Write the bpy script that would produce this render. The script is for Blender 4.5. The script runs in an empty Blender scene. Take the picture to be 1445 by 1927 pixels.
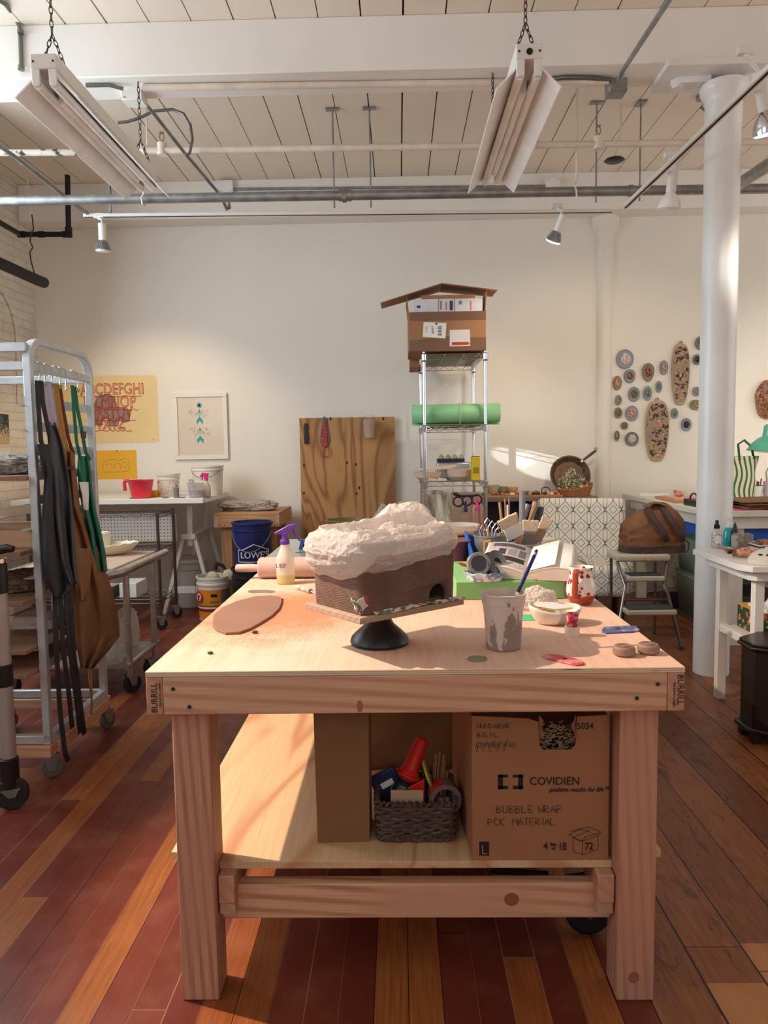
import bpy, bmesh, math, random
from mathutils import Vector, Matrix, Euler, noise
random.seed(7)
PI = math.pi
SC = bpy.context.scene
COL = SC.collection
def S(r, g, b):
    f = lambda c: ((c/255+.055)/1.055)**2.4 if c > 10 else c/255/12.92
    return (f(r), f(g), f(b), 1)
# ---------------- camera -------------------------------------------------
CH, YAW, PITCH, ROLL, FPX = 1.3255, -.0209245, .0851559, -.0150827, 1395.2
_fw = Vector((math.sin(YAW)*math.cos(PITCH), math.cos(YAW)*math.cos(PITCH), -math.sin(PITCH)))
_r0 = Vector((math.cos(YAW), -math.sin(YAW), 0)); _u0 = _r0.cross(_fw)
_r = math.cos(ROLL)*_r0 + math.sin(ROLL)*_u0
_u = -math.sin(ROLL)*_r0 + math.cos(ROLL)*_u0
cam = bpy.data.cameras.new('camera'); camo = bpy.data.objects.new('camera', cam); COL.objects.link(camo)
cam.sensor_fit = 'HORIZONTAL'; cam.sensor_width = 36; cam.lens = FPX/1445*36
cam.clip_start = .02; cam.clip_end = 60
mw = Matrix((( _r.x, _u.x, -_fw.x, 0), (_r.y, _u.y, -_fw.y, 0), (_r.z, _u.z, -_fw.z, CH), (0, 0, 0, 1)))
camo.matrix_world = mw
SC.camera = camo
# ---------------- light --------------------------------------------------
SC.view_settings.view_transform = 'Standard'; SC.view_settings.look = 'None'
SC.view_settings.gamma = 1; SC.view_settings.exposure = -.12; SC.view_settings.use_curve_mapping = False
SC.cycles.use_denoising = True
SC.cycles.max_bounces = 8; SC.cycles.diffuse_bounces = 4; SC.cycles.transparent_max_bounces = 12
SC.cycles.sample_clamp_indirect = 6
w = bpy.data.worlds.new('world'); SC.world = w; w.use_nodes = True
w.node_tree.nodes['Background'].inputs[0].default_value = (.93, .96, 1, 1)
w.node_tree.nodes['Background'].inputs[1].default_value = .16
def light(name, kind, loc, direction, energy, color, **kw):
    l = bpy.data.lights.new(name, kind); l.energy = energy; l.color = color
    for k, v in kw.items(): setattr(l, k, v)
    o = bpy.data.objects.new(name, l); COL.objects.link(o); o.location = loc
    o.rotation_euler = Vector(direction).to_track_quat('-Z', 'Y').to_euler()
    return o
# warm studio spotlight on the left lamp track, just outside the picture, aimed at the table
LAMP = Vector((-2.1, 2.2, 2.93))
light('spot_lamp', 'SPOT', LAMP, Vector((.08, 2.12, .8))-LAMP, 660, (1, .77, .60), spot_size=math.radians(54), spot_blend=.5, shadow_soft_size=.022)
light('window_daylight', 'AREA', (-3.12, 3.75, 2.55), (1, -.15, -.22), 105, (.78, .91, 1), shape='RECTANGLE', size=2.3, size_y=1.8)
light('window_daylight', 'AREA', (-3.12, .3, 2.55), (1, .1, -.25), 30, (.85, .94, 1), shape='RECTANGLE', size=2.2, size_y=1.8)
light('room_daylight', 'AREA', (.4, -2.4, 2.3), (0, 1, .55), 54, (1, .95, .90), shape='RECTANGLE', size=5, size_y=2.4)  # added fill behind the camera, tilted up to brighten ceiling and beam
light('room_daylight', 'AREA', (5.6, 3.2, 2.2), (-1, .35, .22), 62, (1, .96, .9), shape='RECTANGLE', size=4, size_y=2.4)  # added fill from the right, brightens the white wall and ceiling
# ---------------- picture -> place ---------------------------------------
def A(px, py, X=None, Y=None, Z=None):
    d = (px-722.5)*_r - (py-963.5)*_u + FPX*_fw
    o = Vector((0, 0, CH))
    if X is not None: t = X/d.x
    elif Y is not None: t = Y/d.y
    else: t = (Z-CH)/d.z
    return o + t*d
# ---------------- mesh builder -------------------------------------------
class MB:
    def __init__(s): s.v = []; s.f = []; s.m = []
    def add(s, vs, fs, mi=0, M=None):
        k = len(s.v)
        s.v += [(M @ Vector(p)) if M is not None else Vector(p) for p in vs]
        s.f += [tuple(i+k for i in f) for f in fs]; s.m += [mi]*len(fs)
        return s
    def box(s, x0, y0, z0, x1, y1, z1, M=None, mi=0):
        vs = [(x0,y0,z0),(x1,y0,z0),(x1,y1,z0),(x0,y1,z0),(x0,y0,z1),(x1,y0,z1),(x1,y1,z1),(x0,y1,z1)]
        return s.add(vs, [(0,3,2,1),(4,5,6,7),(0,1,5,4),(1,2,6,5),(2,3,7,6),(3,0,4,7)], mi, M)
    def cbox(s, c, d, M=None, mi=0):
        return s.box(c[0]-d[0]/2, c[1]-d[1]/2, c[2]-d[2]/2, c[0]+d[0]/2, c[1]+d[1]/2, c[2]+d[2]/2, M, mi)
    def beam(s, a, b, w, h, up=(0,0,1), mi=0):
        a = Vector(a); b = Vector(b); d = (b-a); L = d.length; d.normalize()
        x = d.cross(Vector(up));
        if x.length < 1e-4: x = d.cross(Vector((0,1,0)))
        x.normalize(); z = x.cross(d)
        M = Matrix(((x.x,d.x,z.x,a.x),(x.y,d.y,z.y,a.y),(x.z,d.z,z.z,a.z),(0,0,0,1)))
        return s.box(-w/2, 0, -h/2, w/2, L, h/2, M, mi)
    def tube(s, path, r, n=10, cap=True, closed=False, mi=0, flat=1.0, M=None):
        P = [Vector(p) for p in path]; m = len(P)
        rs = r if isinstance(r, (list, tuple)) else [r]*m
        vs = []; nrm = None
        for i in range(m):
            if closed: t = P[(i+1) % m]-P[i-1]
            else: t = P[min(i+1, m-1)]-P[max(i-1, 0)]
            t.normalize()
            if nrm is None:
                nrm = t.cross(Vector((0,0,1)))
                if nrm.length < 1e-3: nrm = t.cross(Vector((0,1,0)))
            nrm = nrm - t*nrm.dot(t); nrm.normalize(); bn = t.cross(nrm)
            for k in range(n):
                a = 2*PI*k/n
                vs.append(P[i] + rs[i]*(math.cos(a)*nrm + flat*math.sin(a)*bn))
        fs = []
        for i in range(m if closed else m-1):
            j = (i+1) % m
            for k in range(n):
                q = (k+1) % n
                fs.append((i*n+k, i*n+q, j*n+q, j*n+k))
        if cap and not closed: fs += [tuple(range(n))[::-1], tuple(range((m-1)*n, m*n))]
        return s.add(vs, fs, mi, M)
    def cyl(s, a, b, r, n=16, mi=0, r2=None): return s.tube([a, b], [r, r if r2 is None else r2], n, mi=mi)
    def lathe(s, prof, n=32, M=None, mi=0, c=(0,0,0)):
        vs = []; fs = []; c = Vector(c)
        for r, z in prof:
            for k in range(n):
                a = 2*PI*k/n; vs.append(c+Vector((r*math.cos(a), r*math.sin(a), z)))
        for i in range(len(prof)-1):
            for k in range(n):
                q = (k+1) % n
                fs.append((i*n+k, i*n+q, (i+1)*n+q, (i+1)*n+k))
        flat_ = max(p[1] for p in prof)-min(p[1] for p in prof) < 1e-7 or tuple(prof[0]) == tuple(prof[-1])
        if prof[0][0] > 1e-5 and not flat_: fs.append(tuple(range(n))[::-1])
        if prof[-1][0] > 1e-5 and not flat_ and prof[0][0] > 1e-5: fs.append(tuple(range((len(prof)-1)*n, len(prof)*n)))
        return s.add(vs, fs, mi, M)
    def prism(s, poly, z0, z1, M=None, mi=0):
        n = len(poly)
        vs = [(p[0], p[1], z0) for p in poly]+[(p[0], p[1], z1) for p in poly]
        fs = [tuple(range(n))[::-1], tuple(range(n, 2*n))]+[(i, (i+1) % n, n+(i+1) % n, n+i) for i in range(n)]
        return s.add(vs, fs, mi, M)
    def grid(s, fn, nu, nv, cu=False, mi=0, M=None, flip=False):
        vs = [fn(i/(nu if cu else nu-1), j/(nv-1)) for j in range(nv) for i in range(nu)]
        fs = []
        for j in range(nv-1):
            for i in range(nu if cu else nu-1):
                q = (i+1) % nu
                f = (j*nu+i, j*nu+q, (j+1)*nu+q, (j+1)*nu+i)
                fs.append(f[::-1] if flip else f)
        return s.add(vs, fs, mi, M)
    def ball(s, c, r, n=16, m=10, M=None, mi=0):
        r = r if isinstance(r, (tuple, list)) else (r, r, r)
        prof = [(math.sin(PI*i/m), -math.cos(PI*i/m)) for i in range(m+1)]
        prof[0] = (1e-6, -1); prof[-1] = (1e-6, 1)
        T = Matrix.Translation(c) @ Matrix.Diagonal((r[0], r[1], r[2], 1))
        return s.lathe(prof, n, T if M is None else M @ T, mi)
    def build(s, name, mat, parent=None, world=False, bevel=0, seg=2, sharp=32, solid=0, sub=0, loc=None, flat=False):
        off = Vector((0,0,0))
        if parent is not None and world: off = parent.location.copy()
        if parent is None:
            if loc is None:
                xs = [p.x for p in s.v]; ys = [p.y for p in s.v]; zs = [p.z for p in s.v]
                loc = ((min(xs)+max(xs))/2, (min(ys)+max(ys))/2, min(zs))
            off = Vector(loc)
        me = bpy.data.meshes.new(name)
        me.from_pydata([p-off for p in s.v], [], s.f)
        mats = mat if isinstance(mat, (list, tuple)) else [mat]
        for m_ in mats: me.materials.append(m_)
        if len(mats) > 1: me.polygons.foreach_set('material_index', s.m)
        bm = bmesh.new(); bm.from_mesh(me)
        bmesh.ops.remove_doubles(bm, verts=bm.verts, dist=1e-6)
        if not solid: bmesh.ops.recalc_face_normals(bm, faces=bm.faces)
        bm.to_mesh(me); bm.free()
        if not flat:
            me.shade_smooth(); me.set_sharp_from_angle(angle=math.radians(sharp))
        o = bpy.data.objects.new(name, me); COL.objects.link(o)
        if parent is not None: o.parent = parent
        else: o.location = off
        if solid:
            md = o.modifiers.new('solid', 'SOLIDIFY'); md.thickness = solid; md.offset = 0
        if bevel:
            md = o.modifiers.new('bevel', 'BEVEL'); md.width = bevel; md.segments = seg; md.limit_method = 'ANGLE'; md.angle_limit = math.radians(40)
        if sub:
            md = o.modifiers.new('sub', 'SUBSURF'); md.levels = sub; md.render_levels = sub
        return o
def tag(o, label, cat, group=None, kind=None):
    o['label'] = label; o['category'] = cat
    if group: o['group'] = group
    if kind: o['kind'] = kind
    return o
def T(name, label, cat, loc=(0,0,0), rz=0, group=None):
    o = bpy.data.objects.new(name, None); COL.objects.link(o); o.location = loc; o.rotation_euler = (0, 0, rz)
    o.empty_display_size = .05
    return tag(o, label, cat, group)
def struct(mb, name, mat, **kw):
    o = mb.build(name, mat, loc=(0,0,0), **kw); o['kind'] = 'structure'; return o
def kids(o): return [c for c in bpy.data.objects if c.parent == o]
def dup(root, loc, label, rz=None):
    r = root.copy(); COL.objects.link(r); r.location = loc
    if rz is not None: r.rotation_euler = (0, 0, rz)
    if label: r['label'] = label
    for ch in kids(root):
        c = ch.copy(); COL.objects.link(c); c.parent = r
        for g in kids(ch):
            d = g.copy(); COL.objects.link(d); d.parent = c
    return r
def RZ(a, c=(0,0,0)): return Matrix.Translation(c) @ Matrix.Rotation(a, 4, 'Z')
def fr(c, x, y):   # frame from x and y axes at c
    x = Vector(x).normalized(); y = Vector(y); y = (y-x*y.dot(x)).normalized(); z = x.cross(y)
    return Matrix(((x.x,y.x,z.x,c[0]),(x.y,y.y,z.y,c[1]),(x.z,y.z,z.z,c[2]),(0,0,0,1)))
FRONT = ((1,0,0), (0,0,1))   # an upright plane facing the camera: x right, y up, z towards the viewer
def text(s, name, mat, parent, M, size, align='LEFT', ext=.0006, shear=0, outline=0, sx=1, space=1):
    cu = bpy.data.curves.new(name, 'FONT'); cu.body = s; cu.size = size; cu.align_x = align; cu.shear = shear; cu.space_character = space
    cu.resolution_u = 3
    if outline: cu.fill_mode = 'NONE'; cu.bevel_depth = outline; cu.bevel_resolution = 0
    else: cu.extrude = ext
    o0 = bpy.data.objects.new(name, cu); COL.objects.link(o0)
    dg = bpy.context.evaluated_depsgraph_get()
    me = bpy.data.meshes.new_from_object(o0.evaluated_get(dg))
    bpy.data.objects.remove(o0)
    me.transform(M @ Matrix.Diagonal((sx, 1, 1, 1)))
    me.materials.clear(); me.materials.append(mat)
    o = bpy.data.objects.new(name, me); COL.objects.link(o); o.parent = parent
    return o
GLY = {'A':[[(0,0),(.35,1),(.7,0)],[(.15,.4),(.58,.4)]],'B':[[(0,0),(0,1),(.5,.85),(.45,.6),(0,.5),(.6,.35),(.5,.05),(0,0)]],
 'C':[[(.6,.9),(.2,1),(0,.5),(.2,0),(.6,.1)]],'D':[[(0,0),(0,1),(.5,.75),(.55,.3),(0,0)]],'E':[[(.6,1),(0,1),(0,0),(.6,0)],[(0,.5),(.5,.5)]],
 'G':[[(.6,.9),(.2,1),(0,.5),(.2,0),(.6,.1),(.6,.45),(.35,.45)]],'I':[[(.2,0),(.2,1)]],'K':[[(0,0),(0,1)],[(.55,1),(0,.45),(.6,0)]],'L':[[(0,1),(0,0),(.55,0)]],
 'M':[[(0,0),(.1,1),(.4,.35),(.7,1),(.8,0)]],'N':[[(0,0),(0,1),(.55,0),(.55,1)]],'O':[[(.3,1),(0,.5),(.3,0),(.6,.5),(.3,1)]],'P':[[(0,0),(0,1),(.55,.85),(.5,.5),(0,.42)]],
 'R':[[(0,0),(0,1),(.55,.85),(.5,.55),(0,.45),(.6,0)]],'T':[[(0,1),(.7,1)],[(.35,1),(.35,0)]],'U':[[(0,1),(.05,.15),(.3,0),(.55,.15),(.6,1)]],
 'W':[[(0,1),(.2,0),(.4,.7),(.6,0),(.8,1)]],'.':[[(.1,0),(.14,.06)]],'0':[[(.3,1),(0,.5),(.3,0),(.6,.5),(.3,1)]],'3':[[(0,1),(.5,.9),(.15,.55),(.5,.25),(0,0)]],'4':[[(.45,0),(.45,1),(0,.35),(.65,.35)]],'5':[[(.5,1),(0,1),(0,.55),(.5,.5),(.5,.1),(0,0)]],
 'H':[[(0,0),(0,1)],[(.55,0),(.55,1)],[(0,.5),(.55,.5)]],'S':[[(.55,.9),(.1,1),(.05,.6),(.55,.4),(.45,0),(0,.1)]]}
def hand(s, name, mat, parent, M, size, r, extra=()):
    mb = MB(); x = 0
    for ch in s:
        for st in GLY.get(ch, []):
            mb.tube([M @ Vector(((x+p[0])*size, (p[1]+random.uniform(-.05,.05))*size, 0)) for p in st], r, 4)
        x += .45 if ch in ' .I' else .82
    for st in extra: mb.tube([M @ Vector((p[0], p[1], 0)) for p in st], r, 4)
    return mb.build(name, mat, parent)
# ---------------- materials ----------------------------------------------
class N:
    def __init__(s, name):
        s.mat = bpy.data.materials.new(name); s.mat.use_nodes = True
        s.t = s.mat.node_tree; s.b = s.t.nodes['Principled BSDF']; s._c = None
    def n(s, typ, ins=None, **kw):
        nd = s.t.nodes.new(typ)
        for k, v in kw.items(): setattr(nd, k, v)
        for k, v in (ins or {}).items():
            if v is None: continue
            if isinstance(v, bpy.types.NodeSocket): s.t.links.new(v, nd.inputs[k])
            else: nd.inputs[k].default_value = v
        return nd
    def co(s):
        if s._c is None: s._c = s.n('ShaderNodeTexCoord').outputs['Object']
        return s._c
    def m(s, op, a, b=None, c=None): return s.n('ShaderNodeMath', {0: a, 1: b, 2: c}, operation=op).outputs[0]
    def xyz(s, v=None):
        o = s.n('ShaderNodeSeparateXYZ', {0: v if v is not None else s.co()}).outputs; return o[0], o[1], o[2]
    def vec(s, x=0., y=0., z=0.): return s.n('ShaderNodeCombineXYZ', {0: x, 1: y, 2: z}).outputs[0]
    def sc(s, k, v=None): return s.n('ShaderNodeVectorMath', {0: v if v is not None else s.co(), 1: k}, operation='MULTIPLY').outputs[0]
    def noise(s, scale, detail=3, v=None, rough=.5, dist=0.): return s.n('ShaderNodeTexNoise', {'Vector': v if v is not None else s.co(), 'Scale': scale, 'Detail': detail, 'Roughness': rough, 'Distortion': dist}).outputs[0]
    def vor(s, scale, v=None, feature='F1', out=0): return s.n('ShaderNodeTexVoronoi', {'Vector': v if v is not None else s.co(), 'Scale': scale}, feature=feature).outputs[out]
    def white(s, v, out=0): return s.n('ShaderNodeTexWhiteNoise', {'Vector': v}, noise_dimensions='3D').outputs[out]
    def mix(s, f, a, b, bt='MIX'):
        nd = s.n('ShaderNodeMix', data_type='RGBA', blend_type=bt)
        for i, v in ((0, f), (6, a), (7, b)):
            if isinstance(v, bpy.types.NodeSocket): s.t.links.new(v, nd.inputs[i])
            else: nd.inputs[i].default_value = v
        return nd.outputs[2]
    def mr(s, v, a, b, c=0., d=1.): return s.n('ShaderNodeMapRange', {0: v, 1: a, 2: b, 3: c, 4: d}).outputs[0]
    def bump(s, h, st=.3, dist=.01):
        o = s.n('ShaderNodeBump', {'Height': h, 'Strength': st, 'Distance': dist}).outputs[0]; s.t.links.new(o, s.b.inputs['Normal'])
    def out(s, col=None, rough=.5, metal=0., **kw):
        d = {'Base Color': col, 'Roughness': rough, 'Metallic': metal}; d.update(kw)
        for k, v in d.items():
            if v is None: continue
            if isinstance(v, bpy.types.NodeSocket): s.t.links.new(v, s.b.inputs[k])
            else: s.b.inputs[k].default_value = v
        return s.mat
def k_(c, f): return (min(1, c[0]*f), min(1, c[1]*f), min(1, c[2]*f), 1)
def mat(name, c, rough=.5, metal=0., var=.08, vs=8., bump=0., bs=40., stain=None, st=(.55, .7), **kw):
    n = N(name)
    col = n.mix(n.mr(n.noise(vs, 4), .3, .7), k_(c, 1-var), k_(c, 1+var))
    if stain: col = n.mix(n.mr(n.noise(vs*1.7, 6, n.sc((1, 1, 1.0001))), st[0], st[1]), col, stain)
    if bump: n.bump(n.noise(bs, 4), bump, .005)
    return n.out(col, rough, metal, **kw)
def wood(name, c1, c2, axis=0, freq=60., rough=.55, c3=None, wob=.35, fine=.5):
    """sawn softwood: long growth lines along axis"""
    n = N(name); k = [1, 1, 1]; k[axis] = .06
    v = n.sc(tuple(k))
    w1 = n.noise(5, 3, v)
    x, y, z = n.xyz(v)
    u = n.m('ADD', n.m('ADD', x, y), z)
    ph = n.m('ADD', n.m('MULTIPLY', u, freq*6.28), n.m('MULTIPLY', w1, freq*wob))
    l = n.mr(n.m('SINE', ph), -.2, 1)
    k[axis] = .02
    f = n.noise(260, 2, n.sc(tuple(k)))
    a = n.m('ADD', n.m('MULTIPLY', l, 1-fine), n.m('MULTIPLY', n.mr(f, .3, .7), fine))
    col = n.mix(a, c1, c2)
    col = n.mix(n.mr(n.noise(3, 2), .35, .75), col, c3 or k_(c2, .9))
    n.bump(a, .08, .002)
    return n.out(col, rough)
def ply(name, c1, c2, axis=2, sc=3., bands=9., rough=.55, thin=.2, amt=1.):
    """rotary plywood face: contour-like cathedral figure"""
    n = N(name); k = [1, 1, 1]; k[axis] = .22
    h = n.noise(sc, 2.5, n.sc(tuple(k)), .45, .6)
    s_ = n.m('SINE', n.m('MULTIPLY', h, bands*6.28))
    l = n.m('MULTIPLY', n.m('POWER', n.mr(s_, -1, 1), 1/thin), amt)
    k[axis] = .03
    f = n.mr(n.noise(180, 3, n.sc(tuple(k))), .3, .7)
    col = n.mix(l, n.mix(f, c1, k_(c1, .82)), c2)
    return n.out(col, rough)
WHITE = S(240, 238, 232)
m_wall = mat('white_wall_paint', S(238, 231, 219), .6, var=.015, vs=1.2, bump=.05, bs=60)
m_beam = mat('white_beam_paint', S(240, 235, 229), .45, var=.03, vs=2, bump=.1, bs=14)
m_ceil = mat('ceiling_board_paint', S(238, 225, 209), .55, var=.03, vs=1.5, bump=.05, bs=20)
m_black = mat('black_plastic', S(24, 24, 26), .4)
m_dark = mat('dark_gap', S(20, 16, 14), .8)
m_whitep = mat('white_lacquer', S(232, 228, 220), .4, var=.03)
m_whitepl = mat('white_plastic', S(235, 234, 230), .35, var=.02)
m_galv = mat('galvanised_steel', S(150, 152, 152), .42, .75, var=.25, vs=14)
m_steel = mat('brushed_steel', S(190, 190, 190), .3, .9, var=.15, vs=20)
m_chrome = mat('chrome', S(215, 218, 222), .16, 1., var=.05)
m_alu = mat('aluminium', S(206, 212, 216), .36, .5, var=.1, vs=16)
m_ink = mat('black_ink', S(26, 20, 20), .7)
m_iron = mat('black_iron_pipe', S(22, 21, 22), .5, .3)
m_card = mat('cardboard', S(158, 110, 76), .8, var=.05, vs=5)
m_cardd = mat('brown_packing_tape', S(120, 84, 58), .35, var=.08)
m_kraft = mat('kraft_paper', S(134, 96, 62), .75, var=.05)
m_paper = mat('white_paper', S(236, 233, 228), .7, var=.02)
m_red = mat('red_plastic', S(205, 40, 30), .35)
m_clay = mat('brown_clay', S(134, 100, 80), .8, var=.12, vs=18, bump=.4, bs=90)
m_claydust = mat('dried_clay', S(178, 142, 118), .9, var=.1, vs=9)
def thinplastic(name, c, alpha=.75, trans=.5, rough=.35, bs=30, bump=.5):
    n = N(name)
    n.bump(n.noise(bs, 5, rough=.6), bump, .01)
    m_ = n.out(n.mix(n.noise(12), k_(c, .94), c), rough)
    nt = n.t; outn = nt.nodes['Material Output']
    tl = n.n('ShaderNodeBsdfTranslucent', {0: c}); tp = n.n('ShaderNodeBsdfTransparent')
    a = n.n('ShaderNodeMixShader', {0: trans, 1: n.b.outputs[0], 2: tl.outputs[0]})
    b = n.n('ShaderNodeMixShader', {0: alpha, 1: tp.outputs[0], 2: a.outputs[0]})
    nt.links.new(b.outputs[0], outn.inputs[0]); return m_
m_clear = thinplastic('clear_plastic', S(225, 225, 225), .45, .4, .2, 8, .1)
m_bag = thinplastic('white_film_bag', S(247, 236, 228), .80, .34, .3, 75, 1.)
m_bagclear = thinplastic('clear_film_bag', S(226, 222, 214), .55, .3, .2, 40, .8)
def glassy(name, c, alpha=.3, rough=.05):
    n = N(name); n.out(c, rough)
    tp = n.n('ShaderNodeBsdfTransparent', {0: c}); b = n.n('ShaderNodeMixShader', {0: alpha, 1: tp.outputs[0], 2: n.b.outputs[0]})
    n.t.links.new(b.outputs[0], n.t.nodes['Material Output'].inputs[0]); return n.mat
# ================= THE ROOM ==============================================
WY, CZ = 6.68, 3.61
def floor_mat():
    n = N('old_plank_floor'); x, y, z = n.xyz()
    left = n.m('LESS_THAN', x, .585)
    def planks(wd, L, off):
        xs = n.m('DIVIDE', n.m('SUBTRACT', x, off), wd); ix = n.m('FLOOR', xs); fx = n.m('FRACT', xs)
        r0 = n.white(n.vec(ix, off*10+3.3, 1.))
        ys = n.m('DIVIDE', n.m('ADD', y, n.m('MULTIPLY', r0, 5.)), L); iy = n.m('FLOOR', ys); fy = n.m('FRACT', ys)
        rn = n.white(n.vec(ix, iy, off), 1)
        ex = n.m('MULTIPLY', n.m('MINIMUM', fx, n.m('SUBTRACT', 1., fx)), wd)
        ey = n.m('MULTIPLY', n.m('MINIMUM', fy, n.m('SUBTRACT', 1., fy)), L)
        return ix, rn, n.m('MINIMUM', ex, ey), ex
    ix, rn, e, ex = planks(.0826, 1.9, .585)
    s_ = n.n('ShaderNodeSeparateColor', {0: rn}).outputs
    grain = n.mr(n.noise(40, 4, n.sc((3, .12, 1))), .3, .7)
    c = n.mix(n.m('GREATER_THAN', s_[0], .74), n.mix(s_[1], S(98, 40, 29), S(122, 56, 41)), n.mix(s_[1], S(148, 82, 40), S(168, 102, 52)))
    c = n.mix(n.m('MULTIPLY', grain, .55), c, k_(S(112, 52, 34), .7))
    c = n.mix(n.m('MULTIPLY', n.mr(n.noise(6, 5), .5, .75), .25), c, S(168, 112, 84))
    gapc = n.mix(n.m('GREATER_THAN', n.white(n.vec(ix, 9., 2.)), .5), S(34, 18, 14), S(150, 110, 82))
    c = n.mix(n.m('LESS_THAN', e, .0011), c, gapc)
    jx, rn2, e2, ex2 = planks(.152, 3.1, .5851)
    t_ = n.n('ShaderNodeSeparateColor', {0: rn2}).outputs
    g2 = n.mr(n.noise(26, 5, n.sc((3, .22, 1)), .65), .35, .7)
    d = n.mix(t_[0], S(120, 70, 42), S(164, 102, 62))
    d = n.mix(n.m('MULTIPLY', g2, .55), d, S(74, 44, 32))
    blot = n.mr(n.noise(5, 7, n.sc((2.2, .7, 1)), .7), .56, .66)
    d = n.mix(n.m('MULTIPLY', blot, .62), d, S(38, 27, 24))
    scr = n.m('LESS_THAN', n.m('ABSOLUTE', n.m('SUBTRACT', n.noise(3.2, 3, n.sc((1.3, .5, 1)), .6, 1.5), .5)), .004)
    d = n.mix(n.m('MULTIPLY', scr, .5), d, S(40, 28, 25))
    lim = n.m('ADD', n.m('MULTIPLY', n.m('ROUND', n.m('MULTIPLY', jx, 1.)), .115), 1.60)
    patch = n.m('MULTIPLY', n.m('LESS_THAN', y, n.m('ADD', lim, n.m('MULTIPLY', n.white(n.vec(jx, 4., 4.)), .07))), n.m('GREATER_THAN', x, .73))
    pc = n.mix(n.mr(n.noise(7, 3, n.sc((3, .6, 1))), .3, .7), S(172, 110, 66), S(196, 134, 84))
    d = n.mix(patch, d, pc)
    gw = n.mr(n.white(n.vec(jx, 7., 5.)), 0, 1, .001, .0036)
    d = n.mix(n.m('LESS_THAN', ex2, gw), d, S(16, 11, 10))
    d = n.mix(n.m('LESS_THAN', e2, .0012), d, S(22, 15, 13))
    col = n.mix(left, d, c)
    ro = n.mr(n.noise(9, 5), .3, .7, .3, .48)
    n.bump(n.m('MINIMUM', n.mr(n.m('MINIMUM', e, 9.), 0, .003), n.mr(n.noise(14, 3, n.sc((3, .2, 1))), .2, .8)), .12, .003)
    return n.out(col, ro, **{'Specular IOR Level': .35})
struct(MB().box(-3.3, -3.2, -.1, 6.2, WY+.1, 0), 'floor', floor_mat())
struct(MB().box(-3.3, WY, 0, 6.2, WY+.12, CZ+.1), 'wall_back', m_wall)
def brick_mat():
    n = N('white_painted_brick'); x, y, z = n.xyz()
    u = n.m('ADD', x, y)
    br = n.n('ShaderNodeTexBrick', {'Vector': n.vec(u, z, 0.), 'Color1': S(236, 229, 218), 'Color2': S(230, 222, 210), 'Mortar': S(222, 212, 198), 'Scale': 1., 'Mortar Size': .005, 'Mortar Smooth': .4, 'Brick Width': .215, 'Row Height': .073})
    h = n.m('ADD', n.m('MULTIPLY', br.outputs[1], -1.), n.m('MULTIPLY', n.noise(30, 5), .6))
    n.bump(h, .7, .012)
    return n.out(n.mix(n.m('MULTIPLY', n.mr(n.noise(4, 6), .5, .7), .35), br.outputs[0], S(190, 172, 150)), .7)
m_brick = brick_mat()
WX = -3.22
b = MB(); b.box(WX-.3, -3.2, 0, WX, WY, 1.58); b.box(WX-.3, -3.2, 3.56, WX, WY, CZ+.1)
for y0, y1 in ((-3.2, -1.0), (1.5, 2.3), (4.98, WY)): b.box(WX-.3, y0, 1.58, WX, y1, 3.56)
struct(b, 'wall_left', m_brick)
for i, (y0, y1) in enumerate(((-1.0, 1.5), (2.3, 4.98))):
    f = MB()
    for q in ((y0, 1.58, y0+.05, 3.56), (y1-.05, 1.58, y1, 3.56), (y0, 1.58, y1, 1.63), (y0, 3.51, y1, 3.56)): f.box(WX-.22, q[0], q[1], WX-.16, q[2], q[3])
    struct(f, 'window_%d' % (i+1), m_whitep)
# blind arch in the brick beside the corner
ar = MB(); pts = [A(x_, y_, X=WX+.012) for x_, y_ in ((2, 545), (14, 565), (24, 590), (30, 620), (33, 660), (35, 760))]
ar.tube(pts, .012, 6); struct(ar, 'trim_1', m_brick)
a_ = A(18, 835, X=WX+.004); c_ = A(-22, 780, X=WX+.004); t_ = T('small_picture', 'small speckled picture with a teal circle on the brick wall', 'picture', (WX+.004, (a_.y+c_.y)/2, a_.z)); h2 = abs(a_.y-c_.y)/2
n = N('speckled_picture'); x, y, z = n.xyz(); hz = n.m('ADD', n.noise(60, 3), n.m('MULTIPLY', z, -2.2))
MB().box(-.003, -h2, 0, .004, h2, .24).build('sheet', n.out(n.mix(n.m('GREATER_THAN', hz, .26), S(52, 58, 60), S(206, 178, 146)), .7), t_)
MB().cyl((.004, .03, .19), (.006, .03, .19), .035, 24).build('teal_circle', mat('teal_ink', S(50, 110, 100), .6), t_)
# ceiling boards running into depth
g0 = A(678, 28, Z=CZ).x; bw = .2255
b = MB(); k0 = int((-3.2-g0)/bw)-1
for k in range(k0, k0+46):
    x0 = g0+k*bw; gp = random.choice((.006, .009, .014, .010, .007))
    b.box(x0+gp/2, -3.2, CZ, x0+bw-gp/2, WY, CZ+.03)
struct(b, 'ceiling', m_ceil, flat=True)
struct(MB().box(-3.5, -3.2, CZ+.035, 6.2, WY+.1, CZ+.1), 'ceiling_deck', m_dark)
BY0, BY1, BZ = 4.13, 4.39, 3.333
struct(MB().box(WX, BY0, BZ, 6.2, BY1, CZ), 'ceiling_beam', m_beam, bevel=.006)
struct(MB().box(WX, 6.46, 3.30, 6.2, WY, CZ), 'wall_beam', m_beam, bevel=.006)
struct(MB().box(1.0, WY-.018, 0, 6.2, WY, .19), 'baseboard_back', m_whitep, bevel=.004)
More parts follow.
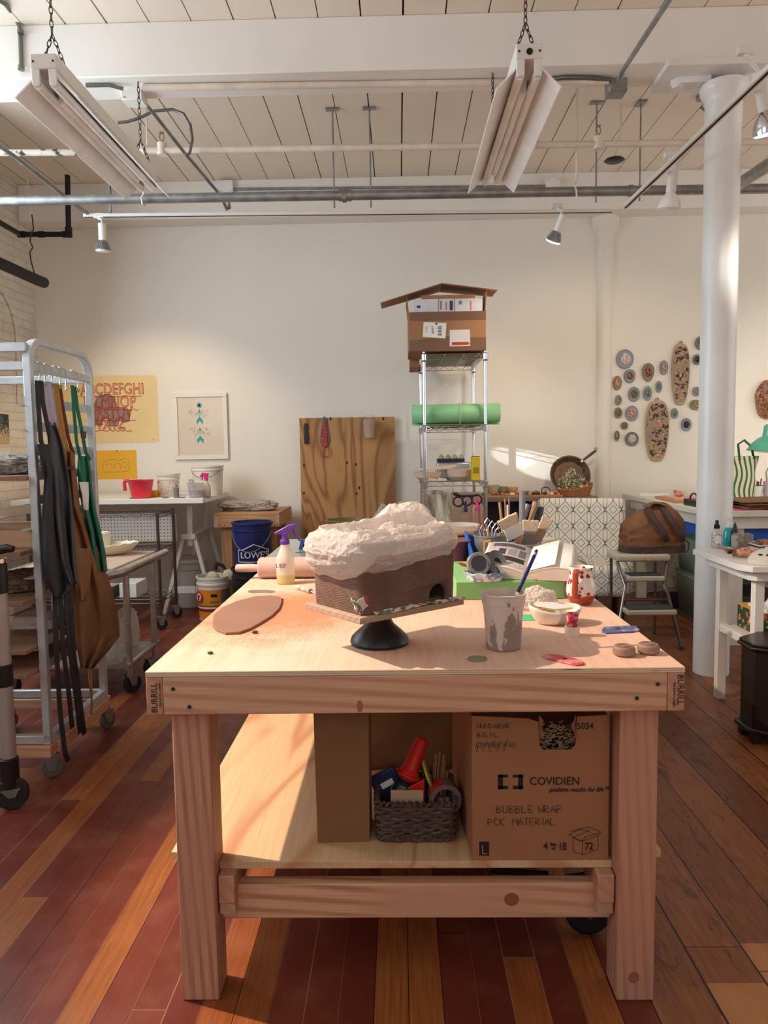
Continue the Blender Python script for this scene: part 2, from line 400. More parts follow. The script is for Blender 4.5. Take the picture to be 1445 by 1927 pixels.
# half-round pilaster showing in the back wall
pc = A(1137, 640, Y=WY); b = MB()
b.lathe([(.075, 0), (.075, 3.12), (.083, 3.13), (.083, 3.16), (.11, 3.2), (.12, 3.24), (.12, 3.3)], 40, c=(pc.x, WY+.025, 0))
struct(b, 'pilaster', m_wall)
# round iron column under the beam
cc = Vector((1.80, 4.262, 0)); b = MB()
b.lathe([(.098, 0), (.0975, .62), (.0965, .625), (.093, 3.0), (.092, 3.05), (.096, 3.055), (.096, 3.17), (.1, 3.2), (.118, 3.225), (.124, 3.245), (.124, 3.27), (.118, 3.272)], 48, c=cc)
b.box(cc.x-.36, BY0-.03, BZ-.028, cc.x+.36, BY1+.03, BZ+.002)
for sx in (-1, 1):
    b.prism([(cc.x+sx*.09, cc.y-.05), (cc.x+sx*.25, cc.y-.04), (cc.x+sx*.29, cc.y), (cc.x+sx*.25, cc.y+.04), (cc.x+sx*.09, cc.y+.05)][::sx], BZ-.06, BZ-.026)
    b.lathe([(.04, -.02), (.03, -.012), (.03, .0)], 16, c=(cc.x+sx*.25, cc.y, BZ-.06))
def col_mat():
    n = N('thick_white_column_paint'); n.bump(n.noise(18, 5, n.sc((1.6, 1.6, .5)), .6), .35, .01)
    return n.out(n.mix(n.mr(n.noise(3, 4), .35, .7), S(238, 237, 235), S(226, 224, 220)), .32)
struct(b, 'column', col_mat(), sharp=50)
# ================= UNDER THE CEILING =====================================
m_refl = mat('white_enamel_reflector', S(250, 248, 244), .3)
m_tubeg = mat('unlit_fluorescent_tube', S(248, 244, 238), .25)
m_chain = mat('dark_chain', S(70, 66, 60), .4, .8)
def chain(a, b, name, par, r=.0022, step=.026):
    mb = MB(); a = Vector(a); b_ = Vector(b); d = b_-a; n_ = max(2, int(d.length/step)); d.normalize()
    s1 = d.orthogonal().normalized(); s2 = d.cross(s1)
    for i in range(n_):
        c = a+(b_-a)*((i+.5)/n_); s_ = s1 if i % 2 else s2
        mb.tube([c+d*(math.sin(t)*step*.68)+s_*(math.cos(t)*.007) for t in [2*PI*j/8 for j in range(8)]], r, 5, closed=True)
    o = mb.build(name, m_chain, par); 
    for v in o.data.vertices: v.co -= par.location
    return o
def shoplight(x, yn, z, L, label, hole):
    t = T('fluorescent_light', label, 'ceiling light', (x, yn, z), group='shop lights on chains')
    def prof(sx): return [(.0, .034), (.034, .034), (.055, -.01), (.125, -.075), (.13, -.072), (.06, -.004), (.038, .04), (0, .04)]
    pl = prof(1); poly = pl+[(-p[0], p[1]) for p in pl[::-1][1:-1]]
    MY = Matrix(((1,0,0,0),(0,0,1,0),(0,1,0,0),(0,0,0,1)))
    MB().prism(poly, .01, L, MY).build('reflector', m_refl, t, bevel=.001)
    h = MB().box(-.052, -.004, .03, .052, L+.004, .088).build('housing', m_whitep, t, bevel=.004)
    q = MB()
    for sx in (-1, 1): q.cyl((sx*.04, -.007, .058), (sx*.04, -.001, .058), .004, 10)
    if hole: q.cyl((0, -.0075, .056), (0, -.001, .056), .0125, 20)
    q.build('knockout', m_dark, h)
    MB().prism([(-.016, .03), (-.016, -.03), (0, -.045), (.016, -.03), (.016, .03)], .16, L-.16, MY).build('ballast_cover', m_refl, t)
    for sx in (-1, 1):
        MB().cyl((sx*.034, .016, -.022), (sx*.034, L-.016, -.022), .0185, 18).build('tube', m_tubeg, t)
        for yy in (.0, L-.012):
            MB().prism([(sx*.034-.016, .03), (sx*.034-.016, -.022), (sx*.034-.011, -.034), (sx*.034+.011, -.034), (sx*.034+.016, -.022), (sx*.034+.016, .03)], yy-.003, yy+.013, MY).build('lamp_holder', m_whitepl, t, bevel=.003)
    for yy in (.09, L-.09):
        top = CZ if yy > .5 or True else 0
        if BY0 < yn+yy < BY1: top = BZ
        apex = Vector((x, yn+yy, z+.21))
        chain(apex, (x, yn+yy, top), 'chain', t)
        for sx in (-1, 1): chain(apex, (x+sx*.045, yn+yy, z+.088), 'chain', t)
    return t
ca = A(82, 120, Y=3.06); shoplight(ca.x, 3.06, ca.z-.05, 1.22, 'white two-tube shop light hanging on chains over the left of the room', False)
cb = A(996, 101, Y=3.06); shoplight(cb.x, 3.06, cb.z-.05, 1.22, 'white two-tube shop light with a round black knockout in its end cap', True)
def pipe(name, pts, r, m_, label, cat='pipe', fit=(), n=14, group=None):
    o = MB().tube(pts, r, n).build(name, m_)
    tag(o, label, cat, group)
    for i, (p, q, rr, hexn) in enumerate(fit):
        f = MB().cyl(p, q, rr, hexn).build('coupling', m_)
        f.parent = o; f.location = -o.location + f.location
    return o
def arc(a, b, c, n=8): # quadratic bend
    a, b, c = Vector(a), Vector(b), Vector(c)
    return [(1-t)**2*a+2*t*(1-t)*b+t*t*c for t in [i/n for i in range(n+1)]]
GY = 4.95
ga, gb = A(-40, 379, Y=GY), A(1500, 354, Y=GY); gz = lambda px: ga+(gb-ga)*((px+40)/1540)
u1, u2 = gz(646), gz(670)
pipe('steel_pipe', [ga, gb], .0305, m_galv, 'long thick galvanised pipe crossing the room just below the ceiling', fit=[(u1, u2, .036, 24), (gz(653), gz(660), .046, 8), (gz(1188), gz(1196), .036, 20)])
dz = gz(1378); pipe('branch_pipe', [dz+Vector((0, -.03, 0)), A(1470, 296, Y=4.1)], .036, m_galv, 'short galvanised branch running forward behind the white column')
m_pipew = mat('cream_painted_pipe', S(226, 210, 194), .5, var=.1, vs=10)
SY = 4.85; sa, sb = A(262, 284, Y=SY), A(1500, 266, Y=SY); sg = lambda px: sa+(sb-sa)*((px-262)/1238)
sp = pipe('sprinkler_pipe', [sa, sb], .021, m_pipew, 'cream painted sprinkler pipe with upright brass heads')
m_brass = mat('tarnished_brass', S(176, 150, 112), .4, .7)
for px in (306, 1130):
    p = sg(px)-sp.location
    h = MB(); h.cyl(p-Vector((0,0,.03)), p+Vector((0,0,.045)), .03, 14); h.build('tee_fitting', m_pipew, sp)
    h = MB(); h.cyl(p+Vector((0,0,.045)), p+Vector((0,0,.06)), .012, 10)
    h.tube([p+Vector((.014*math.cos(t), 0, .083+.024*math.sin(t))) for t in [2*PI*i/12 for i in range(12)]], .004, 6, closed=True)
    h.cyl(p+Vector((0,0,.106)), p+Vector((0,0,.110)), .017, 14); h.build('sprinkler_head', m_brass, sp)
for px in (272, 1011):
    p = sg(px)-sp.location; h = MB()
    for s_ in (-.02, .02): h.box(p.x+s_-.004, p.y-.008, p.z-.02, p.x+s_+.004, p.y+.008, CZ-sp.location.z)
    h.tube([p+Vector((0, 0, 0))+Vector((0, .026*math.cos(t), .026*math.sin(t))) for t in [2*PI*i/14 for i in range(14)]], .005, 6, closed=True)
    h.build('hanger', m_pipew, sp)
sl = A(-175, 288, Y=SY); pipe('capped_pipe', [sl, A(186, 287, Y=SY)], .02, mat('flaking_paint_pipe', S(200, 188, 172), .7, stain=S(40, 34, 30), vs=14, st=(.5, .6)), 'short flaking painted pipe end at upper left by the brick wall')
# conduit along the back foot of the beam
cy = BY1-.03
pipe('white_conduit', [A(270, 165, Z=3.314), A(1145, 152, Z=3.314)], .018, m_pipew, 'white conduit along the lower edge of the big ceiling beam', 'conduit')
def jbox(name, px0, py0, px1, py1, Y, d, label, m_, cat='junction box', screws=True):
    a, c = A(px0, py1, Y=Y), A(px1, py0, Y=Y)
    o = T(name, label, cat, ((a.x+c.x)/2, Y+d, (a.z+c.z)/2)); w_, h_ = (c.x-a.x)/2, (c.z-a.z)/2
    MB().box(-w_, -d, -h_, w_, 0, h_).build('body', m_, o, bevel=.004)
    MB().box(-w_*.97, -d-.003, -h_*.97, w_*.97, -d, h_*.97).build('cover', m_, o, bevel=.002)
    q = MB()
    for sx in (-.7, .7):
        for sz in (-.7, .7): q.cyl((sx*w_, -d-.006, sz*h_), (sx*w_, -d-.003, sz*h_), .004, 8)
    q.build('screws', m_galv, o)
    return o
jb1 = jbox('junction_box', 229, 157, 266, 188, 4.28, .10, 'white steel junction box under the beam beside the left shop light', m_whitep)
jb2 = jbox('junction_box', 1147, 143, 1181, 172, 4.28, .10, 'bare galvanised junction box under the beam by the column', m_galv)
jb3 = jbox('junction_box', 414, 341, 439, 366, 6.44, .05, 'white octagonal-cornered box on the wall beam, left one', m_whitepl)
jb4 = jbox('junction_box', 1026, 336, 1052, 360, 6.44, .05, 'white plastic box on the wall beam above the right spotlight', m_whitepl)
for ob in (jb3, jb4): ob.location.y = 6.46
pipe('thin_conduit', [A(440, 356, Y=6.44), A(1026, 350, Y=6.44)], .011, m_galv, 'thin steel conduit joining the two white boxes on the wall beam', 'conduit')
m_flex = mat('armoured_cable', S(120, 120, 118), .4, .8, var=.3, vs=120)
TZ = 2.955
pipe('sloping_conduit', [A(266, 186, Y=4.33), A(290, 215, Y=4.5), A(345, 285, Y=4.75), A(415, 368, Y=5.1), A(427, 394, Y=5.19), A(432, 392, Y=5.19), A(428, 368, Y=5.19)], .011, m_galv, 'grey conduit sloping from the left junction box to the lamp track', 'conduit')
pipe('armoured_cable', [A(162, 161, Z=3.322), A(205, 160, Z=3.322), A(232, 167, Z=3.31)], .010, m_flex, 'armoured cable entering the left junction box from the side', 'cable')
pts = [A(x_, y_, Y=4.40+i*.01) for i, (x_, y_) in enumerate(((182, 185), (188, 174), (200, 166), (230, 168)))]
pipe('armoured_cable', pts, .011, m_flex, 'short bent armoured cable dropping behind the left shop light', 'cable')
pts = [A(*p, Y=4.62) for p in ((222, 231), (240, 229), (262, 222), (290, 209), (325, 206), (345, 214), (358, 235), (362, 262), (357, 288), (350, 292), (345, 289))]
pipe('looped_cable', pts, .009, m_flex, 'grey cable hanging in a wide loop beside the left junction box', 'cable')
pipe('armoured_cable', [A(1034, 150, Z=3.32), A(1060, 146, Z=3.32), A(1100, 146, Z=3.32), A(1149, 150, Z=3.315)], .012, m_flex, 'ribbed armoured cable running into the galvanised junction box', 'cable')
pipe('steel_conduit', [A(1165, 150, Y=4.1), A(1172, 133, Y=4.05), A(1205, 82, Y=3.72), A(1275, -25, Y=3.15)], .013, m_galv, 'steel conduit rising forward from the galvanised junction box', 'conduit')
pts = [A(-10, -5, Z=3.596), A(10, 8, Z=3.596), A(26, 30, Y=4.1), A(36, 48, Y=4.115), A(38, 60, Y=4.118), A(40, 125, Y=4.118)]
pipe('armoured_cable', pts, .011, m_flex, 'grey armoured cable curving down the beam at the upper left corner', 'cable', fit=[(A(38, 57, Y=4.1), A(39, 63, Y=4.1), .016, 10), (A(40, 124, Y=4.1), A(40, 132, Y=4.1), .017, 10)])
pipe('grey_conduit', [A(-20, 262, Y=4.3), A(30, 296, Y=4.55), A(150, 392, Y=5.1), A(164, 401, Y=5.17)], .012, m_galv, 'grey conduit sloping along the left wall to the track end', 'conduit', fit=[(A(40, 304, Y=4.6), A(46, 309, Y=4.62), .016, 10)])
pipe('grey_strut', [A(203, 306, Y=5.0), A(208, 372, Y=5.19), A(208, 400, Y=5.19)], .009, m_galv, 'thin grey strut dropping behind the left shop light', 'rod')
# lamp tracks
ta, tb = A(158, 406, Y=5.19), A(1152, 397, Y=5.19)
def track(name, a, b, label):
    t = T(name, label, 'light track', (a+b)/2); o = t.location
    MB().beam(a-o, b-o, .035, .02).build('rail', m_whitep, t, bevel=.002)
    MB().beam(a-o-Vector((0,0,.0105)), b-o-Vector((0,0,.0105)), .012, .002).build('groove', m_dark, t)
    return t
track('lamp_track', ta, tb, 'white lamp track running along the back wall under its beam')
tc, td = A(1176, 389, Y=5.0), A(1470, 108, Y=2.95)
track('lamp_track', tc, td, 'white lamp track running towards the viewer on the right')
for px, py0, py1, Y in ((630, 228, 400, 5.19), (697, 227, 399, 5.19), (1109, 216, 395, 5.19)):
    a = A(px, py0, Z=CZ); bq = Vector((a.x, 5.19, 2.96))
    t = T('threaded_rod', {630: 'left of the two ceiling rods above the middle of the room', 697: 'right of the two ceiling rods above the middle of the room', 1109: 'thin ceiling rod right of the white hook rod'}[px], 'rod', (a.x, 5.19, 2.96), group='ceiling rods holding the lamp tracks')
    MB().cyl((0, 0, 0), (0, 0, CZ-2.96), .006, 8).build('rod', m_galv, t)
    MB().box(-.045, -.02, CZ-2.96-.012, .045, .02, CZ-2.96).build('ceiling_plate', m_galv, t, bevel=.002)
a = A(1206, 193, Z=CZ); t = T('threaded_rod', 'thin ceiling rod standing left of the round column', 'rod', (a.x, a.y, 2.97), group='ceiling rods holding the lamp tracks')
MB().cyl((0, 0, 0), (0, 0, CZ-2.97), .006, 8).build('rod', m_galv, t); MB().box(-.03, -.045, CZ-2.97-.012, .03, .045, CZ-2.97).build('ceiling_plate', m_galv, t, bevel=.002)
pts = [A(1085, 228, Y=4.9), A(1085, 340, Y=4.9), A(1081, 348, Y=4.88), A(1084, 356, Y=4.88), A(1086, 376, Y=4.88)]
pts[0].z = CZ; tag(MB().tube(pts, .006, 8).build('hook_rod', m_pipew), 'white rod with a bent hook hanging onto the thick pipe', 'rod')
pts = [A(266, 310, Y=4.9), A(267, 356, Y=4.9), A(271, 364, Y=4.88), A(266, 372, Y=4.88), A(268, 384, Y=4.89), A(273, 386, Y=4.92)]
tag(MB().tube(pts, .006, 8).build('hook_wire', m_pipew), 'white wire hook looped round the thick pipe at left', 'hook')
m_head = mat('white_lamp_metal', S(235, 232, 226), .35)
m_fin = mat('grey_heatsink', S(150, 150, 148), .4, .5)
def emit(name, c, s_):
    n = N(name); n.out(c, .3, **{'Emission Color': c, 'Emission Strength': s_}); return n.mat
m_lit = emit('lit_lamp_face', (1, .86, .68, 1), 6)
m_dim = mat('frosted_lamp_face', S(240, 238, 232), .3)
def spot(c, d, label, kind, lit, top):
    d = Vector(d).normalized(); t = T('spotlight', label, 'spotlight', c, group='spotlights on the lamp tracks')
    q = d.to_track_quat('-Z', 'Y').to_matrix().to_4x4()
    if kind == 'par':
        MB().lathe([(.024, .16), (.026, .165), (.026, .06), (.024, .055)], 20, q).build('holder', m_head, t)
        fz = MB(); fz.lathe([(.022, .055), (.026, .05), (.046, -.005), (.048, -.012)], 24, q)
        for k in range(24):
            a_ = 2*PI*k/24; fz.beam(q @ Vector((.03*math.cos(a_), .03*math.sin(a_), .048)), q @ Vector((.05*math.cos(a_), .05*math.sin(a_), -.004)), .003, .004)
        fz.build('lamp', m_fin, t); MB().lathe([(.048, -.012), (.05, -.016), (.047, -.02), (.03, -.024), (1e-5, -.025)], 24, q).build('lens', m_lit if lit else m_dim, t)
    else:
        MB().lathe([(.024, .2), (.027, .205), (.028, .06), (.025, .05)], 20, q).build('holder', m_head, t)
        MB().lathe([(.02, .055), (.03, .04), (.055, .005), (.062, -.025), (.063, -.035)], 28, q).build('lamp', m_dim if kind == 'flood' else m_chrome, t)
        MB().lathe([(.063, -.035), (.05, -.044), (1e-5, -.05)], 28, q).build('lens', m_lit if lit else m_dim, t)
    e = q @ Vector((0, 0, .13)); tp = Vector(top)-Vector(c)
    MB().tube([tp, tp+Vector((0, 0, -.03)), e+Vector((0, 0, .06)), e], [.012, .012, .007, .007], 8).build('arm', m_head, t)
    MB().cbox(tp-Vector((0, 0, .012)), (.07, .03, .03)).build('track_adapter', m_whitepl, t, bevel=.003)
    return t
s1 = A(194, 468, Y=5.19); spot(s1, (-.04, .1, -1), 'unlit white track spotlight with finned lamp at far left of the back track', 'par', False, (s1.x-.02, 5.19, TZ))
s2 = A(1042, 450, Y=5.19); spot(s2, (-.35, .5, -1), 'lit finned track spotlight tilted towards the back wall', 'par', True, (s2.x+.02, 5.19, TZ))
s3 = A(1260, 380, Y=4.35); spot(s3, (-.05, .15, -1), 'white flood lamp hanging on the right track beside the column', 'flood', False, (s3.x, 4.35, TZ))
s4 = A(1444, 232, Y=3.3); spot(s4, (.35, .25, -1), 'big clear reflector spotlight at the upper right edge', 'big', True, (s4.x-.12, 3.25, TZ))
light('spot_lamp', 'SPOT', s1+Vector((0, 0, -.06)), (-.08, .75, -1), 44, (1, .74, .46), spot_size=math.radians(95), spot_blend=.6, shadow_soft_size=.04)
light('spot_lamp', 'SPOT', s2+Vector((-.03, .05, -.06)), (-.3, .7, -1), 20, (1, .8, .56), spot_size=math.radians(90), spot_blend=.7, shadow_soft_size=.04)
light('spot_lamp', 'SPOT', s3+Vector((0, .03, -.08)), (.04, .8, -.62), 62, (1, .84, .66), spot_size=math.radians(100), spot_blend=.7, shadow_soft_size=.05)
light('spot_lamp', 'SPOT', s4+Vector((.03, .03, -.09)), (.75, 1, -.4), 230, (1, .92, .80), spot_size=math.radians(50), spot_blend=.9, shadow_soft_size=.06)
# added narrow spots standing in for daylight thrown back off glass outside: soft window-shaped patches low on the back wall
for px, py, e_, sz_ in ((963, 859, 1100, .95), (1018, 875, 1500, 1.3)):
    tg = A(px, py, Y=WY); l0 = Vector((WX+.05, 4.6, 2.3))
    light('window_glint', 'SPOT', l0, tg-l0, e_, (.86, .96, 1), spot_size=math.radians(2.2*sz_), spot_blend=.2, shadow_soft_size=.012, use_square=True)
# black gas pipe
BPY = 6.1
pipe('black_pipe', [A(127, 330, Y=BPY), A(129, 438, Y=BPY), A(124, 441, Y=BPY), A(45, 441, Y=BPY), A(36, 440, Y=BPY-.02), A(-30, 402, Y=5.3)], .021, m_iron, 'thin black iron pipe with elbows at the upper left',
     fit=[(A(129, 428, Y=BPY), A(129, 446, Y=BPY), .028, 12), (A(118, 441, Y=BPY), A(134, 441, Y=BPY), .027, 12), (A(34, 441, Y=BPY), A(47, 441, Y=BPY), .027, 12), (A(73, 441, Y=BPY), A(83, 441, Y=BPY), .026, 12)])
pipe('heater_pipe', [A(-30, 482, Y=5.2), A(70, 527, Y=5.8), A(83, 532, Y=5.9)], .042, m_iron, 'thick black pipe slanting down along the left wall')
pts = [A(*p, Y=5.95) for p in ((60, 404), (62, 420), (63, 432), (57, 442), (57, 455), (62, 466), (56, 474), (58, 490), (62, 505), (66, 518))]
tag(MB().tube(pts, .005, 6).build('power_cord', m_black), 'wavy black cord hanging from a white plug on the left wall', 'cord')
pts = [A(50, 332, Y=6.0), A(54, 350, Y=6.0), A(58, 404, Y=5.97)]
tag(MB().tube(pts, .004, 6).build('pull_cord', m_whitepl), 'thin white cord above the wavy black one', 'cord')
# small black clamp lamp under the boards
c = A(1156, 302, Y=5.2); t = T('smoke_detector', 'small black disc fitting hanging under the ceiling boards', 'ceiling fitting', c)
MB().lathe([(1e-5, -.012), (.05, -.01), (.068, 0), (.06, .008), (1e-5, .014)], 28).build('disc', m_black, t); MB().tube([(0, 0, .01), (.02, .02, .1), (.05, .04, .2), (.05, .04, CZ-c.z)], .008, 8).build('stem', m_pipew, t)
c = A(1325, 180, Z=CZ); tag(MB().lathe([(.05, CZ-.02), (.05, CZ), (1e-5, CZ)], 24, c=(c.x, c.y, 0)).tube([(c.x+.02, c.y, CZ-.01), (c.x+.04, c.y, CZ-.06), (c.x, c.y, CZ-.09), (c.x-.02, c.y, CZ-.07)], .01, 8).build('ceiling_hook', m_galv), 'round plate with a hook beside the column head', 'hook')
# ================= WORK TABLE ============================================
m_fir = wood('fir_lumber', S(222, 184, 148), S(166, 112, 84), 0, 34, .55, S(204, 154, 126), fine=.35)
m_firy = wood('fir_lumber_side', S(206, 162, 128), S(170, 116, 92), 1, 26, .55, S(190, 138, 114))
m_firz = wood('fir_lumber_leg', S(204, 158, 130), S(160, 104, 80), 2, 40, .55, S(190, 136, 114), fine=.4)
m_endg = wood('end_grain', S(206, 170, 142), S(184, 142, 116), 1, 30, .7)
def top_mat():
    n = N('dusty_plywood_top'); x, y, z = n.xyz()
    f = n.mr(n.noise(70, 4, n.sc((1, .05, 1))), .3, .7)
    c = n.mix(f, S(228, 188, 162), S(208, 166, 142))
    c = n.mix(n.mr(n.noise(2.4, 5), .35, .7), c, S(222, 194, 174))
    # orange clay dust round the slab
    d = n.n('ShaderNodeVectorMath', {0: n.vec(n.m('DIVIDE', n.m('SUBTRACT', x, .20), .30), n.m('DIVIDE', n.m('SUBTRACT', y, .62), .42), 0.)}, operation='LENGTH').outputs['Value']
    d = n.m('ADD', d, n.m('MULTIPLY', n.m('ADD', n.m('MULTIPLY', n.m('SUBTRACT', n.noise(9, 6), .5), .9), n.m('MULTIPLY', n.m('SUBTRACT', n.noise(150, 3), .5), 1.1)), 1.))
    c = n.mix(n.mr(d, .5, 1.1, .85, 0.), c, S(206, 112, 66))
    sp = n.m('MULTIPLY', n.m('LESS_THAN', n.vor(70), .13), n.m('GREATER_THAN', n.noise(5, 4), .56))
    c = n.mix(n.m('MULTIPLY', sp, .7), c, S(150, 96, 66))
    return n.out(c, .7)
def edge_mat():
    n = N('plywood_edge'); x, y, z = n.xyz()
    l = n.m('SINE', n.m('MULTIPLY', z, 1500.))
    c = n.mix(n.mr(l, -.3, .3), S(196, 172, 148), S(226, 200, 172))
    v = n.m('MULTIPLY', n.m('GREATER_THAN', n.noise(9, 3, n.sc((1, 1, 18))), .66), n.m('LESS_THAN', l, .2))
    return n.out(n.mix(v, c, S(70, 54, 46)), .75)
m_edge = edge_mat()
XL, Y0, TW, TL, TZ0 = -.584, 1.64, 1.22, 2.44, .8275
tb_ = T('work_table', 'big fir and plywood work table filling the middle of the room', 'table', (XL, Y0, 0))
MB().box(0, 0, TZ0-.0125, TW, TL, TZ0).build('table_top', [top_mat()], tb_, bevel=.0008)
MB().box(.0006, -.0012, TZ0-.012, TW-.0006, .0, TZ0-.001).build('top_edge', m_edge, tb_)
az0, az1 = .726, TZ0-.0128
ap = MB().box(.0385, 0, az0, TW-.0385, .038, az1).build('front_apron', m_fir, tb_, bevel=.003)
for x0 in (0, TW-.038):
    MB().box(x0, 0, az0, x0+.038, TL, az1).build('side_rail', m_firy, tb_, bevel=.003)
MB().box(.0385, TL-.038, az0, TW-.0385, TL, az1).build('back_apron', m_fir, tb_, bevel=.003)
for x0 in (.043, TW-.043-.089):
    for y0 in (.039, TL-.039-.089): MB().box(x0, y0, 0, x0+.089, y0+.089, az1).build('leg', m_firz, tb_, bevel=.004)
sh = [(.0, .13), (.133, .13), (.133, .085), (TW-.133, .085), (TW-.133, .13), (TW, .13), (TW, TL-.13), (0, TL-.13)]
m_ply = ply('shelf_plywood', S(220, 184, 142), S(188, 138, 98), 1, 2.4, 9, .6, .35, 1.)
MB().prism(sh, .307, .325).build('lower_shelf', m_ply, tb_, bevel=.001)
MB().box(.133, .09, .175, TW-.133, .128, .264).build('stretcher', m_fir, tb_, bevel=.004)
for x0, s_ in ((.135, 1), (TW-.135-.04, -1)):
    MB().box(x0, .055, .235, x0+.04, TL-.06, .3065).build('shelf_bearer', m_firy, tb_, bevel=.003)
    MB().box(x0+.001, .06, .205, x0+.039, .09, .2345).build('bearer_block', m_endg, tb_, bevel=.002)
def kn(x, z, rx, rz, par, y): # a knot in a face
    o = MB().lathe([(1e-5, 0), (1, 0)], 20, Matrix.Translation((x, y, z)) @ Matrix.Rotation(PI/2, 4, 'X') @ Matrix.Diagonal((rx, rz, 1, 1))).build('knot', m_knot, par); return o
m_knot = wood('knot_wood', S(176, 122, 96), S(138, 86, 64), 1, 90)
kn(.488, .743, .007, .014, tb_, -.0006); kn(.845, .224, .018, .017, tb_, .0894); kn(1.128, .06, .013, .014, tb_, .0384)
scw = MB()
for x, z in ((.063, .787), (.099, .745), (1.159, .789), (1.113, .757)):
    M_ = Matrix.Translation((x, -.0015, z)) @ Matrix.Rotation(PI/2, 4, 'X')
    s_ = MB().lathe([(1e-5, .0005), (.0022, .0), (.0024, .0008), (.0045, .0012), (.0048, 0)], 14, M_).build('screw', mat('blued_screw_%d' % int(x*1000), S(70, 84, 92), .35, .8), tb_)
for x, r_ in ((.0255, PI/2), (TW-.0165, -PI/2)):
    M_ = fr((x, -.0008, .7695), *FRONT) @ Matrix.Rotation(r_, 4, 'Z') @ Matrix.Translation((-.038 if r_ > 0 else -.041, 0, 0))
    text('BURRILL', 'stamp_lettering', m_ink, tb_, M_, .0205, ext=.0004, sx=.92)
    M2 = fr((x+(.0095 if r_ > 0 else -.0095), -.0008, .7695), *FRONT) @ Matrix.Rotation(r_, 4, 'Z') @ Matrix.Translation((-.03, 0, 0))
    text('– TEN SAWN LUMBER –', 'stamp_lettering', m_ink, tb_, M2, .0075, ext=.0003, sx=.85)
# ---- sculpture on its stand ----
wc = Vector((-.04, 1.868, TZ0)); WA = math.radians(39.5)
bw_ = T('turntable_stand', 'black cast iron turntable stand carrying the clay box', 'turntable', (wc.x-.015, wc.y, TZ0))
m_cast = mat('chipped_black_iron', S(30, 34, 38), .38, .2, vs=60, stain=S(110, 112, 112), st=(.66, .72))
MB().lathe([(.066, 0), (.074, .002), (.076, .008), (.072, .02), (.055, .036), (.037, .052), (.029, .068), (.027, .078), (.021, .08)], 56).build('base', m_cast, bw_)
MB().lathe([(.019, .079), (.019, .090), (.024, .092), (.024, .0955), (1e-5, .0955)], 32).build('spindle', m_steel, bw_)
bd = T('board', 'small plywood board on the turntable under the clay box', 'board', (wc.x, wc.y, TZ0+.0958), WA)
MB().box(-.166, -.118, 0, .166, .118, .0155).build('plywood', wood('weathered_ply', S(196, 170, 146), S(166, 134, 112), 0, 40, .75), bd, bevel=.002)
bz = TZ0+.0958+.0156
np_ = T('newspaper_sheet', 'crumpled strip of printed newspaper between clay box and board', 'newspaper', (wc.x, wc.y, bz), WA)
def npf(u, v):
    x = -.12+u*.285; y = -.122+v*.018-.004*math.sin(u*9)
    return (x, y, .001+.008*abs(noise.noise((u*11, v*3, 1)))+.003*v)
nm = N('newsprint'); nx, ny, nz = nm.xyz()
c_ = nm.mix(nm.m('GREATER_THAN', nm.noise(55, 2), .55), S(222, 212, 200), S(120, 110, 112)); c_ = nm.mix(nm.m('GREATER_THAN', nm.noise(28, 1, nm.sc((1, 1.4, 1))), .6), c_, S(190, 60, 56)); c_ = nm.mix(nm.m('GREATER_THAN', nm.noise(21, 1, nm.sc((1.3, 1, 1))), .66), c_, S(84, 140, 84))
m_news = nm.out(c_, .8)
MB().grid(npf, 30, 6).build('sheet', m_news, np_, solid=.001)
def npk(u, v):
    a = u*5; return (-.138+.02*math.cos(a)*(.4+v)+.012*noise.noise((u*6, v*4, 3)), -.088+.016*math.sin(a)*(.5+v), .002+.036*v+.014*noise.noise((u*9, v*5, 8))*v)
MB().grid(npk, 20, 6).build('crumpled_end', m_news, np_, solid=.001)
cb_ = T('clay_box', 'brown coil-built clay box with an arched notch on the turntable', 'clay sculpture', (wc.x, wc.y, bz+.001), WA)
BW, BD, BH = .150, .106, .165
def clay_mat():
    n = N('coil_built_clay'); x, y, z = n.xyz()
    l = n.m('SINE', n.m('MULTIPLY', n.m('ADD', z, n.m('MULTIPLY', n.noise(9, 3), .016)), 1500.))
    n.bump(n.m('ADD', n.m('MULTIPLY', l, .16), n.noise(70, 4)), .5, .004)
    return n.out(n.mix(n.mr(n.noise(14, 5), .3, .7), S(122, 92, 76), S(100, 72, 58)), .85)
m_coil = clay_mat()
def rrect(w_, d_, r_, n_=8, ccw=True):
    o = []
    for cx, cy, a0 in ((w_-r_, d_-r_, 0), (-w_+r_, d_-r_, PI/2), (-w_+r_, -d_+r_, PI), (w_-r_, -d_+r_, 1.5*PI)):
        for i in range(n_+1): a = a0+PI/2*i/n_; o.append((cx+r_*math.cos(a), cy+r_*math.sin(a)))
    return o
# four walls: the right-front wall gets the arched notch
wall = MB(); outer = rrect(BW, BD, .022); inner = rrect(BW-.016, BD-.016, .012)
nn = len(outer)
def wallgrid(pts, flip):
    lv = [0, .012, .03, .06, .1, .13, BH]
    P_ = [(p[0]*(1+.03*z/BH), p[1]*(1+.03*z/BH), z) for z in lv for p in pts]
    f = []
    for j in range(len(lv)-1):
        for i in range(nn):
            q = (i+1) % nn
            f.append((j*nn+i, j*nn+q, (j+1)*nn+q, (j+1)*nn+i)[::(-1 if flip else 1)])
    wall.add(P_, f)
wallgrid(outer, False); wallgrid(inner, True)
k0_ = 6*nn; ib = 7*nn
wall.f += [(k0_+i, k0_+(i+1) % nn, ib+k0_+(i+1) % nn, ib+k0_+i) for i in range(nn)]; wall.m += [0]*nn
wall.f += [(i, ib+i, ib+(i+1) % nn, (i+1) % nn) for i in range(nn)]; wall.m += [0]*nn
body = wall.build('body', m_coil, cb_)
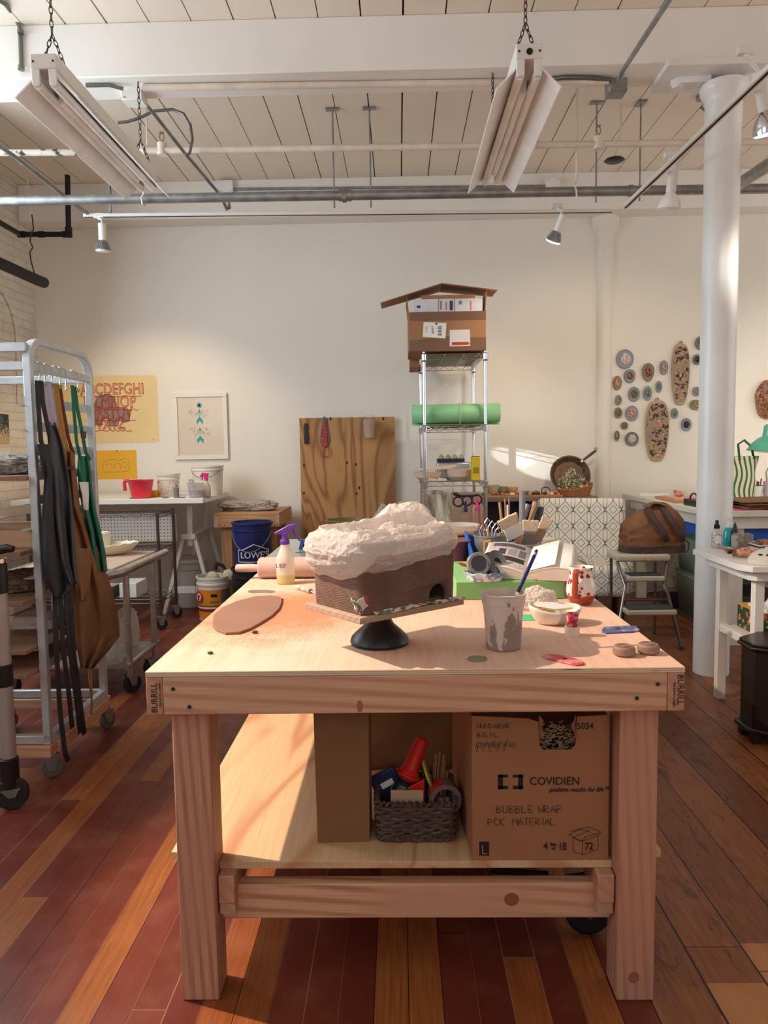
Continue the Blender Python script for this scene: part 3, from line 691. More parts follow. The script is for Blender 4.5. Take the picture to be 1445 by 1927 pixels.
cut = MB(); cut.tube([(.086, -.2, .016), (.086, -.05, .016)], .030, 24); co = cut.build('arch_cutter', m_coil, cb_)
cut2 = co.data
md = body.modifiers.new('arch', 'BOOLEAN'); md.object = co; md.solver = 'EXACT'; md.operation = 'DIFFERENCE'
bpy.context.view_layer.update()
me_ = bpy.data.meshes.new_from_object(body.evaluated_get(bpy.context.evaluated_depsgraph_get()))
body.modifiers.clear(); body.data = me_; bpy.data.objects.remove(co)
MB().prism(rrect(BW-.017, BD-.017, .012), .0, .008).build('floor_slab', m_coil, cb_); MB().prism(rrect(BW-.015, BD-.015, .012), .138, .148).build('top_slab', m_coil, cb_)  # upper slab is added under the bag to keep light out of the notch
# film bag draped over the top
def rdg(p): return 1-2*abs(noise.noise(Vector(p)))
def bagf(u, v):
    a = 2*PI*u; ca, sa_ = math.cos(a), math.sin(a)
    e = 5.; rr = (abs(ca/BW)**e+abs(sa_/BD)**e)**(-1/e)
    hem = .092+.022*math.cos(a-5.5)+.010*noise.noise((ca*2.5, sa_*2.5, 1))
    bul = .5+.5*max(0, -ca)
    if v < .45:
        t = v/.45; z = hem+(BH+.012-hem)*t
        off = .007+.030*bul*math.sin(PI*min(1, t**1.25*.93))**.8
        k = (rr+off)/rr
    elif v < .55:
        t = (v-.45)/.10; z = BH+.012+.012*math.sin(PI*t*.9)-.004*t; k = (rr+.012*bul-.03*t)/rr
    else:
        t = (v-.55)/.45; k = ((rr-.018)/rr)*(1-t)+.004
        x, y = rr*ca*k, rr*sa_*k
        wx = .77*x-.64*y; wy = .64*x+.77*y
        g_ = lambda cx, cy, sx, sy: math.exp(-(((wx-cx)/sx)**2+((wy-cy)/sy)**2))
        z = BH+.006-.03*math.sin(PI*min(1, t*1.3))*(wy < .05) + .060*g_(.03, .085, .075, .05)+.030*g_(.10, .08, .05, .05)+.02*g_(-.07, .02, .05, .05)-.03*g_(-.03, .0, .05, .02)
    x, y = rr*ca*k, rr*sa_*k
    fo = rdg((ca*2.2, sa_*2.2, z*38+1.3*ca)); f2 = rdg((ca*5+3, sa_*5, z*70)); f3 = rdg((x*42, y*42, z*42+7)); f4 = rdg((x*85, y*85, z*85))
    kk = 1+.026*fo+.016*f2+.007*f3+.003*f4
    return (x*kk, y*kk, z+.003*f3*min(1, v*3)+.008*rdg((x*14+3, y*14, 2))*(v > .5)+.001*f4)
gb_ = MB().grid(bagf, 260, 150, cu=True)
M_ = Matrix.Translation(cb_.location) @ Matrix.Rotation(WA, 4, 'Z')
gb_.v = [M_ @ p for p in gb_.v]
tag(gb_.build('plastic_bag', m_bag), 'crumpled white film bag draped over the top of the clay box', 'plastic bag')
# ---- other things on the table ----
def onT(px, py): return A(px, py, Z=TZ0)
def solo(mb, name, m_, label, cat, group=None, **kw): return tag(mb.build(name, m_, **kw), label, cat, group)
# clay slab (leaf-shaped)
outl = [(400,1172),(403,1160),(418,1147),(445,1135),(480,1126),(510,1124),(528,1127),(531,1134),(526,1148),(512,1162),(490,1176),(470,1187),(450,1194),(425,1195),(406,1188),(400,1180)]
pl = [onT(*p) for p in outl]; cx = sum(p.x for p in pl)/len(pl); cy_ = sum(p.y for p in pl)/len(pl)
o = MB().prism([(p.x, p.y) for p in pl][::-1], TZ0+.0004, TZ0+.0075).build('clay_slab', mat('damp_clay_slab', S(136, 100, 82), .7, var=.06, vs=7), bevel=.0015); tag(o, 'flat oval slab of rolled brown clay lying in orange dust', 'clay slab')
for (px, py, r_, lab) in ((480, 1192, .007, 'small dark clay crumb just below the clay slab'), (529, 1130, .006, 'dark clay scrap touching the tip of the clay slab'), (396, 1231, .006, 'dark clay crumb near the left front corner of the table')):
    p = onT(px, py); b = MB().ball((p.x, p.y, TZ0+r_*.6), (r_*1.3, r_, r_*.62), 9, 6)
    for v in b.v: v += Vector((noise.noise(v*150), noise.noise(v*150+Vector((5,5,5))), 0))*.0015
    solo(b, 'clay_crumb', mat('dark_clay_crumb', S(84, 58, 48), .9), lab, 'clay crumb', 'clay crumbs on the table top')
# metal kidney ribs
m_rib = mat('dull_steel_rib', S(150, 146, 132), .4, .6, var=.2)
def flatshape(pts, z0, th, name, m_, label, cat, group=None, hole=None, M=None):
    q = [onT(*p) for p in pts]
    if sum((q[i].x*q[(i+1) % len(q)].y-q[(i+1) % len(q)].x*q[i].y) for i in range(len(q))) < 0: q = q[::-1]
    o = MB().prism([(p.x, p.y) for p in q], TZ0+z0, TZ0+z0+th).build(name, m_, bevel=min(.0012, th*.3)); tag(o, label, cat, group)
    return o
flatshape([(878,1241),(882,1236),(898,1234),(908,1236),(912,1235),(917,1240),(915,1244),(900,1247),(884,1245)], .0003, .001, 'scraper_rib', mat('greenish_steel_rib', S(130, 132, 108), .4, .5), 'small greenish kidney scraper in front of the spattered tub', 'scraper')
for cxp, l_, in ((483, 34), ):
    pts = [(466,1113),(473,1110.5),(484,1110.8),(494,1110.8),(506,1111),(517,1112.5),(517,1115),(506,1116.5),(494,1116),(484,1116.3),(473,1116.5),(467,1115)]
    flatshape(pts, .0003, .0012, 'scraper_rib', m_rib, 'thin grey steel scraper behind the clay slab', 'scraper')
m_redrib = mat('clay_smeared_red_rubber', S(196, 58, 74), .45, vs=14, stain=S(206, 140, 140), st=(.5, .6))
o = flatshape([(1021,1236),(1027,1233),(1045,1234),(1068,1238),(1087,1243),(1098,1248),(1098,1253),(1085,1254),(1068,1251),(1045,1245),(1028,1241)], .0003, .004, 'scraper_rib', m_redrib, 'long red rubber scraper at the front edge of the table', 'scraper')
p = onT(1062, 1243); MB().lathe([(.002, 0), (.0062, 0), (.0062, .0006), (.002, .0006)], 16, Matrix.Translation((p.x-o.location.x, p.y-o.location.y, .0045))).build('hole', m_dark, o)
o = flatshape([(1132,1187),(1136,1182),(1155,1181),(1180,1179.5),(1196,1180),(1204,1188),(1190,1191),(1168,1192),(1140,1193.5),(1133,1191)], .0003, .0035, 'scraper_rib', mat('blue_rubber_rib', S(74, 88, 130), .45, vs=20, stain=S(150, 156, 176), st=(.56, .66)), 'dusty blue rubber scraper at the right edge of the table', 'scraper')
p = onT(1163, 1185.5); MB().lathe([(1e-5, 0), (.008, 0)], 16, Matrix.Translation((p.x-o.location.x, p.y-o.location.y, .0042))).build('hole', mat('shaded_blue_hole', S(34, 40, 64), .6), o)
p1 = onT(985, 1162); solo(MB().box(p1.x-.02, p1.y-.04, TZ0+.0004, p1.x+.03, p1.y+.03, TZ0+.002), 'green_card', mat('bright_green_plastic', S(58, 190, 140), .4), 'bright green plastic card poking out behind the spattered tub', 'card')
# clay discs
for px, py, lab in ((1174, 1238, 'left of the two round clay pucks near the right front corner'), (1219.5, 1234, 'right of the two round clay pucks near the right front corner')):
    p = onT(px, py-5); t = T('clay_puck', lab, 'clay disc', (p.x, p.y, TZ0), group='round clay pucks')
    MB().lathe([(1e-5, 0), (.019, 0), (.0255, .004), (.0265, .012), (.0255, .019), (.022, .023), (1e-5, .024)], 40).build('body', m_claypk if 'm_claypk' in globals() else globals().setdefault('m_claypk', mat('smooth_clay', S(146, 116, 100), .6, var=.05)), t)
    for r_ in (.010, .0165): MB().tube([(r_*math.cos(a), r_*math.sin(a), .0237) for a in [2*PI*i/28 for i in range(28)]], .0009, 5, closed=True).build('incised_ring', m_clay, t)
# spattered tub with a blue pen brush
p = onT(947, 1219); tub = T('plastic_tub', 'clay-spattered clear plastic tub near the front of the table', 'tub', (p.x, p.y, TZ0))
def tub_mat():
    n = N('clay_smeared_plastic'); h = n.noise(24, 6, n.sc((1, 1, .5)), .6)
    x, y, z = n.xyz()
    s_ = n.m('GREATER_THAN', n.m('ADD', h, n.m('MULTIPLY', n.m('SUBTRACT', .06, z), 1.5)), .515)
    c = n.mix(s_, n.mix(n.noise(8), S(236, 220, 206), S(214, 194, 180)), n.mix(n.noise(30), S(132, 118, 114), S(170, 148, 136)))
    n.out(c, .45)
    tp = n.n('ShaderNodeBsdfTransparent'); b_ = n.n('ShaderNodeMixShader', {0: n.mr(s_, 0, 1, .84, .98), 1: tp.outputs[0], 2: n.b.outputs[0]})
    n.t.links.new(b_.outputs[0], n.t.nodes['Material Output'].inputs[0]); return n.mat
MB().lathe([(1e-5, .002), (.041, .002), (.043, .006), (.0475, .085), (.0515, .113), (.053, .114), (.0545, .135), (.0575, .136), (.0575, .14), (.052, .14), (.0445, .09), (.040, .008), (1e-5, .007)], 48).build('body', tub_mat(), tub)
MB().lathe([(1e-5, .012), (.04, .012), (.0405, .03), (1e-5, .032)], 32).build('slip', m_clay, tub)
a_ = onT(978, 1222); 
b0 = Vector((p.x+.046, p.y+.01, TZ0+.128)); b1 = A(1011, 1033, Y=p.y+.07)
bl = A(973, 1118, Y=b0.y); d_ = (b1-bl).normalized(); bt = bl-d_*.10
t = T('pen', 'dark blue pen standing in the spattered tub', 'pen', bt); L_ = (b1-bt).length
q = d_.to_track_quat('Z', 'Y').to_matrix().to_4x4()
m_blue = mat('dark_blue_plastic', S(34, 34, 104), .25)
MB().lathe([(.0035, 0), (.0048, .05), (.0048, L_-.012), (.0045, L_-.006), (1e-5, L_)], 12, q).build('barrel', m_blue, t)
MB().lathe([(.005, L_-.02), (.0051, L_-.016), (.005, L_-.012)], 12, q).build('band', m_steel, t); MB().lathe([(.0050, .094), (.0052, .1), (.005, .104)], 12, q).build('ferrule', m_whitepl, t)
# ceramic bowl with tools
p = A(1045, 1174, Z=TZ0); bo = T('ceramic_bowl', 'cream oval ceramic bowl with blue streaks behind the red-topped vial', 'bowl', (p.x, p.y+.01, TZ0), .1)
def bowlf(u, v):
    a = 2*PI*u; t = v; r_ = .03+.042*min(1, (t*1.15))**.6
    rx, ry = r_*1.0, r_*.72
    z = .001+.047*t**1.6*(1+.14*math.cos(a-2.2)+.08*math.cos(2*a))
    return (rx*math.cos(a), ry*math.sin(a), z)
bm_ = MB().grid(bowlf, 48, 12, cu=True); bm_.f.append(tuple(range(48))[::-1]); bm_.m.append(0)
n = N('blue_streaked_cream_glaze'); x, y, z = n.xyz()
st_ = n.m('LESS_THAN', n.m('ABSOLUTE', n.m('SUBTRACT', n.m('ADD', x, n.m('MULTIPLY', y, .5)), -.015)), .011)
st2 = n.m('LESS_THAN', n.m('ABSOLUTE', n.m('SUBTRACT', n.m('ADD', x, n.m('MULTIPLY', y, .3)), .046)), .008)
m_bowl = n.out(n.mix(n.m('MULTIPLY', n.m('MAXIMUM', st_, st2), .7), S(226, 216, 198), S(140, 150, 160)), .25)
bm_.build('bowl', m_bowl, bo, solid=.0045)
pts = [(-.062, -.01), (-.05, -.022), (0, -.026), (.05, -.012), (.06, .005), (0, .012), (-.05, .008)]
o = MB().prism(pts, .0, .0015, Matrix.Translation(bo.location+Vector((0, .006, .050))) @ Matrix.Rotation(.12, 4, 'Y') @ Matrix.Rotation(.3, 4, 'X')); solo(o, 'cream_rib', m_whitepl, 'cream kidney scraper lying across the ceramic bowl', 'scraper')
o = MB().prism([(q_[0]*.95, q_[1]*.9) for q_ in pts], .0, .0015, Matrix.Translation(bo.location+Vector((-.006, -.002, .045))) @ Matrix.Rotation(.05, 4, 'Y') @ Matrix.Rotation(.12, 4, 'X')); solo(o, 'yellow_rib', mat('yellow_edged_rib', S(196, 160, 84), .4), 'yellowish scraper under the cream one in the ceramic bowl', 'scraper')
# red topped vial
p = onT(1076.5, 1195); t = T('vial', 'small frosted vial with a red liquid top before the ceramic bowl', 'vial', (p.x, p.y, TZ0))
MB().lathe([(1e-5, 0), (.019, 0), (.0195, .002), (.0195, .022), (.0185, .024), (1e-5, .0245)], 28).build('foot', mat('frosted_plastic', S(226, 204, 194), .4), t)
MB().lathe([(.0145, .0245), (.0155, .026), (.0155, .055), (.0145, .059), (.0135, .0595), (.0130, .053), (1e-5, .053)], 28).build('red_cap', mat('smeared_red_jar', S(168, 36, 60), .25, vs=40, stain=S(206, 150, 150), st=(.52, .62)), t)
# mug
p = onT(1093, 1136); mg = T('mug', 'white mug with red blossoms and a terracotta handle', 'mug', (p.x, p.y, TZ0))
prof = [(1e-5, .003), (.028, .0), (.032, .001), (.038, .012), (.0455, .036), (.0465, .05), (.043, .068), (.0375, .082), (.036, .09), (.0375, .108), (.0385, .118), (.0375, .119), (.034, .108), (.033, .09), (.040, .06), (.042, .04), (.03, .01), (1e-5, .008)]
n = N('blossom_mug_glaze'); x, y, z = n.xyz()
ang = n.m('ARCTAN2', y, x)
uv = n.vec(n.m('MULTIPLY', ang, .042), z, 0.)
fl = n.m('LESS_THAN', n.vor(58, uv), .42)
msk = n.m('GREATER_THAN', n.noise(20, 1, n.sc((1, 1, 1), uv)), .44)
ct = n.m('LESS_THAN', n.vor(62, uv), .1)
c = n.mix(n.m('MULTIPLY', fl, msk), S(236, 226, 214), S(158, 44, 62)); c = n.mix(n.m('MULTIPLY', ct, msk), c, S(96, 26, 40))
lf = n.m('MULTIPLY', n.m('LESS_THAN', n.vor(95, n.sc((1.6, 1, 1), uv)), .18), n.m('GREATER_THAN', n.noise(20, 1, n.sc((1, 1, 1.1), uv)), .56)); c = n.mix(lf, c, S(46, 44, 40))
lowr = n.m('LESS_THAN', z, n.m('ADD', .030, n.m('MULTIPLY', n.m('SUBTRACT', n.noise(24, 2), .5), .02)))
c = n.mix(lowr, c, S(160, 66, 42))
MB().lathe(prof, 48).build('body', n.out(c, .2), mg)
hd = math.radians(238); hx, hy = math.cos(hd), math.sin(hd)
hp = [(.034, .106), (.046, .112), (.054, .104), (.056, .08), (.060, .05), (.055, .03), (.044, .022)]
MB().tube([Vector((r_*hx, r_*hy, z_)) for r_, z_ in hp], [.009, .010, .010, .0095, .010, .010, .009], 12, flat=.7).build('handle', mat('terracotta_glaze', S(166, 70, 44), .25), mg)
# green foam blocks
m_foam = mat('green_foam', S(126, 178, 112), .85, var=.05, bump=.1, bs=300)
fL, fR = onT(858, 1130), onT(1060, 1140)
yF, yB = 2.40, 2.84
FH = A(858, 1095, Y=yF).z-TZ0
solo(MB().box(fL.x, yF, TZ0+.0005, .535, yB, TZ0+FH), 'foam_block', m_foam, 'thick green foam block under the open book on the table', 'foam block', bevel=.003)
fz = TZ0+FH+.0006
# crumpled clear/white film ball near tub
def crumple(c, r_, seed, amp=.3, nu=90, nv=50, flatb=True):
    def f(u, v):
        a = 2*PI*u; b_ = PI*v
        d = Vector((math.sin(b_)*math.cos(a), math.sin(b_)*math.sin(a), -math.cos(b_)))
        k = 1+amp*noise.noise(d*1.6+Vector((seed, 0, 0)))+amp*.55*(1-2*abs(noise.noise(d*4+Vector((0, seed, 0)))))+amp*.3*(1-2*abs(noise.noise(d*9+Vector((0, seed, 3)))))
        q_ = Vector((d.x*r_[0], d.y*r_[1], d.z*r_[2]))*k
        if flatb: q_.z = max(q_.z, -r_[2]*.72)
        return (q_.x, q_.y, q_.z+r_[2]*.725)
    g = MB().grid(f, nu, nv, cu=True); g.v = [v+Vector(c) for v in g.v]; return g
p = onT(1015, 1150); solo(crumple((p.x, p.y+.02, TZ0), (.046, .04, .036), 4.2), 'film_bag', m_bag, 'crumpled white film bag squeezed between tub and foam block', 'plastic bag')
# open book on the foam, tilted
bk = T('open_book', 'thick open book with printed pages lying on the green foam', 'book', (.44, 2.52, fz+.027), math.radians(-16)); bk.rotation_euler = (.24, 0, math.radians(-16))
def page(side, h0, name, m_, k=0):
    # curved page block: from the spine outwards
    def f(u, v):
        x = side*u*.155; y = (v-.5)*.22
        z = .004+h0*math.sin(PI*min(1, u*1.0)*.5+.0)**.6*(1-.35*u)+.012*u*(1-u)*3*k
        return (x, y, z)
    g = MB().grid(f, 20, 6); return g.build(name, m_, bk, solid=.0015)
n = N('printed_page'); x, y, z = n.xyz()
def rect(x0, x1, y0, y1): return n.m('MULTIPLY', n.m('MULTIPLY', n.m('GREATER_THAN', x, x0), n.m('LESS_THAN', x, x1)), n.m('MULTIPLY', n.m('GREATER_THAN', y, y0), n.m('LESS_THAN', y, y1)))
c = S(224, 214, 206)
c = n.mix(rect(-.145, -.008, -.10, .105), c, S(196, 186, 182))
for r_, cc_ in (((-.09, -.012, -.05, -.012), S(48, 46, 50)), ((-.125, -.092, -.048, -.014), S(150, 146, 146)), ((-.072, -.042, .0, .05), S(150, 148, 150)), ((-.105, -.08, .0, .05), S(60, 58, 62)), ((-.036, -.012, .0, .06), S(110, 106, 108)), ((-.13, -.02, .07, .1), S(90, 88, 92))): c = n.mix(rect(*r_), c, cc_)
n2 = n.m('MULTIPLY', rect(-.145, -.008, -.10, .105), n.m('GREATER_THAN', n.noise(140, 2), .6)); c = n.mix(n.m('MULTIPLY', n2, .5), c, S(50, 48, 50))
m_page = n.out(c, .6)
def block(side):
    P_ = []; nn_ = 14
    for i in range(nn_+1):
        u = i/nn_; P_.append((side*u*.15, .005+.040*math.sin(PI*(.12+u*.55))*(1 if u < 1 else 1)))
    poly = [(side*.0, .0)]+P_+[(side*.158, .0)]
    if side < 0: poly = poly[::-1]
    M1 = Matrix(((1,0,0,0),(0,0,-1,0),(0,1,0,0),(0,0,0,1)))
    return MB().prism(poly, -.11, .11, M1), P_
for sd_, h_ in ((-1, 1), (1, 1)):
    b_, P_ = block(sd_)
    o = b_.build('page_block', mat('page_edges', S(220, 208, 196), .8), bk)
    g = MB().grid(lambda u, v: (P_[min(14, int(u*14+.5))][0]*1.01, -.111+v*.222, P_[min(14, int(u*14+.5))][1]+.0012), 15, 2); g.build('left_page' if sd_ < 0 else 'right_page', m_page if sd_ < 0 else m_paper, bk, solid=.0006)
def curl(u, v):
    a = u*2.2; return (.005+.075*math.sin(a*.9)+.02*u, -.11+v*.22, .03+.028*math.sin(u*PI*.62))
MB().grid(curl, 16, 3).build('turning_page', m_paper, bk, solid=.0006)
# second open book behind, at the right edge
bk2 = T('magazine', 'glossy magazine lying open behind the thick book', 'magazine', (.535, 2.76, fz), math.radians(-8))
def mgf(u, v): return ((u-.4)*.26, (v-.5)*.2, .004+.040*math.sin(PI*u)**.8*(1 if u > .2 else u*5))
MB().grid(mgf, 24, 4).build('pages', mat('glossy_print', S(176, 160, 152), .25, vs=10, stain=S(90, 84, 84), st=(.5, .6)), bk2, solid=.002)
pk = A(1085, 1105, Y=2.45); solo(MB().prism([(.44, 2.405), (.55, 2.42), (.54, 2.6), (.45, 2.6)], fz, fz+.003), 'pink_folder', mat('pink_card', S(176, 62, 84), .6), 'dark pink card sticking out under the thick book', 'card')
# tray of glazed crinkle with spools on the foam
p = A(905, 1088, Z=fz+.005); py_ = T('crinkled_dish', 'blue and white marbled dish with a wavy rim on the green foam', 'dish', (p.x+.012, p.y, fz))
def dish(u, v):
    a = 2*PI*u; r_ = .060*(.86+.14*v)*(1+.02*math.sin(a*11)*v); return (r_*math.cos(a)*1.12, r_*math.sin(a)*.85, .001+.026*v+.002*math.sin(a*9)*v)
g = MB().grid(dish, 120, 8, cu=True); g.f.append(tuple(range(120))[::-1]); g.m.append(0)
n = N('marbled_glaze'); m_marb = n.out(n.mix(n.mr(n.noise(30, 5, None, .6, 1.5), .4, .62), S(214, 218, 222), S(92, 116, 156)), .25)
g.build('dish', m_marb, py_, solid=.003)
def wheel(c, r_, w_, d, label, name, parts):
    q_ = Vector(d).to_track_quat('Z', 'Y').to_matrix().to_4x4(); t_ = T(name, label, 'spool' if name == 'spool' else 'wheel', c)
    for nm_, prof_, m_ in parts: MB().lathe(prof_, 40, q_).build(nm_, m_, t_)
    return t_
m_gry = mat('grey_plastic', S(120, 120, 124), .4); m_dkg = mat('dark_grey_plastic', S(52, 54, 58), .4)
wc1 = A(900, 1061, Y=p.y-.005)
wheel(wc1, .038, .02, (.1, -1, .25), 'grey plastic wheel standing in the marbled dish', 'plastic_roller', (('rim', [(.027, -.012), (.036, -.012), (.0385, -.009), (.0385, .009), (.036, .012), (.027, .012), (.027, -.012)], m_gry), ('hub', [(.0275, -.004), (.0275, .006), (.008, .006), (.008, .011), (.003, .011), (.003, .004), (1e-5, .004)], m_dkg)))
wc2 = A(930, 1060, Y=p.y+.02)
wheel(wc2, .04, .03, (.75, -1, .45), 'dark wire spool leaning on the grey wheel in the marbled dish', 'spool', (('flange', [(.016, .012), (.041, .012), (.042, .014), (.016, .016), (.016, .012)], mat('smoky_plastic', S(70, 66, 64), .2)), ('flange', [(.016, -.016), (.041, -.016), (.042, -.014), (.016, -.012), (.016, -.016)], m_dkg), ('wire', [(.016, -.012), (.034, -.011), (.036, 0), (.034, .011), (.016, .012), (.016, -.012)], mat('bronze_wire', S(104, 92, 78), .35, .6))))
# needle tool by the foam
a_, b_ = A(847, 1056, Z=TZ0+.03), A(878, 1064, Z=TZ0+.045)
a_ = Vector((.17, 2.62, TZ0+.062)); t = T('needle_tool', 'thin needle tool with a red grip by the brown pot', 'tool', a_)
a1 = A(846, 1056, Y=2.62); a2 = A(864, 1060, Y=2.62); a3 = A(879, 1065, Y=2.62)
MB().cyl(a1-a_, a2-a_, .0016, 6).build('needle', m_steel, t); MB().tube([a2-a_, (a2+a3)/2-a_, a3-a_], [.004, .006, .005], 8).build('grip', m_red, t)
# blue tray with tool pots
bt0 = A(890, 1078, Z=TZ0+.003); TB = Vector((.46, 3.12, TZ0)); 
tr = T('blue_tray', 'bright blue plastic tray holding tool pots at the right of the table', 'tray', TB)
m_bl = mat('blue_plastic', S(24, 84, 176), .35)
g = MB(); X0, X1, Ya, Yb, Hh = -.17, .16, -.17, .16, .055
g.box(X0, Ya, .0005, X1, Yb, .004); g.box(X0, Ya, .004, X1, Ya+.006, .048); g.box(X0, Yb-.006, .004, X1, Yb, .11); g.box(X1-.006, Ya, .004, X1, Yb, .05)
g.prism([(Ya, .004), (Ya, .045), (Yb, .12), (Yb, .004)], X0, X0+.006, Matrix(((0,0,1,0),(1,0,0,0),(0,1,0,0),(0,0,0,1))))
g.build('body', m_bl, tr, bevel=.002)
g = MB(); g.tube([(X0+.003, Ya, .047), (X0+.003, Yb, .122)], .008, 8); g.tube([(X0, Ya+.003, .049), (X1, Ya+.003, .049)], .006, 8); g.build('rim', m_bl, tr)
def pot(c, r0, r1, h, name, m_, label, cat, fill=None, wall_=.003):
    t_ = T(name, label, cat, c)
    MB().lathe([(1e-5, 0), (r0, 0), (r1, h*.94), (r1+.003, h*.95), (r1+.003, h), (r1-wall_, h), (r0-wall_, .004), (1e-5, .004)], 36).build('body', m_, t_)
    if fill: MB().lathe([(1e-5, h*fill), (r0+(r1-r0)*fill-.004, h*fill)], 24).build('contents', m_dark, t_)  # dark disc across an empty pot, standing in for the shade inside
    return t_
pz = TZ0+.0045
cpos = A(922, 1040, Y=3.16); P1 = Vector((cpos.x, 3.16, pz)); gp = pot(P1, .062, .068, A(922, 1006, Y=3.16).z-pz, 'tin_can', m_galv, 'dull grey tin can crammed with clay tools in the blue tray', 'can')
cpos = A(992, 1040, Y=3.02); P2 = Vector((cpos.x, 3.06, pz)); H2 = A(992, 1024, Y=3.02).z-pz; pot(P2, .048, .062, H2, 'frosted_tub', thinplastic('frosted_tub_plastic', S(196, 190, 190), .8, .3, .35, 20, .1), 'frosted plastic tub holding wide brushes at the right of the blue tray', 'tub')
cpos = A(934, 1040, Y=2.985); P3 = Vector((cpos.x, 2.995, pz)); pot(P3, .026, .03, A(925, 1022, Y=2.985).z-pz, 'clear_cup', m_clear, 'small clear cup of markers in the front of the blue tray', 'cup')
m_bw = mat('brush_handle_wood', S(178, 140, 112), .5, var=.12); m_br = mat('pale_bristle', S(214, 192, 166), .9, var=.1, vs=60, bump=.5, bs=200); m_fer = mat('dull_ferrule', S(150, 142, 138), .4, .6); m_org = mat('orange_lacquer', S(214, 110, 50), .4)
def brush(base, tip, w_, label, hand_, hairlen, ferlen, mh, mf=None, th=.012, group='brushes in the frosted tub'):
    base, tip = Vector(base), Vector(tip); d = (tip-base); L = d.length; d.normalize()
    t_ = T('brush', label, 'brush', base, group=group)
    x = Vector((0, -1, .0)).cross(d).normalized(); y = d; M_ = fr((0, 0, 0), x, y)
    h0 = L-hairlen-ferlen
    MB().tube([(0, 0, 0), (0, h0*.6, 0), (0, h0, 0)], [.006, hand_, hand_*1.1], 10, M=M_).build('handle', mh, t_)
    MB().box(-w_*.42, h0, -th/2, w_*.42, h0+ferlen, th/2, M_).build('ferrule', mf or m_fer, t_, bevel=.002)
    rnd = random.Random(len(label)); pts = [(-w_*.42, 0), (w_*.42, 0), (w_*.52, hairlen*.8)]
    for i in range(9): pts.append((w_*(.5-i/8.), hairlen*(.9+.1*rnd.random())))
    pts.append((-w_*.52, hairlen*.8))
    MB().prism(pts, -th*.45, th*.45, M_ @ Matrix.Translation((0, h0+ferlen, 0))).build('bristles', m_br, t_, bevel=.003)
    return t_
bz_ = P2.z+.01
def br(px0, py0, px1, py1, Y0_, Y1_, *a, **k): return brush(A(px0, py0, Y=Y0_), A(px1, py1, Y=Y1_), *a, **k)
br(985, 1040, 953, 972, 3.06, 2.98, .085, 'wide pale flat brush leaning left out of the frosted tub', .011, .05, .06, m_bw, m_paper)
br(992, 1042, 999, 978, 3.05, 3.03, .066, 'flat brush with an orange handle band upright in the frosted tub', .012, .05, .055, m_org)
br(998, 1042, 1032, 972, 3.07, 3.05, .045, 'fan-headed hake brush leaning right out of the frosted tub', .008, .06, .05, m_bw, m_bw)
br(990, 1042, 974, 985, 3.1, 3.09, .03, 'slim wooden brush between the two wide brushes', .008, .03, .04, m_bw, m_bw)
br(1000, 1042, 1020, 985, 3.11, 3.1, .03, 'slim wooden brush behind the fan-headed brush', .008, .03, .04, m_bw, m_bw)
br(984, 1043, 966, 990, 3.11, 3.05, .028, 'narrow brush behind the wide pale brush', .007, .03, .04, m_bw, m_bw)
# tools in the tin can
def stick(p0, p1, r_, m_, label, name='clay_tool', loop=0, group='clay tools in the tin can', cat='tool', r1=None):
    p0, p1 = Vector(p0), Vector(p1); t_ = T(name, label, cat, p0, group=group)
    if name == 'clay_tool' or loop:
        MB().tube([(0,0,0), (p1-p0)*.7], r_, 8).build('handle', m_, t_)
        d = (p1-p0).normalized(); s_ = Vector((1, 0, 0)); c0 = (p1-p0)*.7; l_ = (p1-p0).length*.3
        MB().tube([c0, c0+d*l_*.5+s_*r_*2.2, c0+d*l_, c0+d*l_*.5-s_*r_*2.2], r_*.4, 6, closed=True).build('loop', m_steel, t_)
    else:
        MB().tube([(0,0,0), (p1-p0)*.9, (p1-p0)], [r_, r_ if r1 is None else r1, r_*.6 if r1 is None else r1], 10).build('shaft', m_, t_)
    return t_
hz = .05
specs = [(898, 985, .004, m_steel, 'loop tool at the left rim of the tin can'), (907, 988, .004, m_steel, 'short loop tool second from the left in the tin can'), (917, 975, .006, m_bw, 'wooden loop tool with a pink-brown handle in the tin can'), (926, 980, .005, m_steel, 'tall steel loop tool in the middle of the tin can'), (934, 984, .005, m_galv, 'dull steel loop tool right of the middle of the tin can'), (945, 990, .007, m_gry, 'grey-handled tool leaning out at the right of the tin can')]
for px, py, r_, m_, lab in specs:
    tpv = A(px, py, Y=3.17); bs_ = Vector((P1.x+(tpv.x-P1.x)*.5, 3.16, pz+.06)); stick(bs_, tpv, r_, m_, lab)
for px, py, r_, m_, lab in ((940, 945, .008, m_bw, 'long pale stick standing furthest left behind the brushes'), (950, 938, .004, m_bw, 'thin pale rod left of the grey tube'), (958, 935, .005, mat('mauve_plastic', S(150, 110, 124), .4), 'mauve rod left of the grey tube'), (955, 950, .006, m_paper, 'white-tipped stick behind the mauve rod')):
    tpv = A(px, py, Y=3.26); bs_ = Vector((P1.x+.06+(tpv.x-P1.x)*.3, 3.24, pz+.02)); stick(bs_, tpv, r_, m_, lab, name='stick', group='long sticks behind the tin can', cat='stick', r1=r_*.8)
tpv = A(983, 924, Y=3.24); stick(Vector((tpv.x-.005, 3.23, pz+.001)), tpv, .014, mat('grey_pvc', S(128, 130, 142), .4), 'upright grey plastic tube rising behind the brushes', name='plastic_tube', group=None, cat='tube', r1=.014)
sv = mat('bottle_foil', S(140, 134, 134), .25, .6)
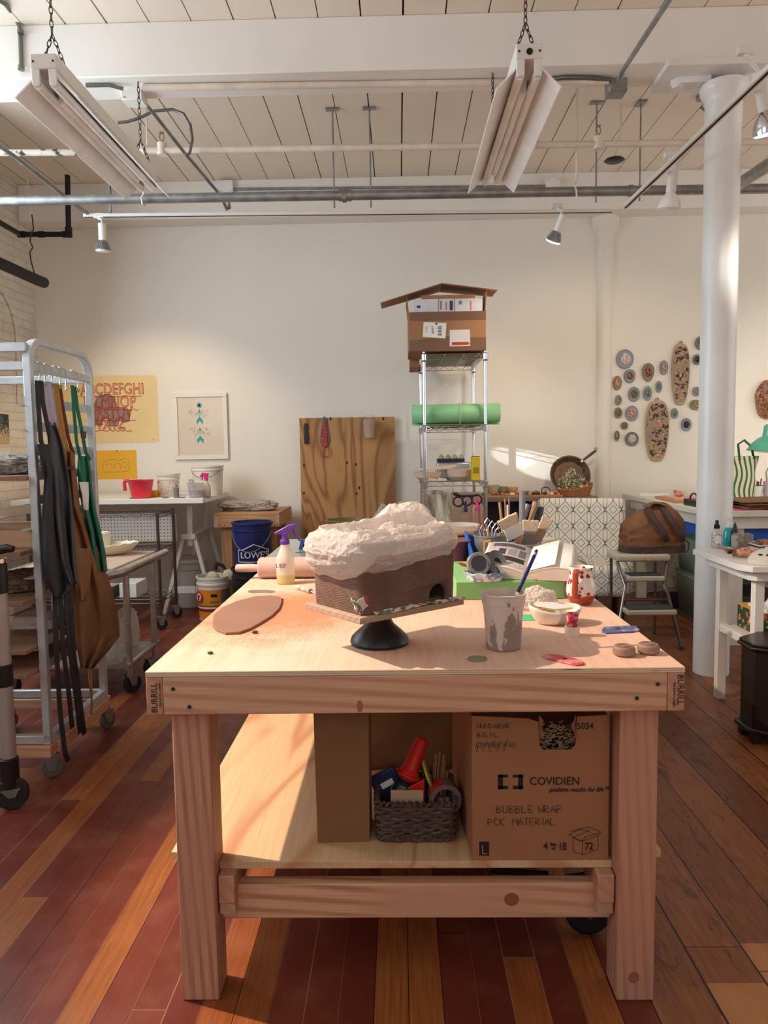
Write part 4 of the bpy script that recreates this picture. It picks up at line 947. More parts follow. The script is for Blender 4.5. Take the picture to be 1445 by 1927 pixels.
for i, (px, py, lab) in enumerate(((1000, 950, 'dark foil-wrapped brush head behind the grey tube'), (1008, 945, 'pale cloth-wrapped stick right of the grey tube'), (1012, 955, 'dull metal tool right of the cloth-wrapped stick'))):
    tpv = A(px-6+6*i, py, Y=3.3); stick(Vector((P2.x-.03+.04*i, 3.23, pz+.02)), tpv, .01, (sv, m_claydust, m_dkg)[i], lab, name='wrapped_tool', group='wrapped tools behind the brushes', cat='tool', r1=.014)
# markers in the clear cup + yellow square
for px, py, m_, lab in ((930, 1022, mat('crimson_plastic', S(170, 40, 70), .3), 'crimson round sponge in the small clear cup'), (939, 1018, m_black, 'black rounded tool in the small clear cup'), (951, 1020, m_black, 'black marker leaning in the blue tray')):
    tpv = A(px, py, Y=2.985); stick(Vector((P3.x+.4*(tpv.x-P3.x), 2.99, pz+.008)), tpv, .012 if m_ is not m_black else .008, m_, lab, name='marker', group='markers in the small clear cup', cat='marker', r1=.012)
a_, b_ = A(945, 1050, Y=2.97), A(962, 1021, Y=2.97); stick(a_, b_, .006, m_black, 'black marker slanting across the front of the blue tray', name='marker', group='markers in the small clear cup', cat='marker', r1=.006)
ys = T('yellow_square', 'yellow right-angle gauge against the tin can', 'gauge', A(911, 1040, Y=3.07)); l = ys.location
p2, p3 = A(911, 1020, Y=3.07)-l, A(923, 1017, Y=3.07)-l; MB().beam((0,0,0), p2, .01, .006).beam(p2, p3, .01, .006).build('angle', mat('yellow_plastic', S(232, 168, 42), .35), ys)
# brown plastic pot with white bowl on it
pp = A(862, 1064, Z=TZ0); pc_ = Vector((pp.x-.025, pp.y+.06, TZ0)); hp_ = A(862, 1016, Y=pc_.y).z-TZ0
pot(pc_, .062, .082, hp_, 'plant_pot', mat('brown_plastic_pot', S(96, 56, 46), .4), 'empty brown plastic plant pot at the back right of the table', 'pot', .75)
wb = A(868, 1016, Y=3.62); wbz = TZ0+.001; hb = A(866, 987, Y=3.62).z-wbz
pot(Vector((A(862, 1000, Y=3.62).x, 3.62, wbz)), .055, .07, hb*.55, 'stone_pot', m_claydust, 'dusty clay pot under the wide white bowl', 'pot')
t = T('white_bowl', 'wide white bowl resting on a dusty pot behind the clay box', 'bowl', Vector((A(860, 1000, Y=3.62).x, 3.62, wbz+hb*.55+.001)))
MB().lathe([(1e-5, 0), (.05, 0), (.1, .03), (.112, hb*.45), (.108, hb*.45), (.09, .03), (.04, .006), (1e-5, .006)], 40).build('body', mat('cream_stoneware', S(226, 214, 196), .4), t)
# rolling pin
rp = onT(590, 1091); pr_ = .041; ya = 2.86; xl = A(487, 1075, Y=ya).x
t = T('rolling_pin', 'large pink-dusted rolling pin lying across the table', 'rolling pin', (xl, ya, TZ0))
m_pin = mat('clay_dusted_maple', S(190, 160, 150), .6, var=.04)
MB().lathe([(1e-5, 0), (.034, 0), (.040, .006), (pr_, .02), (pr_, .40), (.040, .414), (1e-5, .42)], 36, Matrix.Translation((0, 0, pr_+.0005)) @ Matrix.Rotation(PI/2, 4, 'Y')).build('roller', m_pin, t)
for s_, o_ in ((-1, 0), (1, .42)): MB().lathe([(.01, 0), (.0135, .004), (.0165, .03), (.016, .075), (.0145, .088), (1e-5, .094)], 20, Matrix.Translation((o_, 0, pr_)) @ Matrix.Rotation(s_*PI/2, 4, 'Y')).build('handle', mat('pale_handle_wood', S(206, 178, 168), .5), t)
# sprayer
p = onT(538, 1098); sp_ = T('spray_bottle', 'clear spray bottle with a purple trigger head on the table', 'spray bottle', (p.x, p.y, TZ0))
n = N('milky_bottle'); x, y, z = n.xyz(); liq = n.m('LESS_THAN', z, .036)
n.out(n.mix(liq, S(232, 226, 216), S(216, 200, 146)), .3); tp_ = n.n('ShaderNodeBsdfTransparent'); tl_ = n.n('ShaderNodeBsdfTranslucent', {0: n.mix(liq, S(236, 226, 212), S(232, 212, 140))})
mx = n.n('ShaderNodeMixShader', {0: .4, 1: n.b.outputs[0], 2: tl_.outputs[0]}); mx2 = n.n('ShaderNodeMixShader', {0: .85, 1: tp_.outputs[0], 2: mx.outputs[0]}); n.t.links.new(mx2.outputs[0], n.t.nodes['Material Output'].inputs[0])
MB().lathe([(1e-5, .0), (.030, .0), (.0335, .004), (.034, .09), (.033, .1), (.022, .125), (.0165, .14), (.0155, .158), (.0, .158)], 40).build('bottle', n.mat, sp_)
m_pur = mat('purple_plastic', S(92, 54, 150), .35)
MB().lathe([(.0165, .148), (.018, .15), (.018, .162), (.014, .166), (.012, .178)], 28).build('collar', m_pur, sp_)
hp = MB(); M1 = Matrix(((1,0,0,0),(0,0,-1,0),(0,1,0,0),(0,0,0,1)))
hp.prism([(-.040, .186), (-.036, .194), (.018, .222), (.044, .224), (.046, .212), (.034, .206), (.034, .196), (.012, .190), (.012, .172), (-.010, .172), (-.012, .186)], -.011, .011, M1)
hp.build('head', m_pur, sp_, bevel=.003)
MB().prism([(.028, .203), (.036, .203), (.046, .18), (.060, .162), (.056, .158), (.040, .176)], -.006, .006, M1).build('trigger', m_pur, sp_, bevel=.002)
text('LIES\u2019', 'lettering', m_ink, sp_, fr((-.030, -.0345, .066), *FRONT), .020, ext=.0006)
text('LIES\u2019', 'lettering', m_ink, sp_, fr((-.030, -.0345, .066), *FRONT), .020, ext=.0006) if False else None
# small knife handle
a_, b_ = onT(558, 1109), onT(585, 1117); a_.z = b_.z = TZ0+.009; c_ = b_+(b_-a_)*.45; c_.z = TZ0+.002
t = T('clay_knife', 'small clay knife with an orange wooden handle beside the clay box', 'knife', a_)
MB().tube([(0,0,0), (b_-a_)*.35, (b_-a_)*.9], [.007, .008, .0075], 10).build('handle', mat('orange_wood', S(206, 140, 96), .5, stain=S(232, 214, 200), st=(.5, .56), vs=30), t); MB().tube([(b_-a_)*.9, b_-a_], .0078, 10).build('ferrule', m_fer, t); MB().tube([b_-a_, c_-a_], [.003, .001], 6).build('blade', m_steel, t)
# glass sheet at the far left corner
gl = MB().box(-.615, 3.30, TZ0+.0005, -.20, 4.04, TZ0+.0105); solo(gl, 'glass_sheet', mat('greenish_glass_board', S(196, 206, 190), .12, var=.02), 'thick greenish glass sheet on the far left corner of the table', 'glass sheet', bevel=.002)
p = A(570, 1022, Y=3.62); q = T('tape_dispenser', 'small blue desk gadget on the glass sheet behind the sprayer', 'gadget', (p.x, 3.62, TZ0+.011)); MB().prism([(-.02, 0), (.05, 0), (.05, .03), (-.008, .05)], -.02, .02, M1).build('body', mat('mid_blue_plastic', S(54, 92, 168), .35), q, bevel=.003); MB().cyl((.01, -.021, .02), (.01, -.0205, .02), .009, 12).build('knob', m_dark, q)
p = A(567, 1040, Z=TZ0+.0108); solo(MB().lathe([(1e-5, 0), (.03, 0), (.03, .002), (1e-5, .002)], 24, Matrix.Translation((p.x, p.y, TZ0+.0108)) @ Matrix.Diagonal((1, .6, 1, 1))), 'scraper_rib', m_rib, 'oval steel scraper on the glass sheet', 'scraper')
# ---- on the lower shelf ----
SZ = .3254
a_, b_ = A(598, 1585, Z=SZ), A(695, 1585, Z=SZ); kb = T('paper_bag', 'tall brown paper bag standing on the lower shelf', 'paper bag', ((a_.x+b_.x)/2, a_.y, SZ), .03)
w_ = (b_.x-a_.x)/2; hgt = .40; dd = .12
g = MB(); poly = [(-w_, 0), (w_, 0), (w_+.006, dd*.5), (w_, dd), (-w_, dd), (-w_+.004, dd*.5)]
g2 = lambda u, v: None
lv = [0, .1, .25, hgt]
vs = [(p_[0]*(1+.05*z_/hgt), p_[1]+.0*z_, z_) for z_ in lv for p_ in poly]
fs = [(j*6+i, j*6+(i+1) % 6, (j+1)*6+(i+1) % 6, (j+1)*6+i) for j in range(3) for i in range(6)]+[(5,4,3,2,1,0)]
g.add(vs, fs); g.build('bag', m_kraft, kb, solid=.001, sharp=10)
# big crumpled kraft bag behind
def kbag(u, v):
    a = 2*PI*u; x, y = .155*max(-1, min(1, 1.5*math.cos(a))), .08*max(-1, min(1, 1.5*math.sin(a)))
    k = 1-.12*v*v; return (x*k+.012*noise.noise((a, v*4, 2)), y*k+.02*noise.noise((math.cos(a)*2, math.sin(a)*2, v*5)), .001+v*.36)
g = MB().grid(kbag, 48, 16, cu=True); p = A(785, 1500, Y=2.3); g.v = [v+Vector((p.x, 2.32, SZ)) for v in g.v]; solo(g, 'kraft_bag', m_kraft, 'crumpled brown paper bag standing behind the wicker basket', 'paper bag', solid=.001)
n = N('white_netting'); x, y, z = n.xyz()
mm = n.m('MAXIMUM', n.m('GREATER_THAN', n.m('SINE', n.m('MULTIPLY', n.m('ADD', x, z), 900.)), .2), n.m('GREATER_THAN', n.m('SINE', n.m('MULTIPLY', n.m('SUBTRACT', x, z), 900.)), .2))
n.out(S(214, 206, 196), .6); tp_ = n.n('ShaderNodeBsdfTransparent'); mx = n.n('ShaderNodeMixShader', {0: mm, 1: tp_.outputs[0], 2: n.b.outputs[0]}); n.t.links.new(mx.outputs[0], n.t.nodes['Material Output'].inputs[0]); m_net = n.mat
p = A(780, 1350, Y=2.25); solo(MB().tube([(p.x-.1, 2.14, .71), (p.x-.04, 2.14, .697), (p.x+.03, 2.14, .694), (p.x+.095, 2.14, .705)], [.03, .034, .034, .03], 16), 'net_roll', m_net, 'roll of pale plastic netting tucked above the kraft bag', 'netting')
# wicker basket
a_, b_ = A(713, 1585, Z=SZ), A(853, 1587, Z=SZ); hB = A(710, 1512, Y=a_.y).z-SZ
bs = T('wicker_basket', 'dark woven rush basket on the lower shelf', 'basket', ((a_.x+b_.x)/2, a_.y+.085, SZ)); W_ = (b_.x-a_.x)/2
m_rush = mat('dark_rush', S(84, 64, 56), .65, var=.3, vs=40)
g = MB(); ringp = rrect(W_, .085, .02, 5); nr = 13
def per(pts, k):
    L = [0]
    for i in range(len(pts)): L.append(L[-1]+math.dist(pts[i], pts[(i+1) % len(pts)]))
    return L
L = per(ringp, 0)
def at_(s_):
    s_ %= L[-1]
    for i in range(len(ringp)):
        if L[i+1] >= s_: t_ = (s_-L[i])/(L[i+1]-L[i]+1e-9); a, b_2 = ringp[i], ringp[(i+1) % len(ringp)]; return Vector((a[0]+(b_2[0]-a[0])*t_, a[1]+(b_2[1]-a[1])*t_, 0))
    return Vector((*ringp[0], 0))
nst = 28
for r_ in range(10):
    z_ = .008+(hB-.02)*r_/9.; ph = r_ % 2; P_ = []
    for i in range(nst*4):
        s_ = L[-1]*i/(nst*4); q_ = at_(s_); nv_ = Vector((q_.x/W_, q_.y/.085, 0)).normalized()
        P_.append(q_*(1+.06*z_/hB)+nv_*(.004*math.sin(2*PI*(i/8.)+PI*ph))+Vector((0, 0, z_+.0015*math.sin(i*.9+r_))))
    g.tube(P_, .0058, 6, closed=True, flat=.9)
g.build('weave', m_rush, bs)
g = MB()
for i in range(nst):
    q_ = at_(L[-1]*i/nst); g.tube([q_+Vector((0, 0, .002)), q_*1.06+Vector((0, 0, hB-.004))], .003, 5)
g.build('stakes', m_rush, bs)
g = MB(); P_ = []
for i in range(300):
    s_ = L[-1]*i/300; q_ = at_(s_)*1.06; t_ = i*.9; nv_ = Vector((q_.x/W_, q_.y/.085, 0)).normalized()
    P_.append(q_+nv_*.005*math.cos(t_)+Vector((0, 0, hB+.004*math.sin(t_))))
g.tube(P_, .0045, 5, closed=True); P2_ = [Vector((p_.x*.97, p_.y*.97, p_.z-hB+.010)) for p_ in P_]; g.tube(P2_, .004, 5, closed=True); g.build('braided_rim', m_rush, bs)
MB().prism(rrect(W_*.97, .082, .02, 5), .001, .006).build('bottom', m_rush, bs)
bx, by = bs.location.x, bs.location.y
def inb(px, py, Y): return A(px, py, Y=Y)
# things in the basket
p0, p1 = inb(795, 1390, by+.02), inb(772, 1448, by+.0); d = (p0-p1).normalized(); q = d.to_track_quat('Z', 'Y').to_matrix().to_4x4(); L_ = (p0-p1).length
t = T('plastic_cone', 'red plastic funnel with a flared collar pointing up out of the basket', 'funnel', p1); MB().lathe([(.028, -.012), (.029, -.006), (.022, .004), (.018, L_*.95), (.015, L_), (1e-5, L_+.001)], 24, q).build('spout', m_red, t); MB().lathe([(.018, -.03), (.034, -.018), (.035, -.012), (.02, -.008)], 24, q).build('collar', m_red, t)
p2 = p1-d*.03; t = T('green_bottle', 'dark green bottle under the red funnel in the basket', 'bottle', p2); MB().lathe([(.012, 0), (.026, -.012), (.03, -.03), (.03, -.09), (1e-5, -.092)], 24, q).build('body', mat('dark_green_plastic', S(20, 52, 42), .3), t)
t = T('glue_packet', 'dark blue packet with a white barcode tag in the basket', 'packet', inb(735, 1490, by)); MB().cbox((0, .015, .01), (.075, .02, .09), Matrix.Rotation(-.5, 4, 'Y')).build('packet', mat('navy_card', S(34, 42, 78), .5), t, bevel=.004); MB().cbox((.002, .004, .022), (.036, .001, .016), Matrix.Rotation(-.5, 4, 'Y')).build('barcode_tag', m_paper, t)
t = T('cardboard_sleeve', 'corrugated cardboard piece standing at the front of the basket', 'cardboard piece', (inb(766, 1510, by-.055).x, by-.055, SZ+.02)); MB().box(-.042, -.003, 0, .042, .003, inb(766, 1487, by-.055).z-SZ-.02).build('sheet', mat('ribbed_cardboard', S(196, 158, 128), .8), t, bevel=.001)
t = T('red_packet', 'folded red packet in the middle of the basket', 'packet', inb(783, 1490, by-.03)); MB().prism([(-.025, -.03), (.022, -.03), (.022, .035), (-.022, .012)], -.004, .004, M1).build('packet', m_red, t, bevel=.002)
p = inb(804, 1455, by-.02); t = T('yellow_disc', 'greenish yellow plastic lid on edge in the basket', 'lid', p); MB().lathe([(1e-5, -.003), (.034, -.003), (.036, 0), (.034, .003), (1e-5, .003)], 28, Matrix.Rotation(1.25, 4, 'Y')).build('disc', mat('chartreuse_plastic', S(190, 176, 70), .4), t)
rnd = random.Random(3)
m_stick = mat('raw_stick_wood', S(156, 118, 86), .8, var=.15)
for i in range(14):
    f_ = i/13; a = inb(818+f_*22+rnd.uniform(-3, 3), 1425+rnd.uniform(-12, 22)+10*abs(f_-.4), by+rnd.uniform(-.0, .03)); b_ = Vector((inb(816+f_*14, 1500, by).x, by+rnd.uniform(-.01, .03), SZ+.02))
    tag(MB().cyl(b_, a, .0028, 6).build('wooden_stick', m_stick), 'thin raw wooden stick in the bundle at the right of the basket', 'stick', 'thin wooden sticks in the basket')
p = inb(836, 1500, by-.035); t = T('tape_roll', 'large grey-brown tape roll with a red label in the basket', 'tape roll', p); M_ = Matrix.Rotation(PI/2, 4, 'X') @ Matrix.Rotation(.1, 4, 'Y')
MB().lathe([(.03, -.02), (.042, -.02), (.042, .02), (.03, .02), (.03, -.02)], 40, M_).build('roll', mat('dusty_tape', S(120, 98, 92), .5), t); MB().grid(lambda u, v: M_ @ Vector((.0425*math.cos(1.75+u*1.0), .0425*math.sin(1.75+u*1.0), -.021+.042*v)), 12, 2).build('red_label', m_red, t)
for i, px in enumerate((829, 841)):
    p = inb(px, 1506, by-.04); tag(MB().cyl((p.x, p.y-.025, p.z-.012), (p.x, p.y-.02, p.z+.018), .0075, 12).build('foil_tube', m_steel), ('left', 'right')[i]+' of two silver foil tubes in front of the tape roll', 'tube', 'silver foil tubes in the basket')
# big printed carton
a_, b_ = A(889, 1619, Z=SZ), A(1144, 1617, Z=SZ); cx_ = (a_.x+b_.x)/2; W_ = b_.x-a_.x; hC = A(1000, 1350, Y=a_.y).z-SZ
bx_ = T('carton', 'large cardboard carton with printing and marker notes on the lower shelf', 'carton', (cx_, a_.y+.001, SZ+.0005), 0)
D_ = .36; hw = W_/2; hx0, hx1, hz0 = .153-hw, .221-hw, hC*.765
hx0, hx1 = A(1015, 1400, Y=a_.y).x-cx_, A(1083, 1400, Y=a_.y).x-cx_; hz0 = A(1050, 1412, Y=a_.y).z-SZ
poly = [(-hw, 0), (hw, 0), (hw, hC+.004), (hx1+.003, hC), (hx1, hz0+.012), (hx1-.01, hz0), (hx0+.01, hz0), (hx0, hz0+.012), (hx0-.002, hC-.012), (-.03, hC-.004), (-hw, hC+.004)]
g = MB().prism(poly, -.004, 0, M1 @ Matrix.Identity(4)); g.build('front_panel', m_card, bx_, bevel=.0008)
g = MB(); g.prism([(-hw-.0, .004), (-hw-.022, D_), (-hw-.018, D_), (-hw+.004, .004)][::-1], 0, hC); g.build('left_panel', m_card, bx_, bevel=.0008)
MB().box(hw-.004, .0045, 0, hw, D_, hC).build('right_panel', m_card, bx_); MB().box(-hw, D_, 0, hw, D_+.004, hC).build('back_panel', m_card, bx_); MB().box(-hw+.004, .0045, 0, hw-.004, D_, .004).build('bottom_panel', m_card, bx_)
for s_, xx in ((-1, hx0), (1, hx1)): MB().grid(lambda u, v: (xx-s_*.0+s_*-.006*u+.004*math.sin(v*7)*u, .004-.010*u, hz0+.03+v*.055*(1-.2*u)), 6, 6).build('torn_flap', m_card, bx_, solid=.003)
def onC(px, py): v = A(px, py, Y=a_.y)-bx_.location; return v
F = lambda px, py, dy=-.0008: fr((onC(px, py).x, -.0005+dy, onC(px, py).z), *FRONT)
s1 = Y0*1.08/FPX*1.0; pxm = a_.y/FPX
g = MB()
def R_(px0, py0, px1, py1): u_, v_ = onC(px0, py1), onC(px1, py0); g.box(u_.x, -.0012, u_.z, v_.x, -.0001, v_.z)
R_(937, 1458, 956, 1463); R_(937, 1458, 946, 1485); R_(937, 1479, 956, 1485); R_(965, 1458, 984, 1463); R_(975, 1458, 984, 1485); R_(965, 1479, 984, 1485); g.build('logo_mark', m_ink, bx_)
g = MB(); R_(902, 1584, 920, 1610); g.build('size_square', m_ink, bx_)
text('L', 'size_letter', m_card, bx_, F(905, 1607, -.0018), 27*pxm, sx=.9, ext=.0004)
text('COVIDIEN', 'maker_lettering', m_ink, bx_, F(996, 1477), 22.5*pxm, sx=.93)
text('positive results for life\u2122', 'slogan_lettering', m_ink, bx_, F(1033, 1490), 13.5*pxm, shear=.3, sx=.86)
text('4', 'count_lettering', m_ink, bx_, F(1022, 1599), 22*pxm, sx=.85); text('Bags', 'count_lettering', m_ink, bx_, F(1035, 1591), 9*pxm, sx=.75); text('of', 'count_lettering', m_ink, bx_, F(1038, 1599), 9*pxm, sx=.9); text('18', 'count_lettering', m_ink, bx_, F(1050, 1600), 23*pxm, sx=.72)
text('72', 'count_lettering', m_ink, bx_, F(1100, 1599), 21*pxm, sx=.8, ext=.0008)
text('5034', 'number_lettering', m_ink, bx_, F(1085, 1372), 18*pxm, sx=.9)
lp = lambda pts: [(onC(*p).x, -.001, onC(*p).z) for p in pts]
g = MB()
for pts in ([(1078,1576),(1078,1602),(1096,1609),(1125,1598),(1125,1573)], [(1078,1576),(1096,1583),(1125,1573),(1107,1564),(1078,1576)], [(1096,1583),(1096,1609)], [(1078,1576),(1070,1571),(1090,1561),(1107,1564)], [(1107,1556),(1131,1565),(1125,1573)], [(1107,1564),(1107,1556),(1072,1565)], [(1096,1583),(1101,1575),(1130,1567)], [(1096,1583),(1090,1583),(1070,1571)]): g.tube(lp(pts), .0006, 4)
g.build('box_drawing', m_ink, bx_)
hm = m_ink
hand('BUBBLE WRAP', 'marker_note', hm, bx_, F(934, 1530), 15*pxm, .0007); hand('PCK. MATERIAL', 'marker_note', hm, bx_, F(918, 1553), 14*pxm, .0007)
zz = lambda w_, h_: [(i*w_/9., (h_ if i % 2 else -h_*.6)) for i in range(10)]
hand('WUNDABAR', 'marker_note', hm, bx_, F(897, 1371), 10*pxm, .0006); hand('BIG PL.', 'marker_note', hm, bx_, F(898, 1388), 10*pxm, .0006); hand('COPPER PAN', 'marker_note', hm, bx_, F(896, 1407), 10*pxm, .0006, extra=[zz(60*pxm, 14*pxm)])
# paper shreds showing through the hand hole
p = onC(1050, 1395)
sh_ = MB(); rnd = random.Random(5)
for i in range(240):
    c = Vector((p.x+rnd.uniform(-.045, .045), .02+rnd.uniform(0, .05), p.z+rnd.uniform(-.035, .022)))
    a = rnd.uniform(-.5, .9); l_ = .009
    sh_.beam(c, c+Vector((l_*math.cos(a), rnd.uniform(-.004, .004), l_*math.sin(a))), .0035, .0012)
sh_.v = [v+bx_.location for v in sh_.v]
o = solo(sh_, 'paper_shred', mat('crinkle_paper', S(186, 160, 132), .8, var=.2, vs=60), 'crinkled paper shreds seen through the hand hole of the carton', 'packing paper'); o['kind'] = 'stuff'
# ---- on the floor under the shelf ----
p = A(640, 1660, Z=.02); fb = T('flat_carton', 'flattened cardboard with dark printed chevrons on the floor under the table', 'cardboard', (-.14, 2.42, 0.001))
MB().box(-.17, -.02, 0, .22, .3, .16).build('box', m_card, fb, bevel=.003)
g = MB()
for x0 in (-.07, .05): g.prism([(x0, .15), (x0+.05, .11), (x0+.1, .15), (x0+.075, .15), (x0+.05, .128), (x0+.025, .15)], -.0006, .0004, Matrix(((1,0,0,0),(0,0,1,-.021),(0,1,0,0),(0,0,0,1))))
g.build('printed_chevrons', m_ink, fb)
cr = T('wire_crate', 'black wire crate on the floor under the shelf', 'crate', (.26, 2.55, .001))
g = MB()
for i in range(16):
    x = -.16+.32*i/15; g.cyl((x, 0, .02), (x, 0, .2), .0018, 5)
for i in range(7): g.cyl((-.16, 0, .02+.03*i), (.16, 0, .02+.03*i), .0022, 5)
for i in range(12):
    y_ = .3*i/11
    for x in (-.16, .16): g.cyl((x, y_, .02), (x, y_, .2), .0018, 5)
g.build('grid', m_iron, cr); MB().box(-.16, 0, 0, .16, .3, .02).build('bottom', m_black, cr)
wp = A(1105, 1738, Y=1.93); t = T('dolly', 'folding hand cart lying under the table with one black wheel showing', 'hand cart', (wp.x, 1.93, 0))
wr = wp.z*.98 if wp.z > .05 else .06
rw = .062
M_ = Matrix.Translation((0, 0, rw+.003)) @ Matrix.Rotation(PI/2, 4, 'X')
w1 = MB().lathe([(.03, -.018), (rw-.012, -.02), (rw, -.012), (rw, .012), (rw-.012, .02), (.03, .018)], 36, M_).build('wheel', mat('black_rubber', S(26, 26, 27), .7), t); MB().lathe([(1e-5, -.016), (.008, -.02), (.01, -.012), (.032, -.012), (.032, .012), (1e-5, .012)], 24, M_).build('hub', m_dkg, w1)
MB().tube([(-.05, .03, .14), (.05, .04, .15), (.05, .3, .15), (-.25, .3, .16), (-.25, .05, .15), (-.1, .03, .15)], .009, 8).build('frame', m_iron, t); MB().tube([(0, -.03, rw+.003), (0, .05, rw+.003), (-.05, .04, .14)], .007, 8).build('axle', m_steel, t)
# ================= LEFT SIDE: RACK, APRONS, CART =========================
RX0, RX1, RY0, RY1, RZT = -1.93, -1.44, 2.9, 3.47, 1.77
rk = T('sheet_pan_rack', 'tall aluminium bakery rack holding boards and aprons at the left', 'rack', ((RX0+RX1)/2, (RY0+RY1)/2, 0))
ro = rk.location
def side(x):
    r_ = .09; P_ = [(x, RY0, .155)]+[(x, RY0, RZT-r_)]
    P_ += [(x, RY0+r_-r_*math.cos(t), RZT-r_+r_*math.sin(t)) for t in [PI/2*i/8 for i in range(1, 9)]]
    P_ += [(x, RY1-r_+r_*math.sin(t), RZT-r_+r_*math.cos(t)) for t in [PI/2*i/8 for i in range(0, 9)]]
    P_ += [(x, RY1, .155)]
    g = MB(); n_ = len(P_); hw_ = .016
    vs = []; 
    for i, p in enumerate(P_):
        p = Vector(p); t_ = (Vector(P_[min(i+1, n_-1)])-Vector(P_[max(i-1, 0)])).normalized(); nr_ = Vector((1,0,0)).cross(t_)
        for a, b_ in ((-1,-1),(1,-1),(1,1),(-1,1)): vs.append(p+Vector((a*hw_, 0, 0))+nr_*(b_*.014)-ro)
    fs = [(i*4+k, i*4+(k+1) % 4, (i+1)*4+(k+1) % 4, (i+1)*4+k) for i in range(n_-1) for k in range(4)]+[(3,2,1,0), tuple(range(n_*4-4, n_*4))]
    g.add(vs, fs); return g.build('side_frame', m_alu, rk, bevel=.004, sharp=50)
side(RX1); side(RX0)
LZ = [A(60, 755+47*i, X=RX1).z for i in range(12)]
for x, s_ in ((RX1, -1), (RX0, 1)):
    for i, z in enumerate(LZ[:12]):
        if z < .2: continue
        g = MB(); g.box(x+s_*.012, RY0-.014, z-.018, x+s_*.015, RY1+.014, z+.018); g.box(x+s_*.015, RY0-.03, z-.018, x+s_*.05, RY1+.014, z-.0155)
        g.build('ledge', m_alu, rk, world=True)
hz_ = A(60, 690, X=RX1).z
for z, yy in ((RZT-.03, RY0), (hz_, RY0), (hz_, RY1), (.17, RY0), (.17, RY1)):
    MB().beam((RX0, yy, z), (RX1, yy, z), .026, .036).build('cross_bar', m_alu, rk, world=True, bevel=.003)
hb_ = MB().beam((RX1, RY0, hz_), (RX1, RY1, hz_), .02, .034).build('hanging_bar', m_alu, rk, world=True, bevel=.003)
for x in (RX0, RX1): MB().beam((x, RY0-.014, .17), (x, RY1+.014, .17), .03, .04).build('bottom_rail', m_alu, rk, world=True, bevel=.003)
g = MB()
for yy in (RY0, RY1): g.box(RX0-.01, yy-.03, .10, RX1+.02, yy+.03, .149)
for x in (RX0, RX1): g.box(x-.02, RY0+.031, .10, x+.03, RY1-.031, .149)
g.build('timber_base', m_fir, rk, world=True, bevel=.003)
m_wheel = mat('grey_caster_tread', S(98, 96, 94), .6); m_rub = mat('black_caster_tread', S(34, 33, 33), .6)
def caster(par, x, y, r_, ang, mw_, top, wd=.011):
    l = par.location
    M_ = Matrix.Translation((x, y, r_+.001)) @ Matrix.Rotation(ang, 4, 'Z') @ Matrix.Rotation(PI/2, 4, 'X')
    g = MB().lathe([(.012, -wd), (r_-.004, -wd), (r_, -wd*.6), (r_, wd*.6), (r_-.004, wd), (.012, wd), (.01, 0)], 28, M_); c = g.build('caster', mw_, par, world=True)
    f = MB(); R_m = Matrix.Translation((x, y, 0)) @ Matrix.Rotation(ang, 4, 'Z')
    for s_ in (-1, 1): f.prism([(-.012, r_-.01), (.012, r_-.01), (.026, top), (-.034, top)], s_*(wd+.004)-.0015, s_*(wd+.004)+.0015, R_m @ M1)
    f.box(-.036, -wd-.008, top, .03, wd+.008, top+.004, R_m); f.cyl(R_m @ Vector((0, -wd-.01, r_)), R_m @ Vector((0, wd+.01, r_)), .006, 10)
    fo = f.build('fork', m_galv, c); fo.data.transform(Matrix.Translation(-l))
for x, y, a in ((RX1+.0, RY0+.02, .5), (RX1+.02, RY1-.02, 1.1), (RX0+.03, RY0+.02, .2), (RX0+.03, RY1-.02, .9)): caster(rk, x, y, .042, a, m_wheel, .095)
# boards on the ledges
m_oldp = ply('weathered_board', S(176, 138, 110), S(140, 102, 78), 0, 3, 7, .7, .35, .7)
for li, lab, th, x1o in ((3, 'canvas-covered board on an upper ledge of the bakery rack', .018, 0), (6, 'board near the middle of the bakery rack with clay offcuts on it', .018, 0), (8, 'weathered board in the lower middle of the bakery rack', .018, 0), (10, 'second lowest weathered board in the bakery rack', .018, 0), (11, 'lowest weathered board in the bakery rack', .018, 0)):
    z = LZ[li]-.0148 if li < len(LZ) else .2
    solo(MB().box(RX0+.02, RY0-.10, z, RX1-.02, RY1-.05, z+th), 'ware_board', m_oldp, lab, 'board', 'boards in the bakery rack', bevel=.002)
z3 = LZ[3]-.0148+.0185
g = MB(); bxx = T('wooden_crate', 'shallow pale wooden frame box on the middle board of the rack', 'crate', (-1.66, 3.12, LZ[6]-.0148+.0185))
m_pale = wood('pale_pine', S(220, 190, 158), S(196, 156, 122), 0, 30, .65)
for q_ in ((-.2, -.2, .2, -.182), (-.2, .182, .2, .2)): MB().box(q_[0], q_[1], 0, q_[2], q_[3], .07).build('side_slat', m_pale, bxx, bevel=.002)
for x in (-.2, .182): MB().box(x, -.1815, 0, x+.018, .1815, .07).build('end_slat', m_pale, bxx, bevel=.002)
solo(crumple((-1.66, 3.1, z3), (.18, .14, .045), 8.1, .25), 'canvas_cloth', mat('grey_canvas', S(168, 158, 148), .85), 'crumpled grey canvas on the upper board of the bakery rack', 'cloth')
solo(crumple((-1.62, 3.1, LZ[8]-.0148+.0185), (.17, .14, .04), 3.3, .25), 'clay_offcuts', mat('dry_clay_lumps', S(132, 108, 90), .9), 'heap of brown clay offcuts in the bakery rack', 'clay')
g = T('plaster_mould', 'pale plaster block on a lower board of the bakery rack', 'mould', (-1.6, 3.2, LZ[10]-.0148+.0185)); MB().box(-.09, -.07, 0, .09, .07, .06).build('block', mat('plaster', S(214, 206, 196), .85, bump=.1), g, bevel=.008)
